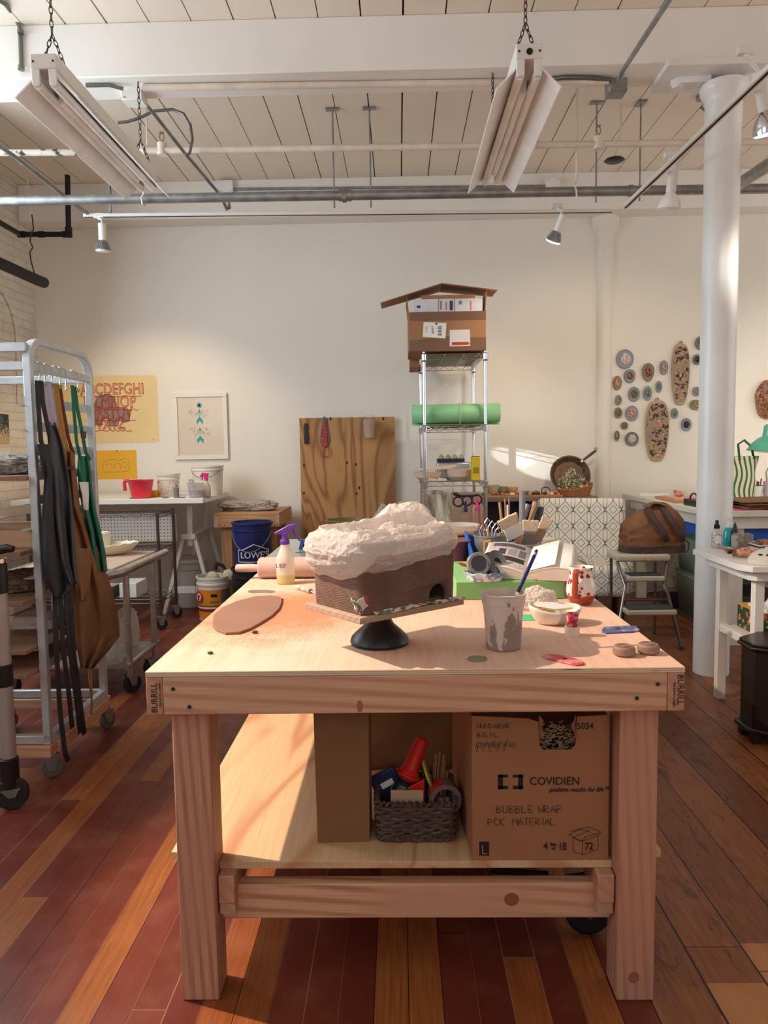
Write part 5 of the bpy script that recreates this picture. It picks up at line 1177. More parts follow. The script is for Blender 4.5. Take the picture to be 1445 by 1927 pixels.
# hooks and aprons
m_wire = mat('wire_hook', S(190, 190, 186), .3, .9)
hooks = [(62, 0), (72, 1), (85, 2), (101, 3), (112, 4), (135, 5)]
hlab = ['leftmost empty wire hook on the rack bar', 'wire hook carrying the black apron straps', 'wire hook carrying the pale striped straps', 'wire hook carrying the ochre straps of the tan apron', 'wire hook carrying the dark red straps', 'wire hook carrying the green apron straps']
hookp = []
for (px, i), lab in zip(hooks, hlab):
    p = A(px, 690, X=RX1); yy = p.y; z = hz_
    P_ = [(RX1-.020, yy, z-.02), (RX1-.022, yy, z+.012), (RX1, yy, z+.024), (RX1+.022, yy+.004, z+.012), (RX1+.024, yy+.006, z-.03), (RX1+.022, yy, z-.055), (RX1+.03, yy-.02, z-.075), (RX1+.04, yy-.02, z-.062)]
    solo(MB().tube(P_, .0026, 6), 's_hook', m_wire, lab, 'hook', 'wire hooks on the rack bar'); hookp.append(Vector((RX1+.03, yy-.01, z-.072)))
m_apk = mat('black_apron_cloth', S(40, 42, 50), .75, var=.15, bump=.1, bs=200); m_tan = mat('tan_canvas', S(128, 90, 58), .85, var=.12, bump=.15, bs=200); m_grn = mat('green_apron_cloth', S(28, 112, 88), .8, var=.1, bump=.1, bs=200); m_lav = mat('striped_lavender_cloth', S(176, 174, 200), .8); m_och = mat('ochre_webbing', S(170, 128, 66), .8); m_mar = mat('maroon_webbing', S(96, 44, 40), .8)
def cloth(rows, X0, par, name, m_, amp=.012, folds=5, seed=0., lean=0., nu=40, sub=8, bend=0.):
    """rows: (y, xl, xr) pixel outline at plane X0; folds push it out of that plane"""
    P_ = []
    for i in range(len(rows)-1):
        for k in range(sub):
            t_ = k/sub; P_.append([rows[i][j]+(rows[i+1][j]-rows[i][j])*t_ for j in range(3)])
    P_.append(list(rows[-1])); nv = len(P_)
    g = MB()
    def f(u, v):
        r_ = P_[int(v*(nv-1)+.5)]
        X = X0+lean*v
        p = A(r_[1]+(r_[2]-r_[1])*u, r_[0], X=X)
        dx = amp*math.sin(u*folds*2*PI+seed+v*1.5)*(.25+.75*v)+amp*.8*noise.noise((u*3+seed, v*4, seed))+bend*math.sin(PI*u)
        d = (p-Vector((0, 0, CH))); p = p+d*(dx/max(.3, abs(d.x)))
        return p
    g.grid(f, nu, nv); return g.build(name, m_, par, world=True, solid=.003)
def strap(pts, w_, par, name, m_, X):
    L_ = [A(px, py, X=X) for px, py in pts]
    g = MB(); vs = []
    for p in L_: vs += [p+Vector((0, -w_/2, 0)), p+Vector((.004, w_/2, 0))]
    g.add(vs, [(2*i, 2*i+1, 2*i+3, 2*i+2) for i in range(len(L_)-1)]); return g.build(name, m_, par, world=True, solid=.002)
ax = RX1+.04
ak = T('apron', 'black apron hanging first on the rack with long ties', 'apron', hookp[1], group='aprons on the bakery rack')
for pts in ([(69, 716), (71, 760), (76, 830), (82, 845)], [(76, 716), (80, 760), (88, 800), (96, 838)]): strap(pts, .028, ak, 'neck_strap', m_apk, ax)
cloth([(836, 70, 104), (850, 73, 104), (880, 80, 110), (900, 84, 112), (940, 81, 118), (1000, 78, 124), (1060, 80, 131), (1095, 85, 139), (1112, 95, 132), (1124, 104, 116)], ax, ak, 'panel', m_apk, .016, 1.6, 1., .06)
for pts in ([(102, 1120), (105, 1220), (112, 1340), (122, 1420), (128, 1432)], [(112, 1120), (118, 1220), (128, 1300), (135, 1370)], [(122, 1105), (130, 1220), (142, 1310), (150, 1380)], [(131, 1100), (138, 1230), (150, 1320), (158, 1382)]): strap(pts, .03, ak, 'tie', m_apk, ax+.03)
a2 = T('apron', 'pale lavender striped straps over a dark grey apron behind the black one', 'apron', hookp[2], group='aprons on the bakery rack')
for pts in ([(83, 718), (86, 750), (92, 790), (98, 800)], [(92, 718), (96, 750), (101, 790), (104, 802)]): strap(pts, .04, a2, 'neck_strap', m_lav, ax-.012)
cloth([(795, 88, 104), (830, 90, 116), (900, 98, 130), (970, 104, 138), (1050, 112, 143), (1098, 130, 146)], ax-.008, a2, 'panel', mat('dark_grey_cloth', S(70, 74, 84), .75), .02, 1.4, 2., .055)
a3 = T('apron', 'tan canvas work apron with a pocket hanging on the rack', 'apron', hookp[3], group='aprons on the bakery rack')
for pts in ([(101, 722), (106, 770), (115, 830), (120, 850)], [(106, 722), (112, 770), (122, 830), (128, 850)]): strap(pts, .022, a3, 'neck_strap', m_och, ax-.02)
strap([(111, 724), (118, 770), (128, 825), (136, 852)], .022, a3, 'neck_strap', m_mar, ax-.02)
cloth([(848, 110, 141), (870, 112, 141), (950, 114, 150), (1000, 126, 171), (1060, 132, 194), (1120, 136, 214), (1170, 137, 224), (1198, 140, 225), (1225, 146, 204), (1258, 152, 176)], ax-.02, a3, 'panel', m_tan, .02, 2.3, .4, .065)
pk_ = cloth([(1032, 133, 172), (1060, 137, 172), (1110, 144, 168), (1130, 150, 160)], ax+.022, a3, 'pocket', m_tan, .012, 1.2, .4, .02, nu=16)
cloth([(878, 120, 139), (884, 120, 139)], ax+.004, a3, 'stitched_label', mat('dark_brown_patch', S(74, 50, 38), .8), .002, 1, 0, 0, nu=6, sub=2)
strap([(170, 1258), (172, 1300), (171, 1345)], .006, a3, 'tie', m_och, ax+.05); strap([(165, 1258), (168, 1290), (173, 1330)], .006, a3, 'tie', m_och, ax+.05)
a4 = T('apron', 'green apron with a white print hanging last on the rack', 'apron', hookp[5], group='aprons on the bakery rack')
strap([(135, 725), (138, 770), (143, 830), (150, 862)], .022, a4, 'neck_strap', m_grn, ax-.03); strap([(139, 727), (145, 770), (154, 815), (160, 850), (168, 866)], .026, a4, 'neck_strap', m_grn, ax-.03)
g = A(157, 818, X=ax-.025); MB().cbox(g-a4.location, (.006, .05, .03)).build('strap_buckle', m_black, a4, bevel=.002)
cloth([(858, 147, 166), (880, 146, 170), (920, 148, 173), (960, 155, 180), (1000, 166, 190), (1040, 172, 198), (1075, 180, 202)], ax-.035, a4, 'panel', m_grn, .02, 1.7, 1.2, .05)
cloth([(907, 149, 166), (932, 155, 167), (960, 158, 166)], ax-.004, a4, 'white_print', mat('white_print', S(226, 232, 226), .8), .004, 1, 0, .02, nu=10)
# grey telescopic post on a black wheeled foot at the edge of the frame
px_ = A(14, 1440, Z=0); pb = Vector((-1.475, 2.66, 0)); po = T('wheeled_stand', 'grey telescopic pole stand with black collars and a wheel at the left edge', 'stand', pb)
m_polea = mat('satin_grey_pole', S(178, 176, 174), .35, .5)
zz_ = lambda py: A(20, py, Y=pb.y).z
zs = [zz_(1480), zz_(1425), zz_(1290), zz_(1250), zz_(1115), zz_(1060)]
for i, (z0, z1, r_, m_) in enumerate(((zs[0], zs[1], .034, m_black), (zs[1], zs[2], .028, m_polea), (zs[2], zs[3], .032, m_black), (zs[3], zs[4], .029, m_polea), (zs[4], zs[5], .033, m_black), (zs[5], zs[5]+.02, .03, m_chrome))):
    MB().lathe([(r_-.003, z0), (r_, z0+.002), (r_, z1-.002), (r_-.003, z1)], 28).build(('foot_collar', 'lower_pole', 'middle_collar', 'upper_pole', 'top_collar', 'clamp')[i], m_, po)
MB().tube([(-.3, -.02, zs[5]+.005), (-.1, -.01, zs[5]+.03), (.04, 0, zs[5]+.055), (.062, 0, zs[5]+.052)], [.022, .024, .022, .016], 12, flat=.75).build('handle', m_black, po)
caster(po, pb.x+.01, pb.y-.01, .06, .4, m_rub, zs[0]-.004, .014)
# ================= STEEL CART ============================================
CX, CZ_ = -1.49, .69
ct = T('steel_cart', 'tubular steel cart standing behind the bakery rack', 'cart', (-1.8, 4.2, 0))
MB().tube([(-2.1, 3.76, CZ_), (-1.6, 3.76, CZ_), (-1.52, 3.78, CZ_), (CX, 3.85, CZ_), (CX, 4.0, CZ_), (CX, 4.64, CZ_)], [.024]*6, 18).build('handle_tube', m_steel, ct, world=True)
MB().ball((CX, 4.64, CZ_), .024).build('handle_cap', m_steel, ct, world=True)
for x, y in ((CX, 4.37), (CX, 3.95), (-2.15, 4.5), (-2.15, 3.9)):
    MB().cyl((x, y, .10), (x, y, CZ_-.026), .018, 14).build('leg', m_steel, ct, world=True)
MB().box(-2.17, 3.84, CZ_-.02, CX-.03, 4.58, CZ_).build('top_shelf', m_steel, ct, world=True, bevel=.003)
g = MB(); zl = .17
[MB().tube([(x, 3.9, zl), (x, 4.42, zl)], .016, 12).build('lower_rail', m_steel, ct, world=True) for x in (CX, -2.15)]
MB().box(-2.14, 3.9, zl-.01, CX-.017, 4.42, zl+.004).build('lower_shelf', m_steel, ct, world=True)
for x, y in ((CX, 4.30), (CX, 3.98), (-2.15, 4.45), (-2.15, 3.95)): caster(ct, x, y, .052, .9, m_rub, .1, .014)
zt_ = CZ_+.0005
solo(MB().box(-2.05, 3.86, zt_, CX-.035, 4.55, zt_+.022), 'plywood_board', ply('pinkish_board', S(206, 174, 150), S(176, 134, 110), 1, 3, 7, .7, .3, .6), 'pinkish plywood board lying on the steel cart', 'board', bevel=.002)
zb_ = zt_+.0228
p = A(247, 1028, Z=zb_); sh_o = T('shell_bowl', 'large cream shell-shaped bowl on the board of the steel cart', 'bowl', (p.x, min(4.42, p.y+.08), zb_), .1)
def shell(u, v):
    a = 2*PI*u; rx = .055+.10*v**.7; ry = .04+.075*v**.7
    if math.cos(a) > .8: rx *= 1+.14*(math.cos(a)-.8)/.2*v
    return (rx*math.cos(a), ry*math.sin(a), .001+.062*v**1.7+.003*math.sin(a*14)*v+.01*v*math.cos(a))
g = MB().grid(shell, 90, 12, cu=True); g.f.append(tuple(range(90))[::-1]); g.m.append(0); g.build('bowl', mat('matt_cream_ceramic', S(226, 212, 184), .6), sh_o, solid=.006)
p = A(206, 1012, Y=4.48); solo(MB().lathe([(1e-5, 0), (.045, 0), (.048, .01), (.046, .06), (.05, .12), (.04, .13), (1e-5, .13)], 28, c=(p.x-.05, 4.495, zb_)), 'plaster_cylinder', mat('rough_plaster', S(216, 208, 190), .9, bump=.3), 'rough pale plaster cylinder behind the shell-shaped bowl', 'cylinder')
for i, (px, py, lab) in enumerate(((220, 1270, 'cloudy plastic bag slumped at the front of the cart shelf'), (240, 1240, 'upright clear plastic bag on the lower shelf of the cart'), (258, 1225, 'pale plastic bag at the back of the cart shelf'))):
    p = A(px, py, X=CX-.12); y_ = (3.98, 4.14, 4.3)[i]
    solo(crumple((CX-.1-.02*i, y_, zl+.005), (.06, .07, (.06, .115, .13)[i]), 11.3+i*3, .22), 'bagged_clay', m_bagclear if i != 1 else m_bag, lab, 'plastic bag', 'bags on the lower shelf of the cart')
# ================= WIRE RACK + TRESTLE DESK ==============================
wr_ = T('wire_rack', 'dark wire shelving on casters under the white trestle desk', 'shelving', (-2.3, 5.62, 0))
m_dkchrome = mat('dull_dark_chrome', S(96, 90, 84), .35, .8)
wx0, wx1, wy0, wy1 = -2.75, A(297, 1000, Y=5.42).x, 5.42, 5.8
def wireshelf(par, x0, x1, y0, y1, z, m_, n_=14, along='y', name='shelf', dep=.032):
    g = MB(); r_ = .0028
    for a, b_ in (((x0, y0), (x1, y0)), ((x0, y1), (x1, y1)), ((x0, y0), (x0, y1)), ((x1, y0), (x1, y1))):
        for dz in (0, -dep): g.cyl((a[0], a[1], z+dz), (b_[0], b_[1], z+dz), r_*1.2, 6)
        L_ = math.hypot(b_[0]-a[0], b_[1]-a[1]); k = max(4, int(L_/.045))
        P_ = [(a[0]+(b_[0]-a[0])*i/k, a[1]+(b_[1]-a[1])*i/k, z-(dep if i % 2 else 0)) for i in range(k+1)]
        g.tube(P_, r_*.8, 5)
    if along == 'x':
        k = int((y1-y0)/.03)
        for i in range(1, k): g.cyl((x0, y0+(y1-y0)*i/k, z), (x1, y0+(y1-y0)*i/k, z), .0016, 5)
        for i in (1, 2): xx = x0+(x1-x0)*i/3; g.cyl((xx, y0, z-.005), (xx, y1, z-.005), .0025, 5)
    else:
        k = int((x1-x0)/.03)
        for i in range(1, k): g.cyl((x0+(x1-x0)*i/k, y0, z), (x0+(x1-x0)*i/k, y1, z), .0016, 5)
    return g.build(name, m_, par, world=True)
for x in (wx0, wx1):
    for y in (wy0, wy1):
        MB().cyl((x, y, .11), (x, y, .885), .0125, 12).build('post', m_dkchrome, wr_, world=True)
        caster(wr_, x, y, .045, .6, m_rub, .1)
for z in (.87, .60, .23): wireshelf(wr_, wx0+.013, wx1-.013, wy0+.013, wy1-.013, z, m_dkchrome)
pg = MB(); p0, p1 = A(200, 1000, Y=5.79), A(290, 975, Y=5.79)
n = N('pegboard'); x, y, z = n.xyz()
fx, fz_ = n.m('SUBTRACT', n.m('FRACT', n.m('MULTIPLY', x, 38.)), .5), n.m('SUBTRACT', n.m('FRACT', n.m('MULTIPLY', z, 38.)), .5)
dd_ = n.m('ADD', n.m('MULTIPLY', fx, fx), n.m('MULTIPLY', fz_, fz_)); m_peg = n.out(n.mix(n.m('LESS_THAN', dd_, .028), S(206, 196, 186), S(40, 34, 32)), .6)
solo(MB().box(wx0+.02, 5.815, .62, wx1+.02, 5.821, .84), 'pegboard', m_peg, 'pale pegboard behind the dark wire shelving', 'pegboard')
for i, (x, lab, m_, h_) in enumerate(((-2.22, 'grey plastic box on the bottom wire shelf', m_dkg, .08), (-2.05, 'white carton at the right end of the bottom wire shelf', m_paper, .11), (-2.4, 'dark box on the bottom wire shelf', m_black, .09))):
    solo(MB().box(x-.07, 5.48, .2335, x+.06, 5.72, .2335+h_), 'storage_box', m_, lab, 'box', bevel=.004)
a = A(235, 1105, Y=5.5); solo(MB().box(-2.29, 5.5, .3145, -2.16, 5.62, .326, ), 'folded_cloth', m_clay if False else mat('beige_cloth', S(190, 172, 140), .9), 'folded beige cloth on the grey box under the desk', 'cloth', bevel=.004)
DZ, DY0, DY1, DX0, DX1 = .962, 5.74, 6.62, -3.05, -1.53
dk = T('trestle_desk', 'long white desk top on white trestles against the back wall at left', 'desk', ((DX0+DX1)/2, (DY0+DY1)/2, 0))
MB().box(DX0, DY0, DZ-.04, DX1, DY1, DZ).build('desk_top', m_whitep, dk, world=True, bevel=.003)
def trestle(x, par, slope=.0):
    # A-frame seen from its side, legs spread in depth and a post up to the top
    g = MB(); ym = (DY0+DY1)/2; zt = .60
    f0, f1 = A(310, 1155, Z=0), A(398, 1128, Z=0)
    for dx in (-.055, .055): pass
    yA, yB = 5.97, 6.45
    for (xt, xb, yt) in ((x-.045, f0.x, yA), (x+.03, f0.x+.42, yA), (x-.045, f0.x+.02, yB), (x+.03, f0.x+.44, yB)):
        MB().beam((xb, yt, 0.0), (xt, yt, .66), .03, .045, (0, 1, 0)).build('trestle_leg', m_whitep, par, world=True, bevel=.002)
    for yt in (yA, yB): MB().box(x-.02, yt-.012, .56, x+.02, yt+.012, DZ-.062).build('trestle_post', m_whitep, par, world=True, bevel=.002)
    for z0, z1 in ((.62, .66), (.985-.045, .985-.045)):
        if z1 > z0: MB().box(x-.065, yA-.045, z0, x+.05, yB+.03, z1).build('trestle_beam', m_whitep, par, world=True, bevel=.002)
    MB().box(x-.09, yA-.05, DZ-.062, x+.05, yB+.05, DZ-.0405).build('trestle_head', m_whitep, par, world=True, bevel=.002)
    MB().box(f0.x+.07, yA-.013, .17, f0.x+.40, yA+.013, .225).build('trestle_rail', m_whitep, par, world=True, bevel=.002)
tx = A(358, 1000, Y=5.97).x; trestle(tx, dk)
dz_ = DZ+.0006
def onD(px, py): return A(px, py, Z=DZ)
p = onD(268, 937); t = T('mixing_jug', 'pink-red plastic mixing jug with a handle on the white desk', 'jug', (p.x, 5.86, dz_))
jr = .105
jh = A(268, 903, Y=5.86).z-DZ
MB().lathe([(1e-5, 0), (.066, 0), (.076, .01), (.088, jh*.6), (.1, jh*.97), (.104, jh), (.097, jh), (.083, jh*.55), (.068, .012), (1e-5, .006)], 40).build('body', mat('coral_plastic', S(226, 56, 70), .35), t)
MB().tube([(-.095, 0, jh*.95), (-.125, 0, jh*.96), (-.132, 0, jh*.85), (-.128, 0, jh*.4)], .011, 10, flat=1.3).build('handle', mat('coral_plastic_handle', S(220, 52, 66), .35), t)
p = onD(291, 934); solo(MB().box(p.x-.06, 6.0, dz_, p.x+.05, 6.07, dz_+.052), 'yellow_sponge', mat('yellow_sponge', S(222, 160, 30), .9, bump=.3), 'yellow sponge behind the pink jug', 'sponge', bevel=.005)
p = onD(318, 933); bk1 = T('bucket', 'white ribbed bucket with a printed label behind the grey bottle', 'bucket', (A(318, 933, Y=6.08).x, 6.08, dz_)); bh_ = A(318, 891, Y=6.08).z-DZ
m_offw = mat('scuffed_white_plastic', S(228, 220, 206), .4, var=.05)
MB().lathe([(1e-5, 0), (.078, 0), (.082, .006), (.088, bh_*.72), (.094, bh_*.74), (.094, bh_*.78), (.09, bh_*.8), (.092, bh_*.9), (.1, bh_*.92), (.1, bh_), (.09, bh_), (.08, .01), (1e-5, .01)], 40).build('body', m_offw, bk1)
n = N('printed_bucket_label'); x, y, z = n.xyz(); m_lab = n.out(n.mix(n.m('GREATER_THAN', n.noise(90, 2, n.sc((1, 1, 3))), .56), S(232, 222, 206), S(170, 130, 116)), .6)
MB().grid(lambda u, v: (.0895*math.cos(-PI*.95+u*PI*.9)*(1+.0*v), .0895*math.sin(-PI*.95+u*PI*.9), .03+v*bh_*.5), 24, 2).build('label', m_lab, bk1)
MB().grid(lambda u, v: (.0903*math.cos(-PI*.9+u*.7), .0903*math.sin(-PI*.9+u*.7), .03+bh_*.42+v*.02), 10, 2).build('orange_title', mat('orange_print', S(222, 120, 70), .6), bk1)
p = onD(337, 936); t = T('squeeze_bottle', 'small grey bottle with a narrow neck at the desk edge', 'bottle', (p.x, 5.82, dz_)); gh = A(337, 913, Y=5.82).z-DZ; MB().lathe([(1e-5, 0), (.02, 0), (.021, .003), (.021, gh*.8), (.014, gh*.86), (.010, gh*.88), (.009, gh*1.05), (1e-5, gh*1.06)], 24).build('body', mat('grey_bottle', S(128, 124, 118), .5), t)
p = onD(366, 937); t = T('glass_beaker', 'clear plastic beaker holding pinkish clay and spatulas on the desk', 'beaker', (p.x, 5.85, dz_)); ph_ = A(366, 909, Y=5.85).z-DZ
MB().lathe([(1e-5, 0), (.052, 0), (.055, .004), (.07, ph_), (.072, ph_+.003), (.069, ph_), (.053, .006), (1e-5, .005)], 36).build('body', m_clear, t); MB().lathe([(1e-5, .007), (.05, .007), (.058, ph_*.5), (1e-5, ph_*.55)], 28).build('contents', mat('pinkish_slip', S(176, 148, 140), .7), t)
for i in range(2): solo(MB().beam((p.x-.02+.02*i, 5.85, dz_+.07), (p.x-.05+.02*i, 5.83, dz_+ph_+.03), .02, .004), 'spatula', m_bw, ('left', 'right')[i]+' wooden spatula standing in the clear beaker on the desk', 'spatula', 'spatulas in the desk beaker')
p = A(389, 934, Y=5.95); t = T('spray_bottle', 'spray bottle with a pink trigger head on the white desk', 'spray bottle', (p.x, 5.95, dz_)); ph_ = A(385, 905, Y=5.95).z-DZ
MB().lathe([(1e-5, 0), (.032, 0), (.034, .004), (.034, ph_*.6), (.016, ph_*.9), (.014, ph_), (1e-5, ph_)], 28).build('bottle', mat('pale_yellow_bottle', S(220, 200, 166), .3), t)
m_pink = mat('hot_pink_plastic', S(218, 36, 120), .35)
MB().prism([(-.045, ph_+.03), (-.05, ph_+.035), (-.03, ph_+.068), (.02, ph_+.06), (.022, ph_+.045), (.015, ph_+.04), (.014, ph_), (-.012, ph_), (-.014, ph_+.04)], -.012, .012, M1).build('head', m_pink, t, bevel=.003); MB().prism([(-.03, ph_+.04), (-.02, ph_+.04), (-.03, ph_+.005), (-.04, ph_+.004)], -.006, .006, M1).build('trigger', m_pink, t)
p = onD(398, 926); wbk = T('bucket', 'plain white bucket with a wire handle near the right end of the desk', 'bucket', (A(392, 926, Y=6.3).x, 6.3, dz_)); bh_ = A(392, 876, Y=6.3).z-DZ
MB().lathe([(1e-5, 0), (.115, 0), (.12, .006), (.128, bh_*.82), (.136, bh_*.83), (.136, bh_*.88), (.128, bh_*.9), (.132, bh_*.93), (.138, bh_*.95), (.138, bh_), (.126, bh_), (.116, .01), (1e-5, .01)], 44).build('body', m_offw, wbk)
MB().tube([(.132*math.cos(t_)+.0, -.14*abs(math.sin(t_))**.8-.0, bh_*.86-.07*math.sin(t_)**2) for t_ in [PI*i/14 for i in range(15)]], .003, 6).build('handle', m_galv, wbk)
p = A(390, 936, Z=DZ); solo(MB().cyl((p.x-.02, 5.80, dz_+.006), (p.x+.03, 5.79, dz_+.006), .006, 8), 'black_pen', m_black, 'short black pen lying by the spray bottle on the desk', 'pen')
for i, (px, py) in enumerate(((252, 938), (310, 938), (348, 936))):
    p = A(px, py, Z=DZ); solo(MB().cbox((p.x, 5.80, dz_+.005), (.05, .012, .01)), 'clay_scrap', m_clay, ('small dark scrap in front of the pink jug', 'small dark scrap in front of the ribbed bucket', 'small dark scrap near the clear beaker')[i], 'scrap', 'scraps along the desk edge', bevel=.003)
# things below / beside the desk
def bucket(c, r0, r1, h, label, m_, m_rim=None, handle=True, cat='bucket'):
    t_ = T('bucket', label, cat, c)
    MB().lathe([(1e-5, 0), (r0, 0), (r0+.003, .005), (r1*.97, h*.80), (r1*1.03, h*.81), (r1*1.03, h*.85), (r1*.98, h*.86), (r1*.99, h*.93), (r1*1.05, h*.95), (r1*1.05, h), (r1*.96, h), (r0-.004, .008), (1e-5, .008)], 44).build('body', m_, t_)
    return t_
t = bucket((A(362, 1110, Y=6.3).x, 6.3, .001), .12, .135, .40, 'white lidded bucket inside the trestle', mat('dusty_white_bucket', S(206, 198, 188), .5))
MB().lathe([(.143, .395), (.143, .41), (.1, .418), (1e-5, .42)], 40).build('lid', m_offw, t)
MB().tube([(.13*math.cos(t_), -.146, .34+.12*math.sin(t_)) for t_ in [PI*i/12 for i in range(13)]], .003, 6).build('handle', m_galv, t)
arx = A(408, 1160, Z=0)
ab = bucket((arx.x, 5.78, .001), .112, .128, A(408, 1088, Y=5.65).z, 'white and orange baking soda tub used as a bucket on the floor', m_offw)
H_ = A(408, 1088, Y=5.65).z
m_olab = mat('orange_label', S(222, 136, 34), .5); rl = lambda z: .115+.0155*z/(H_*.8)
def band(a0, a1, z0, z1, name, m_, par, k=.0008, rl_=rl): return MB().grid(lambda u, v: ((rl_(z0+(z1-z0)*v)+k)*math.cos(a0+(a1-a0)*u), (rl_(z0+(z1-z0)*v)+k)*math.sin(a0+(a1-a0)*u), z0+(z1-z0)*v), 24, 4).build(name, m_, par)
band(-PI*.97, -PI*.03, .02, H_*.72, 'label', m_olab, ab); band(-PI*.97, -PI*.12, H_*.22, H_*.36, 'red_band', mat('dark_red_band', S(140, 30, 34), .5), ab, .0014)
band(-PI*.9, -PI*.2, H_*.29, H_*.33, 'band_stripe', m_offw, ab, .002); band(-PI*.28, -PI*.04, H_*.4, H_*.72, 'grey_panel', mat('grey_label', S(120, 118, 124), .5), ab, .0014)
band(-PI*.48, -PI*.36, H_*.56, H_*.63, 'dark_print', m_ink, ab, .002); band(-PI*.5, -PI*.33, H_*.42, H_*.47, 'green_print', mat('green_print', S(92, 130, 50), .5), ab, .002)
def disc_on(par, ang, z, r_, name, m_, k):
    c, s_ = math.cos(ang), math.sin(ang); M_ = fr((c*(rl(z)+k), s_*(rl(z)+k), z), (-s_, c, 0), (0, 0, 1)); return MB().lathe([(r_, -.004), (r_, .001), (1e-5, .001)], 28, M_).build(name, m_, par)
disc_on(ab, -PI*.76, H_*.55, .048, 'round_emblem', mat('emblem_red', S(190, 46, 44), .5), .002); disc_on(ab, -PI*.76, H_*.55, .030, 'emblem_centre', m_offw, .0045)
c, s_ = math.cos(-PI*.76), math.sin(-PI*.76); M_ = fr((c*(.13+.003), s_*(.13+.003), H_*.55), (-s_, c, 0), (0, 0, 1)); MB().box(-.006, -.024, 0, .008, .004, .002, M_).box(-.012, .002, 0, .012, .016, .002, M_).build('arm_mark', m_ink, ab)
MB().tube([(-.132+.01*math.sin(t_*1), -.02+.03*math.cos(t_), H_*.83-.17*math.sin(t_)) for t_ in [PI*i/10 for i in range(11)]], .003, 6).build('handle', m_galv, ab)
for px, py, r_, lab in ((400, 1080, (.05, .04, .045), 'left pale foam offcut poking out of the orange tub'), (430, 1078, (.05, .04, .05), 'right pale foam offcut poking out of the orange tub')):
    p = A(px, py, Y=5.78); solo(crumple((p.x, 5.78, p.z-.06), r_, px*.1, .12, 30, 18), 'foam_offcut', mat('beige_foam', S(196, 184, 156), .95), lab, 'foam piece', 'foam pieces in the orange tub')
p = A(412, 1065, Y=5.9); solo(MB().tube([A(404, 1072, Y=5.82), A(408, 1060, Y=5.83), A(418, 1064, Y=5.84), A(424, 1074, Y=5.83), A(418, 1080, Y=5.82)], .016, 8), 'black_strap', m_black, 'dark looped strap sticking out of the orange tub', 'strap')
# bench
bn = T('wooden_bench', 'small bench of rough timbers beside the trestle desk', 'bench', (-1.24, 6.25, 0)); bz1, bx0, bx1, by0, by1 = .826, -1.495, -.965, 5.92, 6.60
m_pine = wood('knotty_pine', S(206, 162, 112), S(172, 122, 78), 0, 28, .65); m_pinez = wood('knotty_pine_upright', S(192, 146, 98), S(160, 110, 70), 2, 28, .65)
MB().box(bx0+.002, by0+.002, bz1-.02, bx1-.002, by1, bz1).build('top', m_pine, bn, world=True, bevel=.002)
for q_ in ((bx0, by0, bx0+.038, by1), (bx1-.038, by0, bx1, by1)): MB().box(q_[0], q_[1], bz1-.115, q_[2], q_[3], bz1-.0205).build('side_beam', m_firy, bn, world=True, bevel=.003)
for y in (by0, by1-.038): MB().box(bx0+.0385, y, bz1-.115, bx1-.0385, y+.038, bz1-.0205).build('end_beam', m_pine, bn, world=True, bevel=.003)
for x in (bx0+.045, bx1-.045-.085):
    for y in (by0+.04, by1-.13): MB().box(x, y, 0, x+.085, y+.085, bz1-.0208).build('leg', m_pinez, bn, world=True, bevel=.003)
g = MB()
for px in (413, 422, 443, 451, 497, 505, 522, 530): p = A(px, 977, Y=by0); g.cyl((p.x, by0-.0015, bz1-.095), (p.x, by0+.001, bz1-.095), .004, 8)
g.build('nails', m_ink, bn, world=True)
p = A(487, 952, Z=bz1); solo(crumple((p.x, 6.2, bz1+.0006), (.22, .13, .045), 21.5, .28), 'plastic_sheet', mat('grey_brown_film', S(170, 156, 142), .45, bump=.3), 'crumpled grey-brown plastic sheet lying on the timber bench', 'plastic sheet')
bb = A(478, 1060, Y=5.75)
b1_ = bucket((bb.x, 5.72, A(478, 1066, Y=5.72).z), .14, .153, A(478, 985, Y=5.55).z-A(478, 1066, Y=5.72).z, 'dark blue hardware store bucket with white house logo', mat('navy_plastic', S(28, 34, 92), .4))
h1 = A(478, 985, Y=5.55).z-A(478, 1066, Y=5.72).z; rl2 = lambda z: .1435+.0075*z/h1
def on2(a, z, k=.0015): return Vector(((rl2(z)+k)*math.cos(a), (rl2(z)+k)*math.sin(a), z))
tx_ = text('LOWE\u2019S', 'logo_lettering', m_whitepl, b1_, Matrix.Identity(4), .07, ext=.001, sx=.95)
for v in tx_.data.vertices:
    a = -PI*.5+(v.co.x-.10)/.148; v.co = on2(a+.18, h1*.24+v.co.y, .0015+v.co.z)
fo = [(-.02, -.03), (.24, -.03), (.24, .062), (.22, .062), (.11, .105), (.02, .062), (-.02, .062), (-.02, -.03)]
P_ = []
for i in range(len(fo)-1):
    for k in range(6): x = fo[i][0]+(fo[i+1][0]-fo[i][0])*k/6; zc = fo[i][1]+(fo[i+1][1]-fo[i][1])*k/6; P_.append(on2(-PI*.5+(x-.10)/.148+.18, h1*.24+zc))
MB().tube(P_, .0032, 5, closed=True).build('logo_outline', m_whitepl, b1_)
MB().tube([on2(-PI*.95+PI*.9*i/16, h1*.82-.16*math.sin(PI*i/16), .006) for i in range(17)], .003, 6).build('handle', m_galv, b1_)
lb = bucket((A(474, 1110, Y=5.72).x, 5.72, .001), .13, .15, b1_.location.z-.002, 'black bucket under the dark blue one beside the work table', m_black)
# ================= BACK WALL =============================================
F0 = Matrix(((1,0,0,0),(0,0,-1,0),(0,1,0,0),(0,0,0,1)))
WF = WY-.001
def onW(px, py, d=0.): return A(px, py, Y=WF-d)
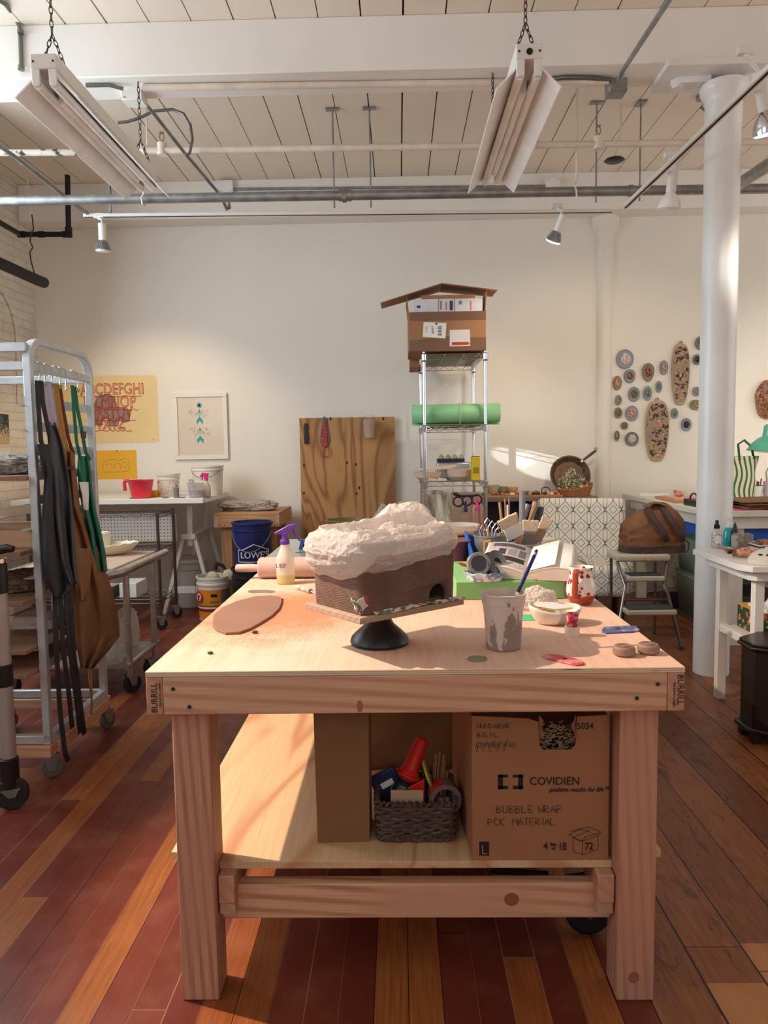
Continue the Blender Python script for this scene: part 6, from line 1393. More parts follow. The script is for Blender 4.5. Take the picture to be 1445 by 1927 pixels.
# alphabet poster
a, c = onW(118, 833), onW(292, 708); ps = T('alphabet_poster', 'cream poster with pinked edges and red hand-drawn alphabet', 'poster', ((a.x+c.x)/2, WF, a.z))
w_, h_ = (c.x-a.x)/2, c.z-a.z
pts = []
def zig(p, q_, n_):
    for i in range(n_): t_ = i/n_; pts.append((p[0]+(q_[0]-p[0])*t_, p[1]+(q_[1]-p[1])*t_)); nx_, ny_ = (q_[1]-p[1]), -(q_[0]-p[0]); l_ = math.hypot(nx_, ny_); t2 = (i+.5)/n_; pts.append((p[0]+(q_[0]-p[0])*t2+nx_/l_*.02, p[1]+(q_[1]-p[1])*t2+ny_/l_*.02))
zig((-w_, 0), (w_, 0), 42); zig((w_, 0), (w_, h_), 30); zig((w_, h_), (-w_, h_), 42); zig((-w_, h_), (-w_, 0), 30)
MB().prism(pts, 0, .0015, F0).build('sheet', mat('cream_newsprint', S(236, 212, 158), .8, var=.03, vs=4), ps)
m_redink = mat('red_ink', S(200, 36, 52), .7); m_gryink = mat('grey_crayon', S(150, 138, 122), .85)
pl_ = ps.location
def W2(px, py, k): v = onW(px, py)-pl_; return fr((v.x, -k, v.z), *FRONT)
for s_, px, py, sz in (('ABCDEFGHI', 152, 743, 29), ('JKLMNOP', 158, 768, 30), ('QRSTUV', 163, 788, 30), ('WXYZ', 172, 808, 28)):
    text(s_, 'red_lettering', m_redink, ps, W2(px, py, .0032), sz*WY/FPX, outline=.003, sx=.76, space=1.02)
    L_ = {743: 118, 768: 106, 788: 96, 808: 80}[py]; g = MB(); rnd = random.Random(py)
    g.tube([(p_[0], -.003, p_[2]) for p_ in [((onW(px-3+L_*i/24., py+3+rnd.uniform(-1.5, 1.5))-pl_)) for i in range(25)]], .0028, 4); g.build('red_underline', m_redink, ps)
poly = [((onW(*p_)-pl_).x, (onW(*p_)-pl_).z) for p_ in ((180, 800), (178, 760), (186, 745), (205, 742), (216, 748), (218, 765), (232, 768), (244, 772), (244, 792), (232, 796), (226, 784), (222, 802), (206, 802), (204, 786), (194, 788), (193, 800))]
MB().prism(poly[::-1], .0016, .0024, F0).build('grey_figure', m_gryink, ps); MB().tube([(p_[0], -.0034, p_[1]) for p_ in poly], .0022, 4, closed=True).build('figure_outline', m_ink, ps)
g = MB()
for px, py in ((286, 713), (289, 826)): v = onW(px, py)-pl_; g.cyl((v.x, -.006, v.z), (v.x, -.001, v.z), .005, 8)
g.build('pins', m_galv, ps)
# yellow drawing
a, c = onW(184, 902), onW(256, 847); yd = T('yellow_drawing', 'yellow sheet with a faint line drawing pinned under the alphabet', 'drawing', ((a.x+c.x)/2, WF, a.z)); w_, h_ = (c.x-a.x)/2, c.z-a.z
MB().box(-w_, -.0015, 0, w_, 0, h_).build('sheet', mat('golden_paper', S(238, 180, 52), .8, var=.04, vs=6), yd)
g = MB(); q = lambda px, py: Vector(((onW(px, py)-yd.location).x, -.0022, (onW(px, py)-yd.location).z))
for pts in ([(196, 888), (192, 878), (198, 868), (212, 864), (226, 866), (236, 862), (242, 866), (244, 878), (240, 886), (224, 888), (196, 888)], [(214, 882), (216, 874), (224, 872), (228, 878), (226, 884)], [(198, 876), (206, 872), (212, 878)], [(230, 870), (236, 868), (240, 874), (236, 880), (230, 878), (230, 870)]): g.tube([q(*p_) for p_ in pts], .0016, 4)
g.build('line_drawing', m_gryink, yd); v = onW(220, 846)-yd.location; MB().cyl((v.x, -.006, v.z-.012), (v.x, -.0015, v.z-.012), .006, 8).build('pin', m_ink, yd)
# framed print
a, c = onW(331, 865), onW(427, 739); fp = T('framed_print', 'white framed print with turquoise chevron figures', 'picture', ((a.x+c.x)/2, WF, a.z)); w_, h_ = (c.x-a.x)/2, c.z-a.z; fwid = .036
for q_ in ((-w_, 0, w_, fwid), (-w_, h_-fwid, w_, h_), (-w_, fwid+.0004, -w_+fwid, h_-fwid-.0004), (w_-fwid, fwid+.0004, w_, h_-fwid-.0004)): MB().box(q_[0], -.03, q_[1], q_[2], -.001, q_[3]).build('frame', m_whitep, fp, bevel=.002)
MB().box(-w_+fwid, -.016, fwid, w_-fwid, -.002, h_-fwid).build('print', mat('warm_white_print', S(226, 210, 192), .12, var=.01), fp)
m_teal = mat('turquoise_ink', S(70, 164, 164), .6); m_mint = mat('pale_green_ink', S(160, 206, 160), .6); m_gr2 = mat('soft_grey_ink', S(130, 126, 124), .7)
cx0 = onW(377, 800).x-fp.location.x; zf = lambda py: onW(377, py).z-fp.location.z
MB().lathe([(.012, -.001), (.024, -.001), (.024, 0), (.012, 0)], 24, F0 @ Matrix.Translation((cx0, zf(763), .0165))).build('ring_mark', m_teal, fp); MB().lathe([(1e-5, 0), (.010, 0)], 16, F0 @ Matrix.Translation((cx0, zf(763), .0165))).build('ring_dot', m_gr2, fp)
for py in (792, 828): MB().prism([(cx0-.026, zf(py)-.034), (cx0, zf(py)+.0), (cx0+.026, zf(py)-.034), (cx0+.03, zf(py)+.004), (cx0, zf(py)+.04), (cx0-.03, zf(py)+.004)], .0162, .0168, F0).build('chevron', m_teal, fp)
for py in (779, 813):
    MB().prism([(cx0-.03, zf(py)), (cx0, zf(py)-.026), (cx0+.03, zf(py)), (cx0, zf(py)+.036)], .0162, .0168, F0).build('diamond_mark', m_mint, fp)
    MB().prism([(cx0-.012, zf(py)+.012), (cx0+.012, zf(py)+.012), (cx0, zf(py)+.045)], .0169, .0172, F0).build('diamond_tip', m_gr2, fp)
    g = MB(); rnd = random.Random(py)
    for s_ in (-1, 1):
        for i in range(22): x = cx0+s_*rnd.uniform(.02, .095); z = zf(py)+rnd.uniform(-.04, .03); g.beam((x, -.0166, z), (x+rnd.uniform(-.012, .012), -.0166, z+rnd.uniform(.006, .016)), .003, .001)
    g.build('feather_strokes', m_gr2, fp)
# leaning plywood sheet with three things hung on it
pb0, pb1 = A(563, 787, Y=6.62), A(742, 785, Y=6.62); py_ = T('plywood_sheet', 'large plywood sheet with strong figure leaning on the back wall', 'plywood sheet', ((pb0.x+pb1.x)/2, 6.62, 0)); w_ = (pb1.x-pb0.x)/2; ph_ = pb0.z
MB().box(-w_, 0, 0.001, w_, .018, ph_).build('sheet', ply('rotary_fir_ply', S(196, 146, 90), S(128, 78, 42), 2, 2.7, 11, .6, .35, .75), py_, bevel=.001)
g = MB()
for px, py in ((653, 871), (670, 874), (572, 876), (622, 788), (721, 788), (676, 918), (572, 928), (671, 929)): v = A(px, py, Y=6.62)-py_.location; g.lathe([(1e-5, .0005), (1, .0005)], 12, F0 @ Matrix.Translation((v.x, v.z, 0)) @ Matrix.Diagonal((.010, .014, 1, 1)))
g.build('knots', mat('dark_knot', S(58, 34, 22), .7), py_)
def onP(px, py, d=.006): return A(px, py, Y=6.62-d)
p = onP(576, 815); t = T('black_scraper', 'black rubber tool hanging at the left of the plywood sheet', 'tool', (p.x, p.y-.004, p.z)); s_ = 6.6/FPX; MB().prism([(-4*s_, -20*s_), (4.2*s_, -20*s_), (4.2*s_, -6*s_), (2.6*s_, 3*s_), (4*s_, 12*s_), (3*s_, 18*s_), (-3*s_, 18*s_), (-4*s_, 12*s_), (-2.6*s_, 3*s_), (-4*s_, -6*s_)], -.004, .006, F0).build('blade', m_black, t, bevel=.002); MB().tube([(0, -.005, 17*s_), (.002, -.002, 26*s_), (0, .004, 29*s_)], .002, 5).build('cord', m_galv, t)
p = onP(611, 815); t = T('red_tool', 'grey holster with a red tool hanging on the plywood sheet', 'tool holder', (p.x, p.y-.004, p.z)); MB().prism([(-9*s_, -14*s_), (-6*s_, 10*s_), (-3*s_, 28*s_), (0, 32*s_), (3*s_, 28*s_), (6*s_, 10*s_), (9*s_, -14*s_), (6*s_, -24*s_), (-6*s_, -24*s_)], -.005, .004, F0).build('holster', mat('worn_grey_leather', S(112, 100, 92), .7), t, bevel=.002)
MB().prism([(-5*s_, -26*s_), (-5*s_, 8*s_), (0, 22*s_), (5*s_, 8*s_), (5*s_, -26*s_)], .0045, .012, F0).build('red_body', mat('crimson_tool', S(166, 36, 56), .4, vs=40, stain=S(190, 120, 126), st=(.56, .66)), t, bevel=.003); MB().tube([(-7*s_, -.012, -26*s_), (-8*s_, -.012, -40*s_), (-6*s_, -.012, -44*s_), (6*s_, -.012, -44*s_), (8*s_, -.012, -40*s_), (7*s_, -.012, -26*s_)], .004, 6).build('red_loop', m_red, t)
p = onP(695, 808); t = T('hanging_cup', 'translucent plastic cup clipped at the top right of the plywood sheet', 'cup', (p.x, 6.62-.062, p.z-.075)); MB().lathe([(1e-5, 0), (.042, 0), (.054, .155), (.056, .158), (.051, .155), (.040, .004), (1e-5, .004)], 32).build('body', thinplastic('milky_cup', S(222, 200, 182), .75, .3, .35, 20, .1), t); g = MB()
for x in (-.03, .03): MB().tube([(x, .04, .15), (x, .055, .19), (x, .07, .2)], .0025, 5).build('clip', m_galv, t)
# ---- chrome wire shelving ----
SX0, SX1, SYF, SYB, SZT = .198, .655, 5.62, 6.50, 2.03
su = T('wire_shelving', 'tall narrow chrome wire shelving unit against the back wall', 'shelving', ((SX0+SX1)/2, (SYF+SYB)/2, 0))
for x in (SX0, SX1):
    for y in (SYF, SYB):
        MB().cyl((x, y, .02), (x, y, SZT+.012), .0135, 14).build('post', m_chrome, su, world=True)
        MB().lathe([(.0135, 0), (.015, .004), (.015, .02), (.0135, .024)], 12, c=(x, y, 0)).build('foot', m_black, su, world=True)
zS = [SZT-.005, A(855, 800, Y=SYF).z, A(855, 906, Y=SYF).z, .70, .18]
for z in zS:
    wireshelf(su, SX0+.013, SX1-.013, SYF+.0, SYB, z, m_chrome, along='x', dep=.034)
    for x in (SX0, SX1):
        for y in (SYF, SYB): MB().lathe([(.0137, -.05), (.019, -.048), (.021, -.004), (.0137, .004)], 16, c=(x, y, z)).build('collar', m_chrome, su, world=True)
for x in (SX0, SX1):
    for y in (SYF, SYB): MB().lathe([(.0138, -.058), (.017, -.058), (.017, -.05), (.0138, -.05)], 14, c=(x, y, zS[0])).build('black_ring', m_black, su, world=True)
zs_ = lambda i: zS[i]+.0045
tray = solo(MB().box(SX0+.03, SYF+.03, zs_(0), SX1-.03, SYB-.03, zs_(0)+.002), 'shelf_liner', mat('iridescent_liner', S(196, 198, 176), .3), 'pale plastic liner on the top wire shelf under the carton', 'shelf liner')
# carton on top
cy0 = SYF-.03; a, c = A(769, 665, Y=cy0), A(914, 588, Y=cy0)
bt = T('shipping_carton', 'open shipping carton with two labels on top of the wire shelving', 'carton', ((a.x+c.x)/2, cy0, SZT+.0126)); w_, h_ = (c.x-a.x)/2, c.z-zs_(0)-.003; d_ = .5
m_c2 = mat('warm_cardboard', S(164, 116, 80), .8, var=.04)
MB().box(-w_, 0, 0, w_, .005, h_).build('front_panel', m_c2, bt); MB().box(-w_, d_, 0, w_, d_+.005, h_).build('back_panel', m_c2, bt)
for x in (-w_, w_-.005): MB().box(x, .0055, 0, x+.005, d_-.0005, h_).build('side_panel', m_c2, bt)
MB().box(-w_+.006, .006, 0, w_-.006, d_-.001, .005).build('bottom_panel', m_c2, bt)
MB().prism([(-w_+.01, h_*.78), (-w_+.01, h_+.002), (w_+.001, h_+.002), (w_+.001, h_*.78)][::-1], .0002, .0014, F0).build('tape_strip', m_cardd, bt); MB().prism([(-w_+.008, 0), (-w_+.008, h_*.28), (-w_*.1, h_*.37), (w_*.3, h_*.36), (w_*.36, h_*.33), (w_+.001, h_*.33), (w_+.001, 0)][::-1], .0002, .0014, F0).build('tape_strip', m_cardd, bt)
dC = lambda px, py: A(px, py, Y=cy0)-bt.location
def quad(pts, k, th, name, m_, par, f=dC): q_ = [(f(*p_).x, f(*p_).z) for p_ in pts]; return MB().prism(q_, k, k+th, F0).build(name, m_, par)
quad([(795, 634), (838, 637), (840, 608), (797, 606)], .0016, .001, 'address_label', m_paper, bt); quad([(846, 652), (885, 651), (884, 620), (846, 621)], .0018, .001, 'packing_slip', mat('plastic_pouch', S(220, 216, 216), .15), bt)
quad([(850, 650), (881, 649), (881, 643), (850, 644)], .003, .0008, 'orange_strip', mat('orange_red_label', S(226, 84, 36), .4), bt)
g = MB()
def bar(x0, y0, x1, y1, k=.0028): p_, r__ = dC(x0, y1), dC(x1, y0); g.box(p_.x, -k-.0004, p_.z, r__.x, -k, r__.z)
for i in range(9): bar(824, 613+2.1*i, 831, 613+2.1*i+(1.5 if i % 3 else .7))
for i in range(5): bar(811+.4*i, 614+3*i, 815+.4*i, 615.2+3*i)
for i in range(4): bar(800, 615+3.2*i, 806-i, 615.8+3.2*i)
bar(819, 608, 823, 611)
g.build('label_print', m_ink, bt)
text('INVOICE ENCLOSED', 'label_lettering', m_ink, bt, fr((dC(851, 648).x, -.004, dC(851, 648.6).z), *FRONT), .0185, sx=.8, ext=.0003)
# postal boxes standing in it
a, c = A(779, 590, Y=cy0+.04), A(908, 561, Y=cy0+.04); fb_ = T('postal_box', 'flattened white postal box with red and blue print in the shipping carton', 'postal box', ((a.x+c.x)/2, cy0+.04, bt.location.z+.006)); l = fb_.location; fw_ = (c.x-a.x)/2
MB().box(-fw_, 0, 0, fw_, .012, c.z-l.z).build('card', mat('white_card', S(216, 214, 220), .6), fb_, bevel=.001)
dF = lambda px, py: A(px, py, Y=cy0+.04)-l
for px in (825, 855): quad([(px-.6, 587), (px+.6, 587), (px+.6, 562), (px-.6, 562)], .0002, .0008, 'red_stripe', m_red, fb_, dF)
quad([(784, 580), (791, 580), (791, 575), (784, 575)], .0002, .0008, 'blue_stamp', mat('navy_print', S(36, 62, 110), .5), fb_, dF); quad([(846, 584), (852, 584), (852, 566), (846, 566)], .0002, .0008, 'eagle_block', mat('navy_block', S(44, 50, 84), .5), fb_, dF)
quad([(828, 583), (831, 583), (831, 566), (828, 566)], .0002, .0008, 'fine_print', m_gr2, fb_, dF); quad([(838, 583), (841, 583), (841, 568), (838, 568)], .0002, .0008, 'pink_print', mat('pink_print', S(206, 120, 124), .5), fb_, dF); quad([(863, 573), (869, 573), (869, 566), (863, 566)], .0002, .0008, 'pink_print', m_gr2, fb_, dF); quad([(884, 584), (887, 584), (887, 566), (884, 566)], .0002, .0008, 'pink_print', bpy.data.materials['pink_print'], fb_, dF)
solo(MB().box(fb_.location.x-.2, cy0+.056, l.z, fb_.location.x+.2, cy0+.066, A(800, 556, Y=cy0+.06).z), 'brown_mailer', m_c2, 'plain brown mailer standing behind the postal box', 'mailer')
# cardboard folded over as a lid
ct_ = [(716, 569), (834, 533), (934, 545)]
a, b_, c = [A(*p_, Y=cy0+.06) for p_ in ct_]; lid = T('folded_cardboard', 'folded cardboard sheet laid over the shipping carton like a roof', 'cardboard', (b_.x, cy0+.0, b_.z))
z1 = bt.location.z+h_
a = A(716, 570, Y=cy0-.02)-lid.location; c = A(936, 546, Y=cy0+.1)-lid.location; bx1 = A(832, 533, Y=cy0+.03)-lid.location
def sheetq(q0, q1, q2, q3, name): g = MB(); g.grid(lambda u, v: (Vector(q0)*(1-u)+Vector(q1)*u)*(1-v)+(Vector(q3)*(1-u)+Vector(q2)*u)*v, 6, 6); return g.build(name, m_c2, lid, solid=.006)
sheetq(a, bx1, bx1+Vector((0, .45, .03)), a+Vector((0, .38, .03)), 'left_flap'); sheetq(bx1, c, c+Vector((0, .33, .02)), bx1+Vector((0, .45, .03)), 'right_flap')
for sx, x0 in ((-1, -w_), (1, w_)):
    zt = (A(770 if sx < 0 else 912, 562 if sx < 0 else 552, Y=cy0+.1).z)-bt.location.z
    MB().grid(lambda u, v: (x0-sx*.003+sx*v*.012, .02+u*.44, h_+v*(zt-h_)), 4, 4).build('side_flap', m_c2, bt, solid=.005)
MB().grid(lambda u, v: (-w_+.06+u*(2*w_-.1), d_-.02+.0*v, h_+v*.085), 6, 4).build('back_flap', m_c2, bt, solid=.005)
# little box tucked behind the left post
a, c = A(771, 694, Y=6.2), A(795, 668, Y=6.2); solo(MB().box(a.x, 6.1, a.z, SX0-.02, 6.5, c.z), 'small_carton', m_card, 'small cardboard box end showing left of the top wire shelf', 'box', bevel=.002)
# green rolled foam
ya = SYF+.105; ra = (A(850, 758, Y=ya).z-A(850, 797, Y=ya).z)/2*1.05; x0, x1 = A(775, 780, Y=ya).x, A(940, 776, Y=ya).x
rg = T('foam_roll', 'long roll of green foam sheet lying on the second wire shelf', 'foam roll', ((x0+x1)/2, ya, zs_(1)+ra+.001)); hl = (x1-x0)/2
m_gf = mat('green_foam_sheet', S(142, 202, 146), .45, var=.03)
spi = []
for i in range(90): t_ = i/89*2*PI*3.2; r_ = ra*(1-.75*i/89); spi.append((0, r_*math.cos(t_-PI/2), r_*math.sin(t_-PI/2)))
g = MB(); vs = []
for p_ in spi: vs += [(-hl, p_[1], p_[2]), (hl, p_[1], p_[2])]
g.add(vs, [(2*i, 2*i+1, 2*i+3, 2*i+2) for i in range(89)]); g.build('sheet', m_gf, rg, solid=.005, sharp=180)
MB().lathe([(ra+.0035, -.006), (ra+.0045, 0), (ra+.0035, .006)], 40, Matrix.Translation((.03, 0, 0)) @ Matrix.Rotation(PI/2, 4, 'Y')).build('clear_tape', m_clear, rg)
solo(MB().cyl((x0-.03, ya+.01, zs_(1)+ra*.85), (x0+.2, ya+.01, zs_(1)+ra*.85), .008, 10), 'teal_rod', mat('teal_rod', S(110, 156, 140), .4), 'thin teal rod poking out of the left end of the foam roll', 'rod') if False else None
t = T('paper_parcel', 'flat grey and white paper parcel behind the foam roll', 'parcel', (.42, 6.05, zs_(1)+.001))
MB().box(-.17, -.2, 0, .18, .2, .10).build('parcel', mat('white_tissue', S(214, 208, 202), .7), t, bevel=.02); MB().box(-.19, -.22, .1005, .12, .2, .108, Matrix.Rotation(.06, 4, 'Y')).build('grey_sheet', mat('grey_card', S(150, 142, 134), .7), t)
# third shelf contents
p = A(795, 903, Y=SYF+.1)
def bowlat(px, py, Y, z, r_, h_, label, m_, name='clay_bowl'):
    t_ = T(name, label, 'bowl', (A(px, py, Y=Y).x, Y, z)); MB().lathe([(1e-5, 0), (r_*.55, 0), (r_*.85, h_*.35), (r_, h_), (r_-.006, h_), (r_*.8, h_*.4), (r_*.45, .008), (1e-5, .008)], 36).build('body', m_, t_); return t_
m_bisq = mat('pink_bisque', S(222, 196, 178), .7, var=.03)
bowlat(806, 900, SYF+.155, zs_(2), .115, .066, 'pinkish bisque bowl at the left of the third wire shelf', m_bisq); bowlat(864, 900, SYF+.155, zs_(2), .115, .082, 'wide pinkish bisque bowl at the middle of the third wire shelf', m_bisq)
for px, lab in ((812, 'small pale wedge of bisque in front of the left bowl'), (830, 'second pale wedge of bisque between the two bowls')): p = A(px, 902, Y=SYF+.01); solo(MB().prism([(-.04, 0), (.045, 0), (.04, .016), (-.02, .024)], -.015, .02, Matrix.Translation((p.x, SYF+.02, zs_(2)+.0002)) @ F0), 'bisque_wedge', m_bisq, lab, 'clay piece', 'bisque wedges on the wire shelf', bevel=.003)
solo(MB().prism([(-.17, 0), (-.12, -.012), (.1, .0), (.15, .02), (.14, .03), (0, .018)], -.06, .06, Matrix.Translation((A(822, 882, Y=SYF+.14).x, SYF+.14, zs_(2)+.088)) @ F0), 'bisque_plate', m_bisq, 'thin bisque slab lying across the two bowls', 'plate', bevel=.003)
t = T('steel_pan', 'grey steel tray of egg cartons at the back of the third wire shelf', 'tray', (A(850, 870, Y=6.2).x, 6.2, zs_(2))); MB().box(-.13, -.12, 0, .15, .12, .13).build('tray', mat('brushed_pan', S(176, 176, 176), .3, .7), t, bevel=.01)
t2 = T('egg_carton', 'dark blue and beige egg carton on the steel tray', 'egg carton', (t.location.x-.01, 6.2, zs_(2)+.1305)); g = MB().box(-.11, -.09, 0, .11, .09, .03); g.build('tray', mat('navy_pulp', S(44, 52, 74), .9), t2, bevel=.005); g = MB()
for i in range(4): g.ball((-.08+.055*i, -.05, .035), (.024, .024, .03), 12, 8)
g.build('cups', mat('beige_pulp', S(190, 170, 140), .9), t2)
a, c = A(887, 903, Y=SYF+.02), A(903, 859, Y=SYF+.02); t = T('yellow_tin', 'tall narrow yellow tin at the right of the third wire shelf', 'tin', ((a.x+c.x)/2, SYF+.04, zs_(2))); hh = c.z-zs_(2); wq = (c.x-a.x)/2
MB().box(-wq, -.03, 0, wq, .03, hh).build('tin', mat('yellow_tin_paint', S(206, 176, 22), .35), t, bevel=.004); MB().box(-wq*.9, -.032, hh+.0, wq*.9, .028, hh+.004).build('lid', mat('dark_lid', S(110, 80, 40), .5), t, bevel=.002); MB().box(-wq*.6, -.0315, hh*.3, wq*.7, -.03, hh*.55).build('label', mat('dark_yellow_print', S(150, 124, 20), .5), t)
n = N('cloudy_wrapped_clay'); h = n.noise(9, 5, n.sc((3, 3, .45)), .6, .4); n.bump(h, .7, .02); m_wrap = n.out(n.mix(n.mr(h, .4, .62), S(128, 112, 88), S(214, 208, 192)), .2)
# fourth shelf: bagged block, patterned tin, glasses rack
z4 = zs_(3)
a, c = A(790, 985, Y=5.7), A(852, 922, Y=5.7)
def blockf(u, v):
    a_ = 2*PI*u; e = 6; ca, sa_ = math.cos(a_), math.sin(a_); r_ = (abs(ca)**e+abs(sa_)**e)**(-1/e); k = 1-.12*v if v < .85 else (1-v)/.15*.9
    zz = (v/.85 if v < .85 else 1+.1*math.sin((v-.85)/.15*PI/2)); d = 1+.05*noise.noise((ca*3, sa_*3, v*3))+.03*(1-2*abs(noise.noise((a_*5, v*.8, 2))))
    return (.118*r_*ca*k*d, .10*r_*sa_*k*d, zz*(c.z-z4)*.9+.001)
g = MB().grid(blockf, 90, 40, cu=True); g.v = [v+Vector(((a.x+c.x)/2, 5.74, z4)) for v in g.v]; solo(g, 'bagged_clay_block', m_wrap, 'tall clay block in cloudy plastic on the lower wire shelf', 'clay block')
a, c = A(750, 985, Y=6.0), A(789, 946, Y=6.0)
n = N('spotted_tin_print'); x, y, z = n.xyz(); m_spt = n.out(n.mix(n.m('LESS_THAN', n.vor(30), .3), S(226, 198, 130), S(110, 120, 150)), .4)
solo(MB().lathe([(1e-5, 0), (.085, 0), (.085, c.z-.62), (1e-5, c.z-.62)], 32, c=((a.x+c.x)/2-.01, 6.2, .62)), 'patterned_tin', m_spt, 'round cream tin with blue spots behind the clay box', 'tin') if False else None
tb2 = T('low_stool', 'low wooden stand behind the work table carrying tins', 'stand', (-.18, 5.2, 0))
MB().box(-.34, -.2, .62, .30, .2, .65).build('top', m_pine, tb2, bevel=.003)
for x in (-.31, .23):
    for y in (-.18, .13): MB().box(x, y, 0, x+.05, y+.05, .6195).build('leg', m_pinez, tb2, bevel=.003)
pz4 = .6505
p = A(648, 988, Y=5.2); t = T('olive_pot', 'olive green pot behind the clay box', 'pot', (A(655, 988, Y=5.2).x, 5.2, pz4)); oh = A(655, 977, Y=5.2).z-pz4
MB().lathe([(1e-5, 0), (.12, 0), (.15, oh*.93), (.163, oh*.94), (.163, oh), (.148, oh), (.12, .01), (1e-5, .01)], 44).build('body', mat('olive_plastic', S(122, 108, 52), .45), t)
p = A(690, 955, Y=5.3); solo(crumple((A(686, 960, Y=5.32).x+.12, 5.32, pz4), (.05, .05, .14), 33.3, .25), 'tissue_bag', m_bagclear, 'pale green tinted tissue bag peeking over the clay box', 'plastic bag')
a, c = A(750, 990, Y=5.36), A(790, 946, Y=5.36); t = T('spotted_tin', 'round cream tin with blue spots on the stand behind the clay box', 'tin', (min(.09, (a.x+c.x)/2), 5.3, pz4)); MB().lathe([(1e-5, 0), (.08, 0), (.08, A(770, 946, Y=5.22).z-pz4), (.074, A(770, 946, Y=5.22).z-pz4), (.07, .02), (1e-5, .02)], 36).build('body', m_spt, t)
# black eyeglass-shaped hanger with tassels
gy = SYF-.03; cH = A(880, 943, Y=gy); gl_ = T('ring_hanger', 'black cat-shaped hanger with three rings hooked on the wire shelf', 'hanger', cH); l = cH
G = lambda px, py: A(px, py, Y=gy)-l
g = MB()
for px, py in ((862, 944), (879, 942), (897, 940)): c_ = G(px, py); g.tube([c_+Vector((.036*math.cos(t_), 0, .036*math.sin(t_))) for t_ in [2*PI*i/28 for i in range(28)]], .007, 8, closed=True)
g.tube([G(853, 929), G(858, 930), G(866, 933), G(880, 933), G(900, 932)], [.010, .013, .009, .009, .007], 8); g.tube([G(856, 929), G(852, 926)], [.008, .003], 6); g.build('rings', m_black, gl_); MB().tube([G(852, 906), G(852, 916), G(853, 927)], .0025, 5).build('hook', m_galv, gl_)
for px, py, m_, lab in ((876, 950, mat('navy_tassel', S(28, 34, 80), .7), 'navy blue tassel hanging from the middle ring'), (897, 946, m_pink, 'hot pink tassel hanging from the right ring')):
    c_ = A(px, py, Y=gy-.012); t = T('tassel', lab, 'tassel', c_, group='tassels on the ring hanger'); MB().lathe([(.003, .03), (.009, .02), (.007, .01), (.012, -.01), (.017, -.05), (.014, -.054), (1e-5, -.054)], 16).build('tassel', m_, t)
solo(MB().box(.42, 6.0, z4, .66, 6.04, z4+.26), 'pinkish_board', mat('dull_pink_board', S(186, 160, 140), .7), 'pinkish board standing on the lower wire shelf behind the tassels', 'board')
p = A(902, 975, Y=5.55); t = T('pouring_bottle', 'clear bottle of reddish powder behind the tin can', 'bottle', (p.x, 5.72, z4)); MB().lathe([(1e-5, 0), (.05, 0), (.052, .16), (.02, .22), (.018, .25), (1e-5, .25)], 28).build('body', mat('reddish_powder_bottle', S(178, 126, 108), .25), t)
# ---- low dark cabinet with collected bits ----
CBX0, CBX1, CBY0, CBY1, CBZ = .70, 1.665, 6.22, 6.655, .898
cb2 = T('low_bookcase', 'low dark open bookcase against the back wall behind the armchair', 'bookcase', ((CBX0+CBX1)/2, CBY1, 0)); m_cab = mat('dark_brown_laminate', S(66, 52, 48), .5)
m_cabl = mat('taupe_edge', S(120, 104, 98), .5)
MB().box(CBX0, CBY0, CBZ-.03, CBX1, CBY1, CBZ).build('top', m_cabl, cb2, world=True, bevel=.002)
for x in (CBX0, CBX1-.025): MB().box(x, CBY0, 0, x+.025, CBY1-.008, CBZ-.0305).build('side', m_cabl, cb2, world=True)
MB().box(CBX0+.0255, CBY1-.008, 0.02, CBX1-.0255, CBY1, CBZ-.031).build('back', m_cab, cb2, world=True)
for z in (.06, .45): MB().box(CBX0+.0255, CBY0+.01, z, CBX1-.0255, CBY1-.009, z+.022).build('shelf', m_cab, cb2, world=True)
z5 = CBZ+.0006
tr2 = T('wooden_tray', 'long wooden tray covered in small shells and ceramics on the bookcase', 'tray', (1.02, 6.40, z5)); m_tray = wood('orange_tray_wood', S(206, 156, 104), S(176, 120, 72), 0, 30, .5)
MB().box(-.31, -.14, 0, .36, .15, .012).build('base', m_tray, tr2, bevel=.002)
for q_ in ((-.31, -.14, .36, -.125), (-.31, .135, .36, .15)): MB().box(q_[0], q_[1], .0122, q_[2], q_[3], .02).build('rim', m_tray, tr2, bevel=.002)
rnd = random.Random(11); cols = [S(226, 200, 160), S(206, 110, 84), S(196, 176, 140), S(232, 222, 206), S(110, 84, 76), S(168, 60, 60), S(214, 170, 110), S(90, 92, 84), S(150, 150, 120)]
cm = [mat('trinket_%s' % n_, c_, .5) for n_, c_ in zip(('sand', 'coral', 'straw', 'ivory', 'brown', 'red', 'amber', 'slate', 'moss'), cols)]
knames = ('sand', 'coral', 'straw', 'ivory', 'brown', 'red', 'amber', 'slate', 'moss')
for i in range(64):
    x = 1.02-.29+.62*((i*37) % 64)/63.; y = 6.40-.11+.22*rnd.random(); k = rnd.randrange(9); r_ = rnd.uniform(.014, .025)
    b = MB().ball((x, y, z5+.0125+r_*.6+rnd.choice((0, 0, .012))), (r_*rnd.uniform(.8, 1.4), r_, r_*.6), 10, 7)
    s_ = Vector((i*3.1, 0, 0))
    for v in b.v: v += Vector((0, 0, 1))*.004*noise.noise(v*60+s_)
    o = solo(b, 'shell_trinket', cm[k], knames[k]+' coloured little shell or ceramic bit on the long wooden tray', 'trinket', 'shells and bits on the wooden tray')
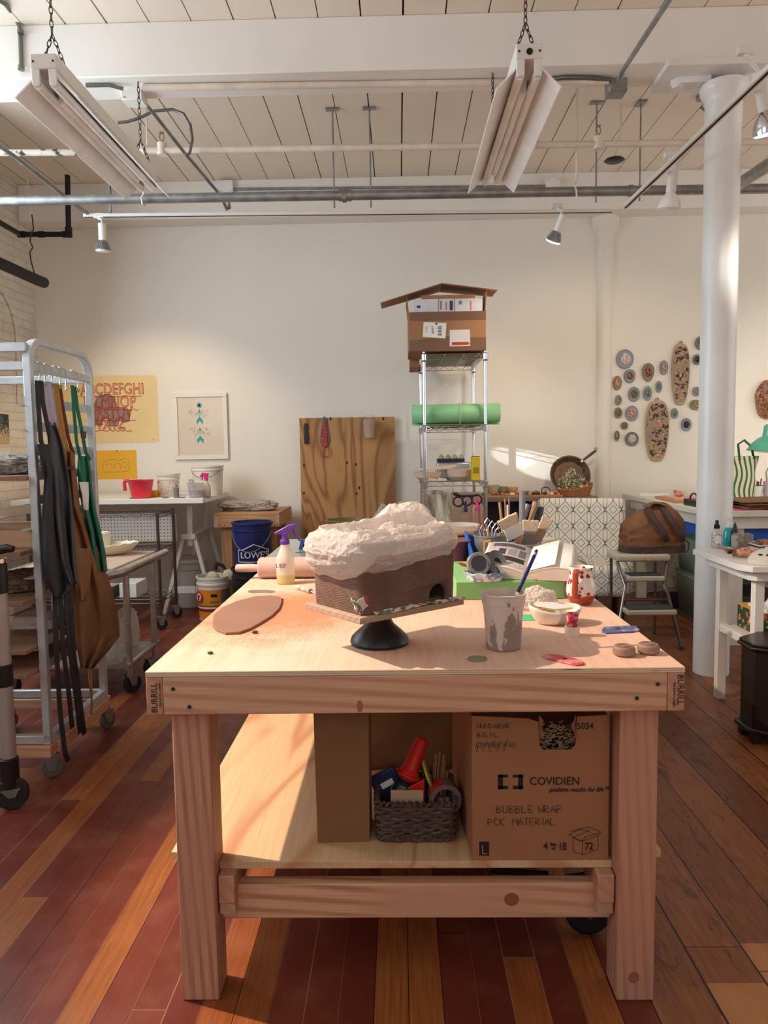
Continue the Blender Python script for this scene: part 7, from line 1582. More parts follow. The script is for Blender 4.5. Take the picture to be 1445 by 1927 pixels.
for px, py, r_, h_, m_, lab in ((924, 908, .075, .07, cm[2], 'shallow straw basket lying at the left end of the bookcase'), (944, 902, .055, .055, cm[8], 'dark lined shell bowl behind the straw basket'), (962, 908, .06, .05, cm[6], 'pale amber bowl on the trinket tray')):
    p = A(px, py, Y=6.36); t = bowlat(px, py, 6.36+.04*(r_ < .07), z5+.032, r_, h_, lab, m_, 'trinket_bowl')
p = A(1027, 908, Y=6.34); solo(MB().tube([(p.x+.038*math.cos(t_), 6.34+.01*math.sin(t_), z5+.05+.03*math.sin(t_)) for t_ in [2*PI*i/20 for i in range(20)]], .005, 6, closed=True), 'black_ring', m_black, 'small black ring standing on the trinket tray', 'ring')
# frying pan leaning on the wall with dried flowers in a basket
pr_ = .185; pc2 = A(1072, 895, Y=6.5); pan = T('frying_pan', 'old copper-brown frying pan leaning on the wall on the bookcase', 'pan', pc2)
q = Vector((.0, -1, .35)).normalized().to_track_quat('Z', 'Y').to_matrix().to_4x4()
MB().lathe([(1e-5, -.02), (.13, -.02), (.15, -.012), (pr_-.012, .02), (pr_-.008, .024), (.165, .024), (.13, -.012), (1e-5, -.012)], 48, q).build('body', mat('burnt_copper', S(104, 78, 60), .5, .4, vs=16, stain=S(52, 34, 30)), pan)
h0, h1_ = A(1097, 866, Y=6.5)-pc2, A(1121, 848, Y=6.52)-pc2; MB().tube([h0, h0*.5+h1_*.5, h1_], [.010, .013, .012], 10).build('handle', mat('worn_black_handle', S(84, 62, 50), .5), pan); MB().tube([h0*.86, h0], [.012, .01], 8).build('ferrule', m_steel, pan); MB().tube([h1_+Vector((.012*math.cos(t_), 0, .012+.012*math.sin(t_))) for t_ in [2*PI*i/12 for i in range(12)]], .0035, 6, closed=True).build('hanging_loop', m_galv, pan)
bq_ = A(1082, 928, Y=6.33); wbk_ = T('wicker_tray', 'shallow brown wicker basket full of dried flowers on the bookcase', 'basket', (bq_.x, 6.35, z5)); m_wick = mat('honey_wicker', S(166, 104, 62), .6, var=.2, vs=60)
def wtray(u, v): a_ = 2*PI*u; e = 4; ca, sa_ = math.cos(a_), math.sin(a_); r_ = (abs(ca)**e+abs(sa_)**e)**(-1/e); k = .8+.2*v; return (.145*r_*ca*k+.002*math.sin(a_*40), .09*r_*sa_*k, .003+(.055+.05*max(0, ca)*1)*v)
g = MB().grid(wtray, 120, 6, cu=True); g.f.append(tuple(range(120))[::-1]); g.m.append(0); g.build('woven_body', m_wick, wbk_, solid=.005)
g = MB(); g.tube([Vector(wtray(i/60, 1)) for i in range(60)], .006, 6, closed=True); g.build('rim', m_wick, wbk_)
rnd = random.Random(4); g = MB(); f_ = MB()
for i in range(520):
    x = rnd.gauss(-.02, .062); zz = rnd.uniform(.03, .22)*(1-abs(x+.02)/.26); y = rnd.gauss(0, .025)
    c_ = Vector((bq_.x+max(-.13, min(.12, x)), 6.36+y, z5+.02+max(.0, zz)))
    if i % 2: g.ball(c_, rnd.uniform(.0035, .006), 6, 4)
    else: f_.beam(c_-Vector((rnd.uniform(-.02, .02), 0, .035)), c_, .0016, .0016)
o = solo(g, 'dried_blossoms', mat('cream_blossoms', S(226, 222, 184), .9), 'cream dried baby breath blossoms piled in the wicker tray', 'dried flowers'); o['kind'] = 'stuff'
o = solo(f_, 'dried_stems', mat('olive_stems', S(112, 116, 72), .9), 'olive green dried stems in the wicker tray', 'dried stems'); o['kind'] = 'stuff'
for px, m_, lab in ((1094, cm[2], 'pale shell in the right of the wicker tray'), (1104, cm[6], 'amber dried flower head in the wicker tray')): p = A(px, 916, Y=6.3); solo(MB().ball((p.x, 6.3, p.z), (.022, .02, .016), 12, 8), 'dried_head', m_, lab, 'dried flower')
# ---- pieces on the wall at right ----
def plaque(px, py, w_, h_, label, m_in, m_rim, kind='oval', pear=0.):
    s_ = WY/FPX; c_ = onW(px, py); t_ = T('wall_plaque', label, 'wall plaque', c_, group='small ceramic plaques on the white wall')
    rx, ry = w_*s_/2, h_*s_/2
    def ring(k, d): return [(k*rx*math.cos(a)*(1+pear*math.sin(a)), -d, k*ry*math.sin(a)) for a in [2*PI*i/36 for i in range(36)]]
    R_ = [ring(1, .0), ring(1.0, .018), ring(.96, .024), ring(.86, .02)]
    g = MB(); vs = [v for r__ in R_ for v in r__]; g.add(vs, [(j*36+i, j*36+(i+1) % 36, (j+1)*36+(i+1) % 36, (j+1)*36+i) for j in range(3) for i in range(36)]+[tuple(range(36))]); g.build('rim', m_rim, t_)
    MB().add([(p_[0]*.88, -.0195, p_[2]*.88) for p_ in ring(1, 0)], [tuple(range(36))[::-1]]).build('face', m_rim2 if m_rim is m_bluer else m_rim, t_)
    k = .6
    rnd = random.Random(int(px*7+py))
    def bl(u, v): a = 2*PI*u; b_ = v*PI/2; rr = math.cos(b_)*(1+.18*noise.noise((math.cos(a)*1.5+px, math.sin(a)*1.5, b_))); return (k*rx*rr*math.cos(a), -.0196-.022*math.sin(b_)*(1+.3*noise.noise((math.cos(a)*3, math.sin(a)*3, px))), k*ry*rr*math.sin(a)*(1+pear*math.sin(a)))
    MB().grid(bl, 28, 8, cu=True).build('inset', m_in, t_)
    return t_
m_bluer = mat('blue_grey_glaze', S(138, 150, 166), .35, var=.08); m_rim2 = mat('blue_grey_well', S(146, 156, 172), .3); m_tanr = mat('taupe_glaze', S(146, 130, 108), .4, var=.08); m_grnr = mat('grey_green_glaze', S(116, 128, 120), .35)
def shellm(name, c1, c2, sc=60): n = N(name); n.bump(n.noise(70, 4), .6, .004); return n.out(n.mix(n.mr(n.noise(sc, 4), .38, .62), c1, c2), .25)
m_sh = dict(pearl=shellm('pearl_shell', S(232, 216, 206), S(200, 170, 156)), copper=shellm('copper_shell', S(178, 120, 84), S(96, 64, 50)), peach=shellm('peach_shell', S(226, 180, 150), S(176, 110, 80)), olive=shellm('olive_shell', S(150, 132, 84), S(96, 84, 56)), moss=shellm('moss_shell', S(150, 150, 120), S(110, 110, 92)), dark=shellm('dark_crystal', S(70, 66, 62), S(40, 40, 40)), gold=shellm('gold_shell', S(186, 166, 100), S(120, 104, 70)))
for px, py, w_, h_, lab, mi_, mr_, pe in (
 (1175, 676, 32, 35, 'largest round blue-grey plaque with a pearly shell at the top left of the wall group', 'pearl', m_bluer, 0), (1184, 708, 21, 25, 'round plaque with a copper shell just below the largest one', 'copper', m_bluer, .1), (1160.5, 721, 16, 26, 'taupe oval plaque with a pale shell at the upper left edge', 'peach', m_tanr, 0),
 (1218.5, 701, 22, 34, 'pear-shaped taupe plaque with a dark shell', 'copper', m_tanr, .16), (1248, 692, 15, 26, 'blue oval plaque with a peach shell left of the tall plaque', 'peach', m_bluer, 0), (1238.5, 728, 11, 21, 'narrow blue oval plaque under the peach-shelled one', 'moss', m_bluer, 0),
 (1192, 742, 21, 27, 'round plaque with an olive shell in the middle of the group', 'olive', m_bluer, 0), (1217.5, 740, 15, 27, 'blue oval plaque with a mossy shell beside the olive one', 'moss', m_bluer, 0), (1162.5, 753, 12, 19, 'small blue oval plaque at the left edge with a dull gold bead', 'gold', m_bluer, -.05),
 (1162.5, 777, 14, 20, 'small taupe oval plaque at the left edge with a ringed shell', 'olive', m_tanr, 0), (1188, 778, 23, 28, 'blue plaque with a white and orange shell figure', 'peach', m_bluer, 0), (1174, 801, 13, 14, 'little round plaque with a flat brown stone', 'copper', m_tanr, 0),
 (1160, 820, 9, 19, 'narrowest plaque with a yellow-green bead at the lower left', 'gold', m_grnr, 0), (1188, 826, 25, 26, 'round green-grey dish plaque with a pink stone at the bottom left', 'pearl', m_grnr, 0), (1268, 778, 12, 19, 'small blue oval plaque between the two tall plaques', 'moss', m_bluer, 0),
 (1290, 799, 18, 24, 'pale blue plaque with a black twig near the column', 'dark', m_bluer, 0), (1309, 737, 13, 18, 'small blue plaque with a reddish bead beside the column', 'gold', m_bluer, 0), (1308, 762, 22, 19, 'wide taupe plaque with gold lumps beside the column', 'gold', m_tanr, 0),
 (1311, 677, 16, 19, 'round grey plaque with a black flower beside the column', 'dark', m_grnr, 0), (1318, 646, 21, 25, 'dark-rimmed round plaque with a copper shell at the upper right by the column', 'copper', m_grnr, 0)):
    plaque(px, py, w_, h_, lab, m_sh[mi_], mr_, 'oval', pe)
n = N('black_and_gold_crust'); h = n.noise(16, 6, None, .65, .6); n.bump(n.noise(60, 4), .5, .006)
c = n.mix(n.m('GREATER_THAN', h, .52), S(160, 138, 112), S(46, 38, 40)); c = n.mix(n.m('GREATER_THAN', n.noise(26, 3, n.sc((1.1, 1, 1.2))), .62), c, S(196, 150, 92)); m_crust = n.out(c, .35)
def tall(px, py, w_, h_, label):
    s_ = WY/FPX; c_ = onW(px, py); t_ = T('tall_plaque', label, 'wall plaque', c_, group='tall crusted plaques'); rx, ry = w_*s_/2, h_*s_/2
    def out_(k): return [(k*rx*math.sin(PI*t__)**.62*(1-.10*math.cos(PI*t__)), k*ry*-math.cos(PI*t__)) for t__ in [i/24 for i in range(25)]]
    def poly(k): r__ = out_(k); return [(-x_, z_) for x_, z_ in r__][::-1][:-1]+r__[:-1] if False else r__+[(-x_, z_) for x_, z_ in r__[1:-1][::-1]]
    MB().prism(poly(1), 0, .026, F0).build('slab', mat('buff_stoneware_%d' % px, S(186, 164, 134), .6), t_, bevel=.008)
    MB().prism(poly(.90), .0262, .031, F0).build('crusted_face', m_crust, t_, bevel=.003)
    MB().prism([(-.018, ry*.93), (.018, ry*.93), (.016, ry*1.06), (0, ry*1.1), (-.016, ry*1.06)], .0, .022, F0).build('hanging_tab', bpy.data.materials['buff_stoneware_%d' % px], t_, bevel=.004); MB().cyl((0, -.0235, ry*1.04), (0, -.022, ry*1.04), .005, 10).build('tab_hole', m_dark, t_)
    g = MB(); rnd = random.Random(px)
    for i in range(26):
        a = rnd.random(); zz = ry*rnd.uniform(-.85, .7); xx = rx*rnd.uniform(-.6, .6)*(1-abs(zz)/ry*.5); r_ = rnd.uniform(.006, .014); g.ball((xx, -.031, zz), (r_, r_*.7, r_), 8, 6)
    g.build('shell_beads', m_sh['peach'], t_)
tall(1279, 705, 33, 112, 'tall leaf-shaped plaque crusted in black and gold, the upper one'); tall(1235, 811, 44, 112, 'broad leaf-shaped plaque crusted in black and gold, the lower one')
c_ = onW(1440, 752); t = T('shell_relief', 'oval relief encrusted with brown shells at the right edge', 'wall plaque', c_); MB().prism([(.10*math.cos(a)*(1+.05*math.sin(5*a)), .17*math.sin(a)) for a in [2*PI*i/40 for i in range(40)]], 0, .05, F0).build('slab', m_sh['copper'], t, bevel=.015)
g = MB(); rnd = random.Random(9)
for i in range(80): a = rnd.uniform(0, 2*PI); k = rnd.uniform(.3, .98); r_ = rnd.uniform(.010, .02); g.ball((.095*k*math.cos(a), -.052, .165*k*math.sin(a)), (r_, r_, r_*.7), 8, 6)
g.build('shells', m_sh['copper'], t)
# ================= RIGHT SIDE ============================================
def fabric():
    n = N('trellis_upholstery'); x, y, z = n.xyz()
    u = n.m('DIVIDE', x, .120); v = n.m('DIVIDE', n.m('ADD', z, n.m('MULTIPLY', y, -.8)), .112)
    a = n.m('ADD', u, v); b_ = n.m('SUBTRACT', u, v)
    fa = n.m('SUBTRACT', n.m('FRACT', a), .5); fb = n.m('SUBTRACT', n.m('FRACT', b_), .5)
    aa, ab_ = n.m('ABSOLUTE', fa), n.m('ABSOLUTE', fb)
    l1 = n.m('GREATER_THAN', n.m('MAXIMUM', aa, ab_), .473)
    par = n.m('GREATER_THAN', n.m('FRACT', n.m('MULTIPLY', n.m('ADD', n.m('FLOOR', a), n.m('FLOOR', b_)), .5)), .25)
    mx = n.m('MAXIMUM', aa, ab_)
    dia = n.m('LESS_THAN', n.m('ABSOLUTE', n.m('SUBTRACT', mx, .25)), .024)
    du = n.m('ADD', fa, fb); dv = n.m('SUBTRACT', fa, fb)
    el = n.m('SQRT', n.m('ADD', n.m('POWER', n.m('ABSOLUTE', n.m('DIVIDE', du, .30)), 2.), n.m('POWER', n.m('ABSOLUTE', n.m('DIVIDE', dv, 1.0)), 2.)))
    ov = n.m('LESS_THAN', n.m('ABSOLUTE', n.m('SUBTRACT', el, .85)), .1)
    inner = n.m('ADD', n.m('MULTIPLY', par, dia), n.m('MULTIPLY', n.m('SUBTRACT', 1., par), ov))
    l_ = n.m('MINIMUM', n.m('ADD', l1, inner), 1.)
    w_ = n.noise(220, 2); n.bump(w_, .15, .002)
    return n.out(n.mix(l_, n.mix(w_, S(228, 220, 204), S(214, 206, 190)), S(104, 112, 114)), .85)
m_fab = fabric()
ac = T('armchair', 'cream armless club chair with a blue-grey trellis pattern behind the table', 'armchair', (1.36, 5.52, 0), -.2)
cw = .325
def soft(mb_, x0, y0, z0, x1, y1, z1, M=None): return mb_.box(x0, y0, z0, x1, y1, z1, M)
soft(MB(), -cw, -.30, .25, cw, .22, .47).build('seat', m_fab, ac, bevel=.05, seg=5)
tl = Matrix.Translation((0, .20, .40)) @ Matrix.Rotation(math.radians(-9), 4, 'X')
soft(MB(), -cw-.01, 0, -.1, cw+.01, .13, .53, tl).build('backrest', m_fab, ac, bevel=.045, seg=5)
for s_ in (-1, 1):
    MB().prism([(-.06, .27), (.24, .27), (.26, .66), (.16, .62), (.04, .53), (-.06, .5)], s_*cw-(0 if s_ < 0 else .0), s_*cw+s_*.07 if False else s_*cw+.035*s_, Matrix(((0,0,1,0),(1,0,0,0),(0,1,0,0),(0,0,0,1)))).build('arm', m_fab, ac, bevel=.014, seg=4)
m_mah = mat('dark_red_wood', S(78, 34, 28), .35)
for x in (-.26, .26):
    for y in (-.25, .24): MB().tube([(x, y, .27), (x, y+(-.01 if y < 0 else .05), 0)], [.03, .02], 4).build('leg', m_mah, ac)
solo(MB().lathe([(.05, 0), (.055, .02), (.055, .19), (.045, .2), (1e-5, .2)], 24, c=(1.06, 5.3, .472)), 'rope_bundle', mat('cream_rope', S(222, 212, 180), .9, bump=.6, bs=60), 'cream rope bundle standing at the left of the armchair seat', 'rope') 
# step stool with the bag
st0 = T('step_stool', 'vintage cream metal step stool with dark treads', 'step stool', (1.60, 4.95, 0))
m_crm = mat('aged_cream_enamel', S(186, 176, 154), .4, var=.06); m_tr = mat('dark_rubber_tread', S(58, 66, 66), .7); m_leg = mat('worn_chrome_tube', S(120, 112, 104), .3, .85)
hz2 = A(1225, 1042, Y=4.88).z
sw = .175
MB().box(-sw, -.10, hz2-.05, sw, .16, hz2-.0).build('seat', m_crm, st0, bevel=.018, seg=4)
for s_ in (-1, 1):
    MB().tube([(s_*.165, -.06, hz2-.05), (s_*.125, -.12, .40), (s_*.14, -.14, .36), (s_*.215, -.2, .012)], .0115, 10).build('front_leg', m_leg, st0)
    MB().tube([(s_*.15, .13, hz2-.05), (s_*.15, .12, .3), (s_*.16, .15, .012)], .0105, 10).build('rear_leg', m_leg, st0)
    MB().lathe([(1e-5, 0), (.014, 0), (.014, .02), (.0115, .024)], 14, c=(s_*.216, -.2, 0)).build('foot', m_black, st0)
def step(y0, y1, z, w_):
    s_ = MB().box(-w_, y0, z-.035, w_, y1, z).build('step', m_crm, st0, bevel=.010, seg=3); MB().box(-w_+.012, y0+.008, z+.0003, w_-.012, y1, z+.004).build('tread', m_tr, s_, bevel=.001)
step(-.16, -.02, A(1225, 1083, Y=4.82).z, .118); step(-.27, -.11, A(1225, 1147, Y=4.7).z, .158)
MB().cyl((-.16, -.10, .31), (.16, -.10, .31), .007, 8).build('cross_bar', m_leg, st0)
MB().cbox((.03, -.105, hz2-.025), (.03, .006, .03)).build('tape_patch', mat('beige_tape', S(196, 160, 134), .6), st0, bevel=.002)
# brown canvas bag on it
bzz = hz2+.001; bgp = A(1228, 1040, Y=4.96)
bg = T('canvas_bag', 'brown waxed canvas weekend bag with dark webbing handles on the step stool', 'bag', (bgp.x, 4.99, bzz))
m_wax = mat('waxed_brown_canvas', S(116, 72, 38), .6, var=.18, vs=7, bump=.25, bs=24); m_web = mat('dark_brown_webbing', S(72, 52, 48), .75)
kx = 4.96/FPX
outl = [(1172, 1038), (1174, 1010), (1172, 985), (1184, 972), (1200, 966), (1212, 956), (1230, 952), (1250, 950), (1268, 958), (1284, 968), (1288, 984), (1284, 1010), (1282, 1038)]
def bagshape(u, v):
    # v: front face bottom -> over the top -> back; silhouette given in profile
    a = 2*PI*u; ca, sa_ = math.cos(a), math.sin(a); z = v; e = 3.2
    r_ = (abs(ca)**e+abs(sa_)**e)**(-1/e)
    wx = .205*(1-.05*v)*(1 if v < .58 else (1-.55*((v-.58)/.42)**1.5)); wy = .115*(1 if v < .3 else (1-((v-.3)/.7)**1.5)*1+.0)
    if v > .97: wx *= .97
    x, y = wx*r_*ca, max(.006, wy)*r_*sa_
    zz = .318*v*(1-.10*(ca<0)*abs(ca)*v)+.012*math.sin(ca*3)*v
    k = 1+.05*noise.noise((ca*2, sa_*2, v*4))+.05*(1-2*abs(noise.noise((ca*3.1, sa_*3, v*6))))
    return (x*k+.012*v, y*k, zz)
g = MB().grid(bagshape, 100, 50, cu=True); g.f.append(tuple(range(100))[::-1]); g.m.append(0); g.build('body', m_wax, bg, sharp=60)
def bandf(u, v):
    a = 2*PI*u; p = Vector(bagshape(u, .015+.13*v)); p.x *= 1.012; p.y *= 1.03; return p
MB().grid(bandf, 80, 5, cu=True).build('base_band', m_web, bg)
for x0, x1 in ((-.045, .06), (.06, .16)):
    P_ = [(x0, -.03, .30), (x0+.012, -.075, .262), (x0+.045, -.112, .2), (x0+.085, -.13, .14), (x1, -.132, .08)]
    g = MB(); vs = []
    for i, p_ in enumerate(P_): p_ = Vector(p_); vs += [p_+Vector((-.018, -.006, -.006)), p_+Vector((.018, -.006, .006))]
    g.add(vs, [(2*i, 2*i+1, 2*i+3, 2*i+2) for i in range(len(P_)-1)]); g.build('handle', m_web, bg, solid=.005)
MB().tube([(.17, -.11, .10), (.205, -.115, .07), (.2, -.12, .02), (.17, -.12, .005)], .006, 6).build('side_strap', m_web, bg)
MB().grid(lambda u, v: (-.06+.14*u, -.02+.05*(v-.5), .312+.022*math.sin(PI*u)-.02*abs(v-.5)), 10, 5).build('open_flap', m_wax, bg, solid=.004)
# right desk
RZ_ = .898; rx0, ry0, rx1, ry1 = 1.975, 4.74, 4.4, 6.60
rd = T('white_desk', 'large white desk behind the column against the back wall', 'desk', ((rx0+rx1)/2, (ry0+ry1)/2, 0))
m_offd = mat('off_white_laminate', S(226, 220, 204), .4)
MB().box(rx0, ry0, RZ_-.04, rx1, ry1, RZ_).build('desk_top', m_offd, rd, world=True, bevel=.003)
MB().box(rx0+.06, ry0+.05, RZ_-.12, rx1-.06, ry0+.08, RZ_-.0405).build('apron', m_whitep, rd, world=True); MB().box(rx0+.06, ry0+.081, RZ_-.12, rx0+.09, ry1-.05, RZ_-.0405).build('apron', m_whitep, rd, world=True)
pl0 = A(1378, 1217, Z=0)
for x, y in ((2.15, 4.83), (2.05, 6.4), (4.2, 4.83), (4.2, 6.4)): MB().box(x, y, 0, x+.085, y+.05, RZ_-.0405).build('leg', m_offd, rd, world=True, bevel=.002)
g = MB(); p0 = A(1219, 940, Y=6.0); g.tube([p0, A(1219, 952, Y=6.0), A(1222, 962, Y=6.02), A(1235, 968, Y=6.05)], .004, 6); solo(g, 'white_cable', m_whitepl, 'thin white cord drooping off the left corner of the white desk', 'cord')
rz = RZ_+.0006
def onR(px, py): return A(px, py, Z=RZ_)
rnd = random.Random(2)
solo(MB().prism([(2.0, 5.42), (2.30, 5.36), (2.34, 5.9), (2.04, 5.95)], rz, rz+.02), 'pine_plank', m_pine, 'flat wooden panel lying on the white desk left of the column', 'panel', bevel=.002)
solo(MB().prism([(2.02, 5.46), (2.28, 5.42), (2.32, 5.72), (2.05, 5.8)], rz+.0205, rz+.034), 'pink_folder', mat('peach_folder', S(226, 170, 140), .7), 'peach folder on the wooden panel on the white desk', 'folder')
t = T('black_case', 'black case with a looped handle at the edge of the white desk', 'case', (2.03, 5.12, rz)); MB().box(-.02, -.2, 0, .12, .16, .045).build('body', m_black, t, bevel=.006); MB().tube([(-.015, -.02-.07*math.cos(t_), .045+.045*math.sin(t_)) for t_ in [PI*i/12 for i in range(13)]], .006, 8).build('handle', m_black, t)
p = onR(1272, 928); t = T('terracotta_figurine', 'small terracotta figure on the wooden panel of the white desk', 'figurine', (2.1, 5.6, rz+.0345)); g = MB(); g.ball((0, 0, .022), (.035, .025, .022)); g.ball((-.03, 0, .04), (.016, .014, .014)); g.build('body', m_sh['peach'], t)
solo(MB().box(2.0, 6.2, rz, 2.25, 6.45, rz+.02), 'white_notepad', m_paper, 'white pad on the far left corner of the white desk', 'notepad', bevel=.002)
solo(MB().box(2.09, 4.86, RZ_-.215, 2.5, 5.5, RZ_-.125), 'blue_bin', mat('cobalt_plastic', S(18, 92, 190), .4), 'cobalt blue tray tucked under the white desk top', 'tray', bevel=.004) 
solo(MB().box(2.15, 4.95, .56, 2.7, 5.6, .60), 'white_shelf_box', m_whitep, 'white shelf board under the blue tray', 'shelf board', bevel=.002) if False else None
t = T('storage_tub', 'translucent green-grey storage tub on the floor under the white desk', 'storage tub', (2.46, 5.75, .001)); m_tub = thinplastic('green_grey_tub', S(176, 192, 174), .85, .35, .35, 10, .05)
MB().prism(rrect(.25, .2, .04, 5), 0, .004).build('bottom', m_tub, t); g = MB()
for r__, z0 in ((1, .0),): pass
rr_ = rrect(.25, .2, .04, 5); nn2 = len(rr_); vs = [(p_[0]*k, p_[1]*k, z_) for k, z_ in ((.92, .004), (1, .30), (1.04, .305), (1.04, .325)) for p_ in rr_]; g.add(vs, [(j*nn2+i, j*nn2+(i+1) % nn2, (j+1)*nn2+(i+1) % nn2, (j+1)*nn2+i) for j in range(3) for i in range(nn2)]); g.build('wall', m_tub, t, solid=.003)
MB().prism(rrect(.262, .212, .04, 5), .326, .335).build('lid', m_tub, t)
t2 = T('storage_tub', 'upper translucent tub with a green lid stacked under the white desk', 'storage tub', (2.46, 5.75, .337)); g = MB(); g.add([(p_[0], p_[1], p_[2]*.8) for p_ in vs], [(j*nn2+i, j*nn2+(i+1) % nn2, (j+1)*nn2+(i+1) % nn2, (j+1)*nn2+i) for j in range(3) for i in range(nn2)]); g.build('wall', m_tub, t2, solid=.003); MB().prism(rr_, .0, .004).build('bottom', m_tub, t2); MB().prism(rrect(.262, .212, .04, 5), .262, .272).build('lid', mat('leaf_green_lid', S(110, 160, 120), .5), t2)
for px, py, lab in ((1262, 1112, 'left of two jugs of purple liquid under the white desk'), (1297, 1112, 'right of two jugs of purple liquid under the white desk')):
    p = A(px, 1140, Z=0); t = T('jug_of_glaze', lab, 'jug', (p.x, p.y, .001), group='jugs of purple liquid under the desk')
    n_ = N('purple_jug_' + lab[:4].strip()); x, y, z = n_.xyz(); mj = n_.out(n_.mix(n_.m('LESS_THAN', z, .13), S(206, 196, 150), S(84, 64, 96)), .3)
    MB().prism(rrect(.07, .06, .025, 4), 0, .17).build('body', mj, t, bevel=.01); MB().lathe([(.068, .165), (.06, .19), (.022, .235), (.02, .26), (1e-5, .262)], 24).build('neck', mat('natural_jug_plastic', S(206, 200, 176), .4), t); MB().tube([(.02, 0, .24), (.055, 0, .235), (.062, 0, .2), (.058, 0, .17)], .01, 8).build('handle', bpy.data.materials['natural_jug_plastic'], t)
g = MB(); g.tube([A(1205, 1120, Z=.01), A(1235, 1108, Z=.01), A(1252, 1095, Y=6.2), A(1262, 1070, Y=6.3), A(1275, 1040, Y=6.4)], .007, 8); solo(g, 'white_cable', m_whitepl, 'white cable curving off the floor behind the step stool', 'cable')
# on the right part of the desk
p = A(1390, 945, Y=5.0); t = T('kraft_stack', 'sheaf of brown kraft paper hanging over the front edge of the white desk', 'paper', (2.6, 5.0, rz))
def kf(dz, x0, x1, y0, y1): return MB().grid(lambda u, v: (x0+(x1-x0)*u, y0+(y1-y0)*v, dz+.004*math.sin(u*5+dz*90)+.004*math.sin(v*7)), 14, 8)
for i, q_ in enumerate(((.008, -.40, .7, -.24, .3), (.022, -.37, .7, -.23, .28), (.036, -.36, .7, -.22, .3), (.05, -.40, .7, -.2, .25))): kf(*q_).build('sheet', m_kraft, t, solid=.002)
solo(MB().box(2.13, 4.75, rz, 2.5, 4.752, rz+.012, ), 'pink_sheet', mat('bright_pink_paper', S(226, 80, 120), .7), 'bright pink paper edge under the kraft sheaf on the desk', 'paper') if False else None
solo(MB().box(2.14, 4.755, rz+.0005, 2.32, 4.9, rz+.0035), 'pink_sheet', mat('bright_pink_paper', S(226, 80, 120), .7), 'bright pink paper lying under the kraft sheaf on the desk', 'paper')
def tote(u, v):
    a = 2*PI*u; ca, sa_ = math.cos(a), math.sin(a); e = 4; r_ = (abs(ca)**e+abs(sa_)**e)**(-1/e); k = .82+.24*v+.05*math.sin(v*9+a*2)
    return (.125*r_*ca*k, .07*r_*sa_*k, .33*v)
p = onR(1395, 930); tt = T('striped_tote', 'cream tote bag with wavy green stripes standing on the desk behind the column', 'bag', (A(1392, 930, Y=5.7).x-.02, 5.7, rz))
n = N('wavy_green_stripe'); x, y, z = n.xyz(); s_ = n.m('SINE', n.m('ADD', n.m('MULTIPLY', n.m('ADD', x, n.m('MULTIPLY', y, .5)), 165.), n.m('ADD', n.m('MULTIPLY', n.m('SINE', n.m('MULTIPLY', z, 22.)), 1.6), n.m('MULTIPLY', z, 14.))))
m_str = n.out(n.mix(n.m('GREATER_THAN', s_, .25), S(212, 198, 172), S(40, 104, 70)), .8)
MB().grid(tote, 60, 24, cu=True).build('body', m_str, tt, solid=.003); MB().tube([(-.02, -.07, .3), (-.03, -.06, .42), (.02, -.05, .45), (.07, -.06, .40), (.085, -.07, .31)], .009, 8).build('handle', mat('dark_green_strap', S(34, 72, 48), .8), tt)
p = A(1418, 930, Y=5.8); t = T('pen_basin', 'white and blue enamel basin full of pens on the desk', 'basin', (p.x+.0, 5.8, rz)); n = N('blue_rim_enamel'); x, y, z = n.xyz(); e_ = n.out(n.mix(n.mr(n.m('ABSOLUTE', n.m('SUBTRACT', x, -.005)), .03, .07), S(226, 222, 220), S(64, 76, 150)), .25)
MB().lathe([(1e-5, 0), (.05, 0), (.075, .10), (.078, .1), (.072, .1), (.048, .006), (1e-5, .006)], 36).build('body', e_, t)
bx__ = t.location; rnd = random.Random(8)
pcs = [('red', S(196, 50, 50)), ('pink', S(216, 120, 150)), ('orange', S(226, 120, 50)), ('dark green', S(28, 72, 50)), ('amber', S(210, 160, 70)), ('black', S(26, 26, 28)), ('coral', S(226, 96, 80)), ('brown', S(130, 80, 54))]
for i, (nm_, c_) in enumerate(pcs):
    x = -.05+.1*i/7; solo(MB().cyl(bx__+Vector((x*.5, rnd.uniform(-.02, .02), .012)), bx__+Vector((x, rnd.uniform(-.03, .03), .13+rnd.uniform(-.01, .025))), .006, 8), 'pen', mat('pen_'+nm_.replace(' ', '_'), c_, .4), nm_+' pen standing in the enamel basin', 'pen', 'pens in the enamel basin')
p = A(1441, 928, Y=5.9); t = T('scissor_cup', 'pale cup with a looped wire beside the enamel basin', 'cup', (p.x, 5.85, rz)); MB().lathe([(1e-5, 0), (.04, 0), (.045, .13), (.04, .13), (1e-5, .125)], 24).build('cup', mat('mauve_glaze', S(200, 176, 184), .4), t); MB().tube([(-.02, 0, .1), (-.028, 0, .2), (-.018, 0, .23), (-.008, 0, .2), (-.012, 0, .1)], .004, 6).build('wire_loop', m_steel, t)
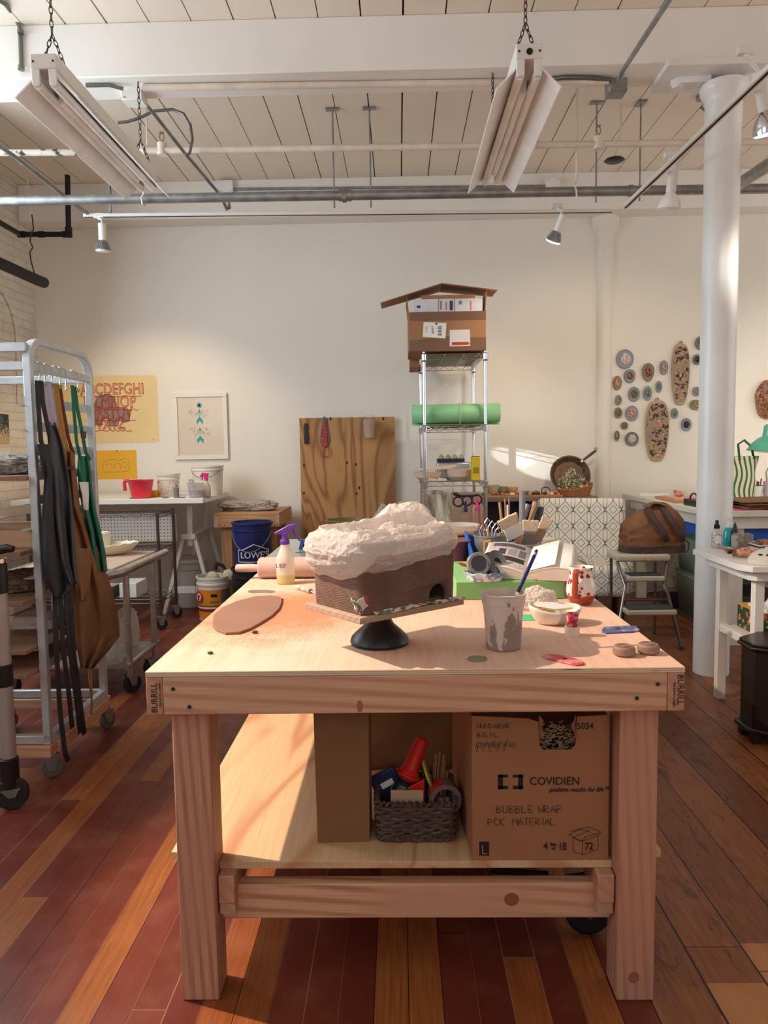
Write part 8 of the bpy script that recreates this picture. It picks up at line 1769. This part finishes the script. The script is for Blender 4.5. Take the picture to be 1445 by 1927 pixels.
# green desk lamp
lc = A(1445, 851, Y=5.6); t = T('desk_lamp', 'sea-green enamel desk lamp head at the right edge', 'lamp', lc); m_sea = mat('sea_green_enamel', S(74, 150, 126), .25)
q = Vector((.12, 0, 1)).normalized().to_track_quat('Z', 'Y').to_matrix().to_4x4()
MB().lathe([(.145, 0), (.148, .004), (.125, .05), (.085, .095), (.055, .115), (.052, .19), (.04, .205), (1e-5, .207)], 40, q).build('shade', m_sea, t); MB().lathe([(.13, .006), (.09, .06), (.05, .08), (1e-5, .08)], 32, q).build('reflector', m_whitepl, t)
g = MB()
for a in (3.6, 3.9, 4.2): g.beam(q @ Vector((.0535*math.cos(a), .0535*math.sin(a), .13)), q @ Vector((.0535*math.cos(a), .0535*math.sin(a), .175)), .006, .004)
g.build('vents', m_dark, t); MB().tube([(.02, 0, .205), (.1, .05, .25), (.4, .2, .1), (.55, .25, RZ_-lc.z+.03)], .009, 8).build('arm', m_sea, t); MB().lathe([(.09, RZ_-lc.z+.001), (.09, RZ_-lc.z+.02), (.02, RZ_-lc.z+.03), (1e-5, RZ_-lc.z+.03)], 28, c=(.55, .25, 0)).build('base', m_sea, t)
# side table in front
tz = .762; sx0, sy0, sx1, sy1 = 1.575, 3.39, 2.35, 3.99
sd_ = T('side_table', 'white painted side table at the right edge of the room', 'table', ((sx0+sx1)/2, (sy0+sy1)/2, 0))
ch_ = .075
MB().prism([(sx0+ch_*.5, sy0), (sx1, sy0), (sx1, sy1), (sx0, sy1), (sx0, sy0+ch_)], tz-.028, tz).build('top', m_whitep, sd_, world=True, bevel=.002)
MB().prism([(sx0+.075, sy0+.035), (sx1-.04, sy0+.035), (sx1-.04, sy1-.05), (sx0+.05, sy1-.05), (sx0+.05, sy0+.07)], tz-.075, tz-.0285).build('apron', m_whitep, sd_, world=True, bevel=.002)
for x, y in ((1.66, 3.46), (1.64, 3.80), (2.24, 3.46), (2.24, 3.80)): MB().box(x, y, 0, x+.044, y+.044, tz-.0755).build('leg', m_whitep, sd_, world=True, bevel=.002)
MB().box(1.645, 3.505, .36, 1.685, 3.7995, .40).build('side_rail', m_whitep, sd_, world=True, bevel=.002); MB().box(2.245, 3.505, .36, 2.28, 3.7995, .40).build('side_rail', m_whitep, sd_, world=True, bevel=.002); MB().box(1.6855, 3.51, .375, 2.2445, 3.84, .39).build('lower_shelf', m_whitep, sd_, world=True)
n = N('floral_box_print'); c = n.mix(n.m('LESS_THAN', n.vor(26), .33), S(40, 74, 52), S(226, 110, 70)); c = n.mix(n.m('LESS_THAN', n.vor(32, n.sc((1.02, 1, 1.1))), .24), c, S(230, 170, 60)); c = n.mix(n.m('LESS_THAN', n.vor(21, n.sc((1, 1.05, 1))), .17), c, S(232, 200, 170)); m_flo = n.out(c, .5)
t = T('floral_box', 'green box printed with orange flowers on the lower shelf of the side table', 'box', (1.93, 3.66, .3905)); MB().box(-.2, -.13, 0, .28, .13, .115).build('box', m_flo, t, bevel=.002); MB().box(-.202, -.132, .1155, .282, .132, .122).build('yellow_rim', mat('yellow_card_edge', S(226, 176, 60), .6), t); MB().box(-.202, -.132, -.0, .282, -.1305, .010).build('yellow_rim', bpy.data.materials['yellow_card_edge'], t)
t = T('envelopes', 'papers and a bent white sheet sticking up in the floral box', 'papers', (1.9, 3.62, .513)); MB().box(-.15, -.1, 0, .25, .1, .012).build('papers', m_paper, t); MB().grid(lambda u, v: (-.1+.02*u+.06*math.sin(v*1.6), -.02+.1*u, .012+.12*v), 6, 8).build('bent_sheet', m_paper, t, solid=.001)
# things on the side table
sz = tz+.0006
def onS(px, py): return A(px, py, Z=tz)
p = onS(1348, 1031); t = T('spray_mister', 'small clear mister bottle with a black sprayer and floral label', 'bottle', (p.x, p.y, sz)); s3 = p.y/FPX
MB().lathe([(1e-5, 0), (8.3*s3, 0), (8.8*s3, s3), (8.8*s3, 27*s3), (7*s3, 32*s3), (4.2*s3, 35*s3), (4*s3, 37*s3), (1e-5, 37*s3)], 28).build('bottle', mat('clear_amber_bottle', S(206, 190, 176), .15), t); n = N('floral_label'); m_fl = n.out(n.mix(n.m('GREATER_THAN', n.noise(120, 2), .52), S(222, 212, 208), S(130, 84, 90)), .5)
MB().lathe([(9*s3, 7*s3), (9*s3, 26*s3)], 28).build('label', m_fl, t); MB().grid(lambda u, v: (9.15*s3*math.cos(-PI*.5-.55+1.1*u), 9.15*s3*math.sin(-PI*.5-.55+1.1*u), (9+15*v)*s3), 12, 2).build('white_oval', m_paper, t); MB().lathe([(5.2*s3, 36.5*s3), (5.4*s3, 37*s3), (5.4*s3, 43*s3), (3.4*s3, 44*s3), (3*s3, 52*s3), (1e-5, 52.5*s3)], 20).build('sprayer', m_black, t)
p = onS(1377, 1030); t = T('soap_bottle', 'turquoise pump bottle standing behind the brown one', 'bottle', (p.x+.005, p.y+.05, sz)); MB().lathe([(1e-5, 0), (10*s3, 0), (11*s3, s3), (11*s3, 28*s3), (8*s3, 33*s3), (4*s3, 36*s3), (1e-5, 36*s3)], 28).build('bottle', mat('turquoise_gel', S(24, 164, 174), .15), t); MB().lathe([(4.2*s3, 36*s3), (4.2*s3, 43*s3), (2*s3, 44*s3), (2*s3, 51*s3), (1e-5, 51*s3)], 16).build('pump', m_whitepl, t); MB().box(-7*s3, -2*s3, 50*s3, 3*s3, 2*s3, 54*s3).build('nozzle', m_whitepl, t, bevel=.001)
t = T('dropper_bottle', 'slim brown bottle with a white label and a tall black cap', 'bottle', (p.x+.012, p.y-.005, sz)); MB().lathe([(1e-5, 0), (6*s3, 0), (6.3*s3, s3), (6.3*s3, 25*s3), (5*s3, 28*s3), (1e-5, 28*s3)], 24).build('bottle', mat('dark_brown_glass', S(60, 34, 34), .2), t); MB().grid(lambda u, v: (6.5*s3*math.cos(-PI*1.0+2.0*u), 6.5*s3*math.sin(-PI*1.0+2.0*u), (1.5+22*v)*s3), 12, 2).build('label', m_paper, t); MB().lathe([(6.4*s3, 25.5*s3), (6.2*s3, 29*s3), (3.5*s3, 40*s3), (2*s3, 44*s3), (1.4*s3, 47*s3), (1e-5, 47*s3)], 20).build('cap', m_black, t)
p = onS(1395, 1018); t = T('glass_jar', 'square glass jar of brown shells at the back of the side table', 'jar', (A(1398, 1000, Y=3.84).x, 3.84, sz)); MB().box(-.04, -.035, 0, .04, .035, .10).build('jar', glassy('jar_glass', S(230, 226, 220), .22), t, bevel=.006); g = MB(); rnd = random.Random(6)
for i in range(18): g.ball((rnd.uniform(-.026, .026), rnd.uniform(-.02, .02), .016+.075*i/18), (.013, .012, .010), 8, 6)
g.build('shells', m_sh['copper'], t)
p = onS(1432, 1024); t = T('patterned_bowl', 'bowl with black and white zigzag pattern on the side table', 'bowl', (A(1441, 1000, Y=3.80).x, 3.80, sz)); n = N('zigzag_print'); x, y, z = n.xyz(); zg = n.m('ADD', n.m('MULTIPLY', z, 60.), n.m('ABSOLUTE', n.m('SUBTRACT', n.m('FRACT', n.m('MULTIPLY', x, 18.)), .5))); m_zig = n.out(n.mix(n.m('GREATER_THAN', n.m('FRACT', zg), .5), S(216, 206, 196), S(36, 32, 32)), .5)
MB().lathe([(1e-5, 0), (.06, 0), (.085, .055), (.08, .055), (.055, .006), (1e-5, .006)], 40).build('body', m_zig, t); solo(crumple((t.location.x-.01, 3.80, sz+.028), (.04, .04, .026), 41.2, .2, 40, 24), 'brown_shell', m_sh['copper'], 'round brown shell lying in the zigzag bowl', 'shell')
p = onS(1425, 1030); t = T('conch_shell', 'pinkish brown conch shell lying on the side table', 'shell', (A(1414, 1000, Y=3.66).x, 3.66, sz)); g = MB(); g.tube([(-.065, .02, .02), (-.03, .01, .026), (.01, 0, .027), (.05, -.012, .02), (.085, -.02, .006)], [.016, .024, .027, .018, .004], 16); g.build('whorl', m_sh['peach'], t); g = MB(); g.lathe([(1e-5, 0), (.018, 0), (.020, .006)], 16, Matrix.Translation((-.07, .02, .022)) @ Matrix.Rotation(-PI/2, 4, 'Y')); g.build('mouth', mat('brown_cork', S(130, 84, 64), .7), t)
p = onS(1438, 1046); t = T('vented_dome', 'white glazed dome with leaf-shaped slots on the side table', 'ceramic dome', (A(1446, 1000, Y=3.48).x, 3.48, sz)); MB().lathe([(1e-5, 0), (.085, 0), (.088, .004), (.086, .02), (.084, .022), (.07, .045), (.04, .062), (.012, .068), (.012, .078), (1e-5, .08)], 44).build('dome', mat('grey_white_glaze', S(206, 202, 188), .2), t); g = MB()
for a in (-2.5, -2.0, -1.5, -1.0, -.5): c_ = Vector((.069*math.cos(a), .069*math.sin(a), .048)); tv = Vector((-math.sin(a), math.cos(a), 0)); g.lathe([(1e-5, .0), (1, 0)], 14, fr(c_, tv, (-math.cos(a)*.7, -math.sin(a)*.7, .6)) @ Matrix.Diagonal((.011, .006, 1, 1)))
g.build('slots', m_dark, t)
a_, b_ = onS(1368, 1042), onS(1400, 1042); t = T('screwdriver', 'red and black screwdriver lying at the front of the side table', 'screwdriver', (a_.x, a_.y, sz)); L_ = .10; MB().tube([(0, 0, .011), (.01, 0, .012), (.03, 0, .008), (.07, 0, .011), (.095, 0, .009)], [.010, .012, .008, .011, .008], 12).build('handle', mat('red_black_grip', S(150, 40, 28), .35, vs=30, stain=S(30, 22, 22), st=(.48, .52)), t); MB().cyl((.095, 0, .009), (.2, .03, .006), .003, 8).build('shaft', m_steel, t)
for i, (px, py, l_, m_, lab) in enumerate(((1352, 1034, .10, m_steel, 'slim metal tool nearest the mister on the side table'), (1362, 1037, .12, m_bw, 'wooden-handled tool lying behind the screwdriver'))): q_ = onS(px, py); t = T('hand_tool', lab, 'tool', (q_.x, q_.y, sz)); MB().cyl((0, 0, .005), (l_*.5, .004, .005), .0045, 8).build('handle', m_, t); MB().cyl((l_*.5, .004, .005), (l_, .01, .004), .002, 6).build('blade', m_steel, t)
solo(crumple((A(1440, 1000, Y=3.6).x, 3.6, sz), (.06, .05, .018), 51.7, .2, 40, 24), 'pale_shells', m_sh['pearl'], 'pale shell fragments lying beside the white dome', 'shell')
# brown clutter on the desk shelf behind
solo(crumple((2.75, 5.0, .52), (.3, .2, .14), 61.0, .2, 50, 30), 'brown_paper_wad', m_cardd, 'wad of dark brown paper on the shelf under the white desk', 'paper')
solo(MB().box(2.24, 4.9, .50, 3.4, 5.5, .519), 'under_shelf', m_whitep, 'white shelf under the right part of the white desk', 'shelf')
for i, (x, h_, m_, lab) in enumerate(((2.42, .3, m_dkg, 'dark storage crate on the floor under the white desk'), (2.85, .34, m_black, 'black storage crate at the right edge under the white desk'))): solo(MB().box(x-.14, 4.95, .001, x+.2, 5.4, h_), 'storage_crate', m_, lab, 'crate', bevel=.01)
# black octagonal heater-like box on the floor
t = T('black_pedestal', 'black moulded octagonal floor cabinet at the right edge', 'floor cabinet', (1.75, 3.28, 0)); R8 = .235
m_pn = mat('black_gloss_panel', S(28, 24, 24), .3)
o8 = lambda k: [(R8*k*math.cos(PI/8+PI/4*i), .72*R8*k*math.sin(PI/8+PI/4*i)) for i in range(8)]
MB().prism(o8(.93), .06, .42).build('body', m_pn, t, bevel=.003); MB().prism(o8(1.02), .42, .435).build('top_moulding', m_pn, t, bevel=.005); MB().prism(o8(.98), .4355, .45).build('top', m_pn, t, bevel=.004); MB().prism(o8(1.04), .045, .07).build('base_moulding', m_pn, t, bevel=.008)
for i in range(8): p_ = o8(.85)[i]; MB().box(p_[0]-.02, p_[1]-.02, 0, p_[0]+.02, p_[1]+.02, .045).build('foot', m_black, t, bevel=.003)
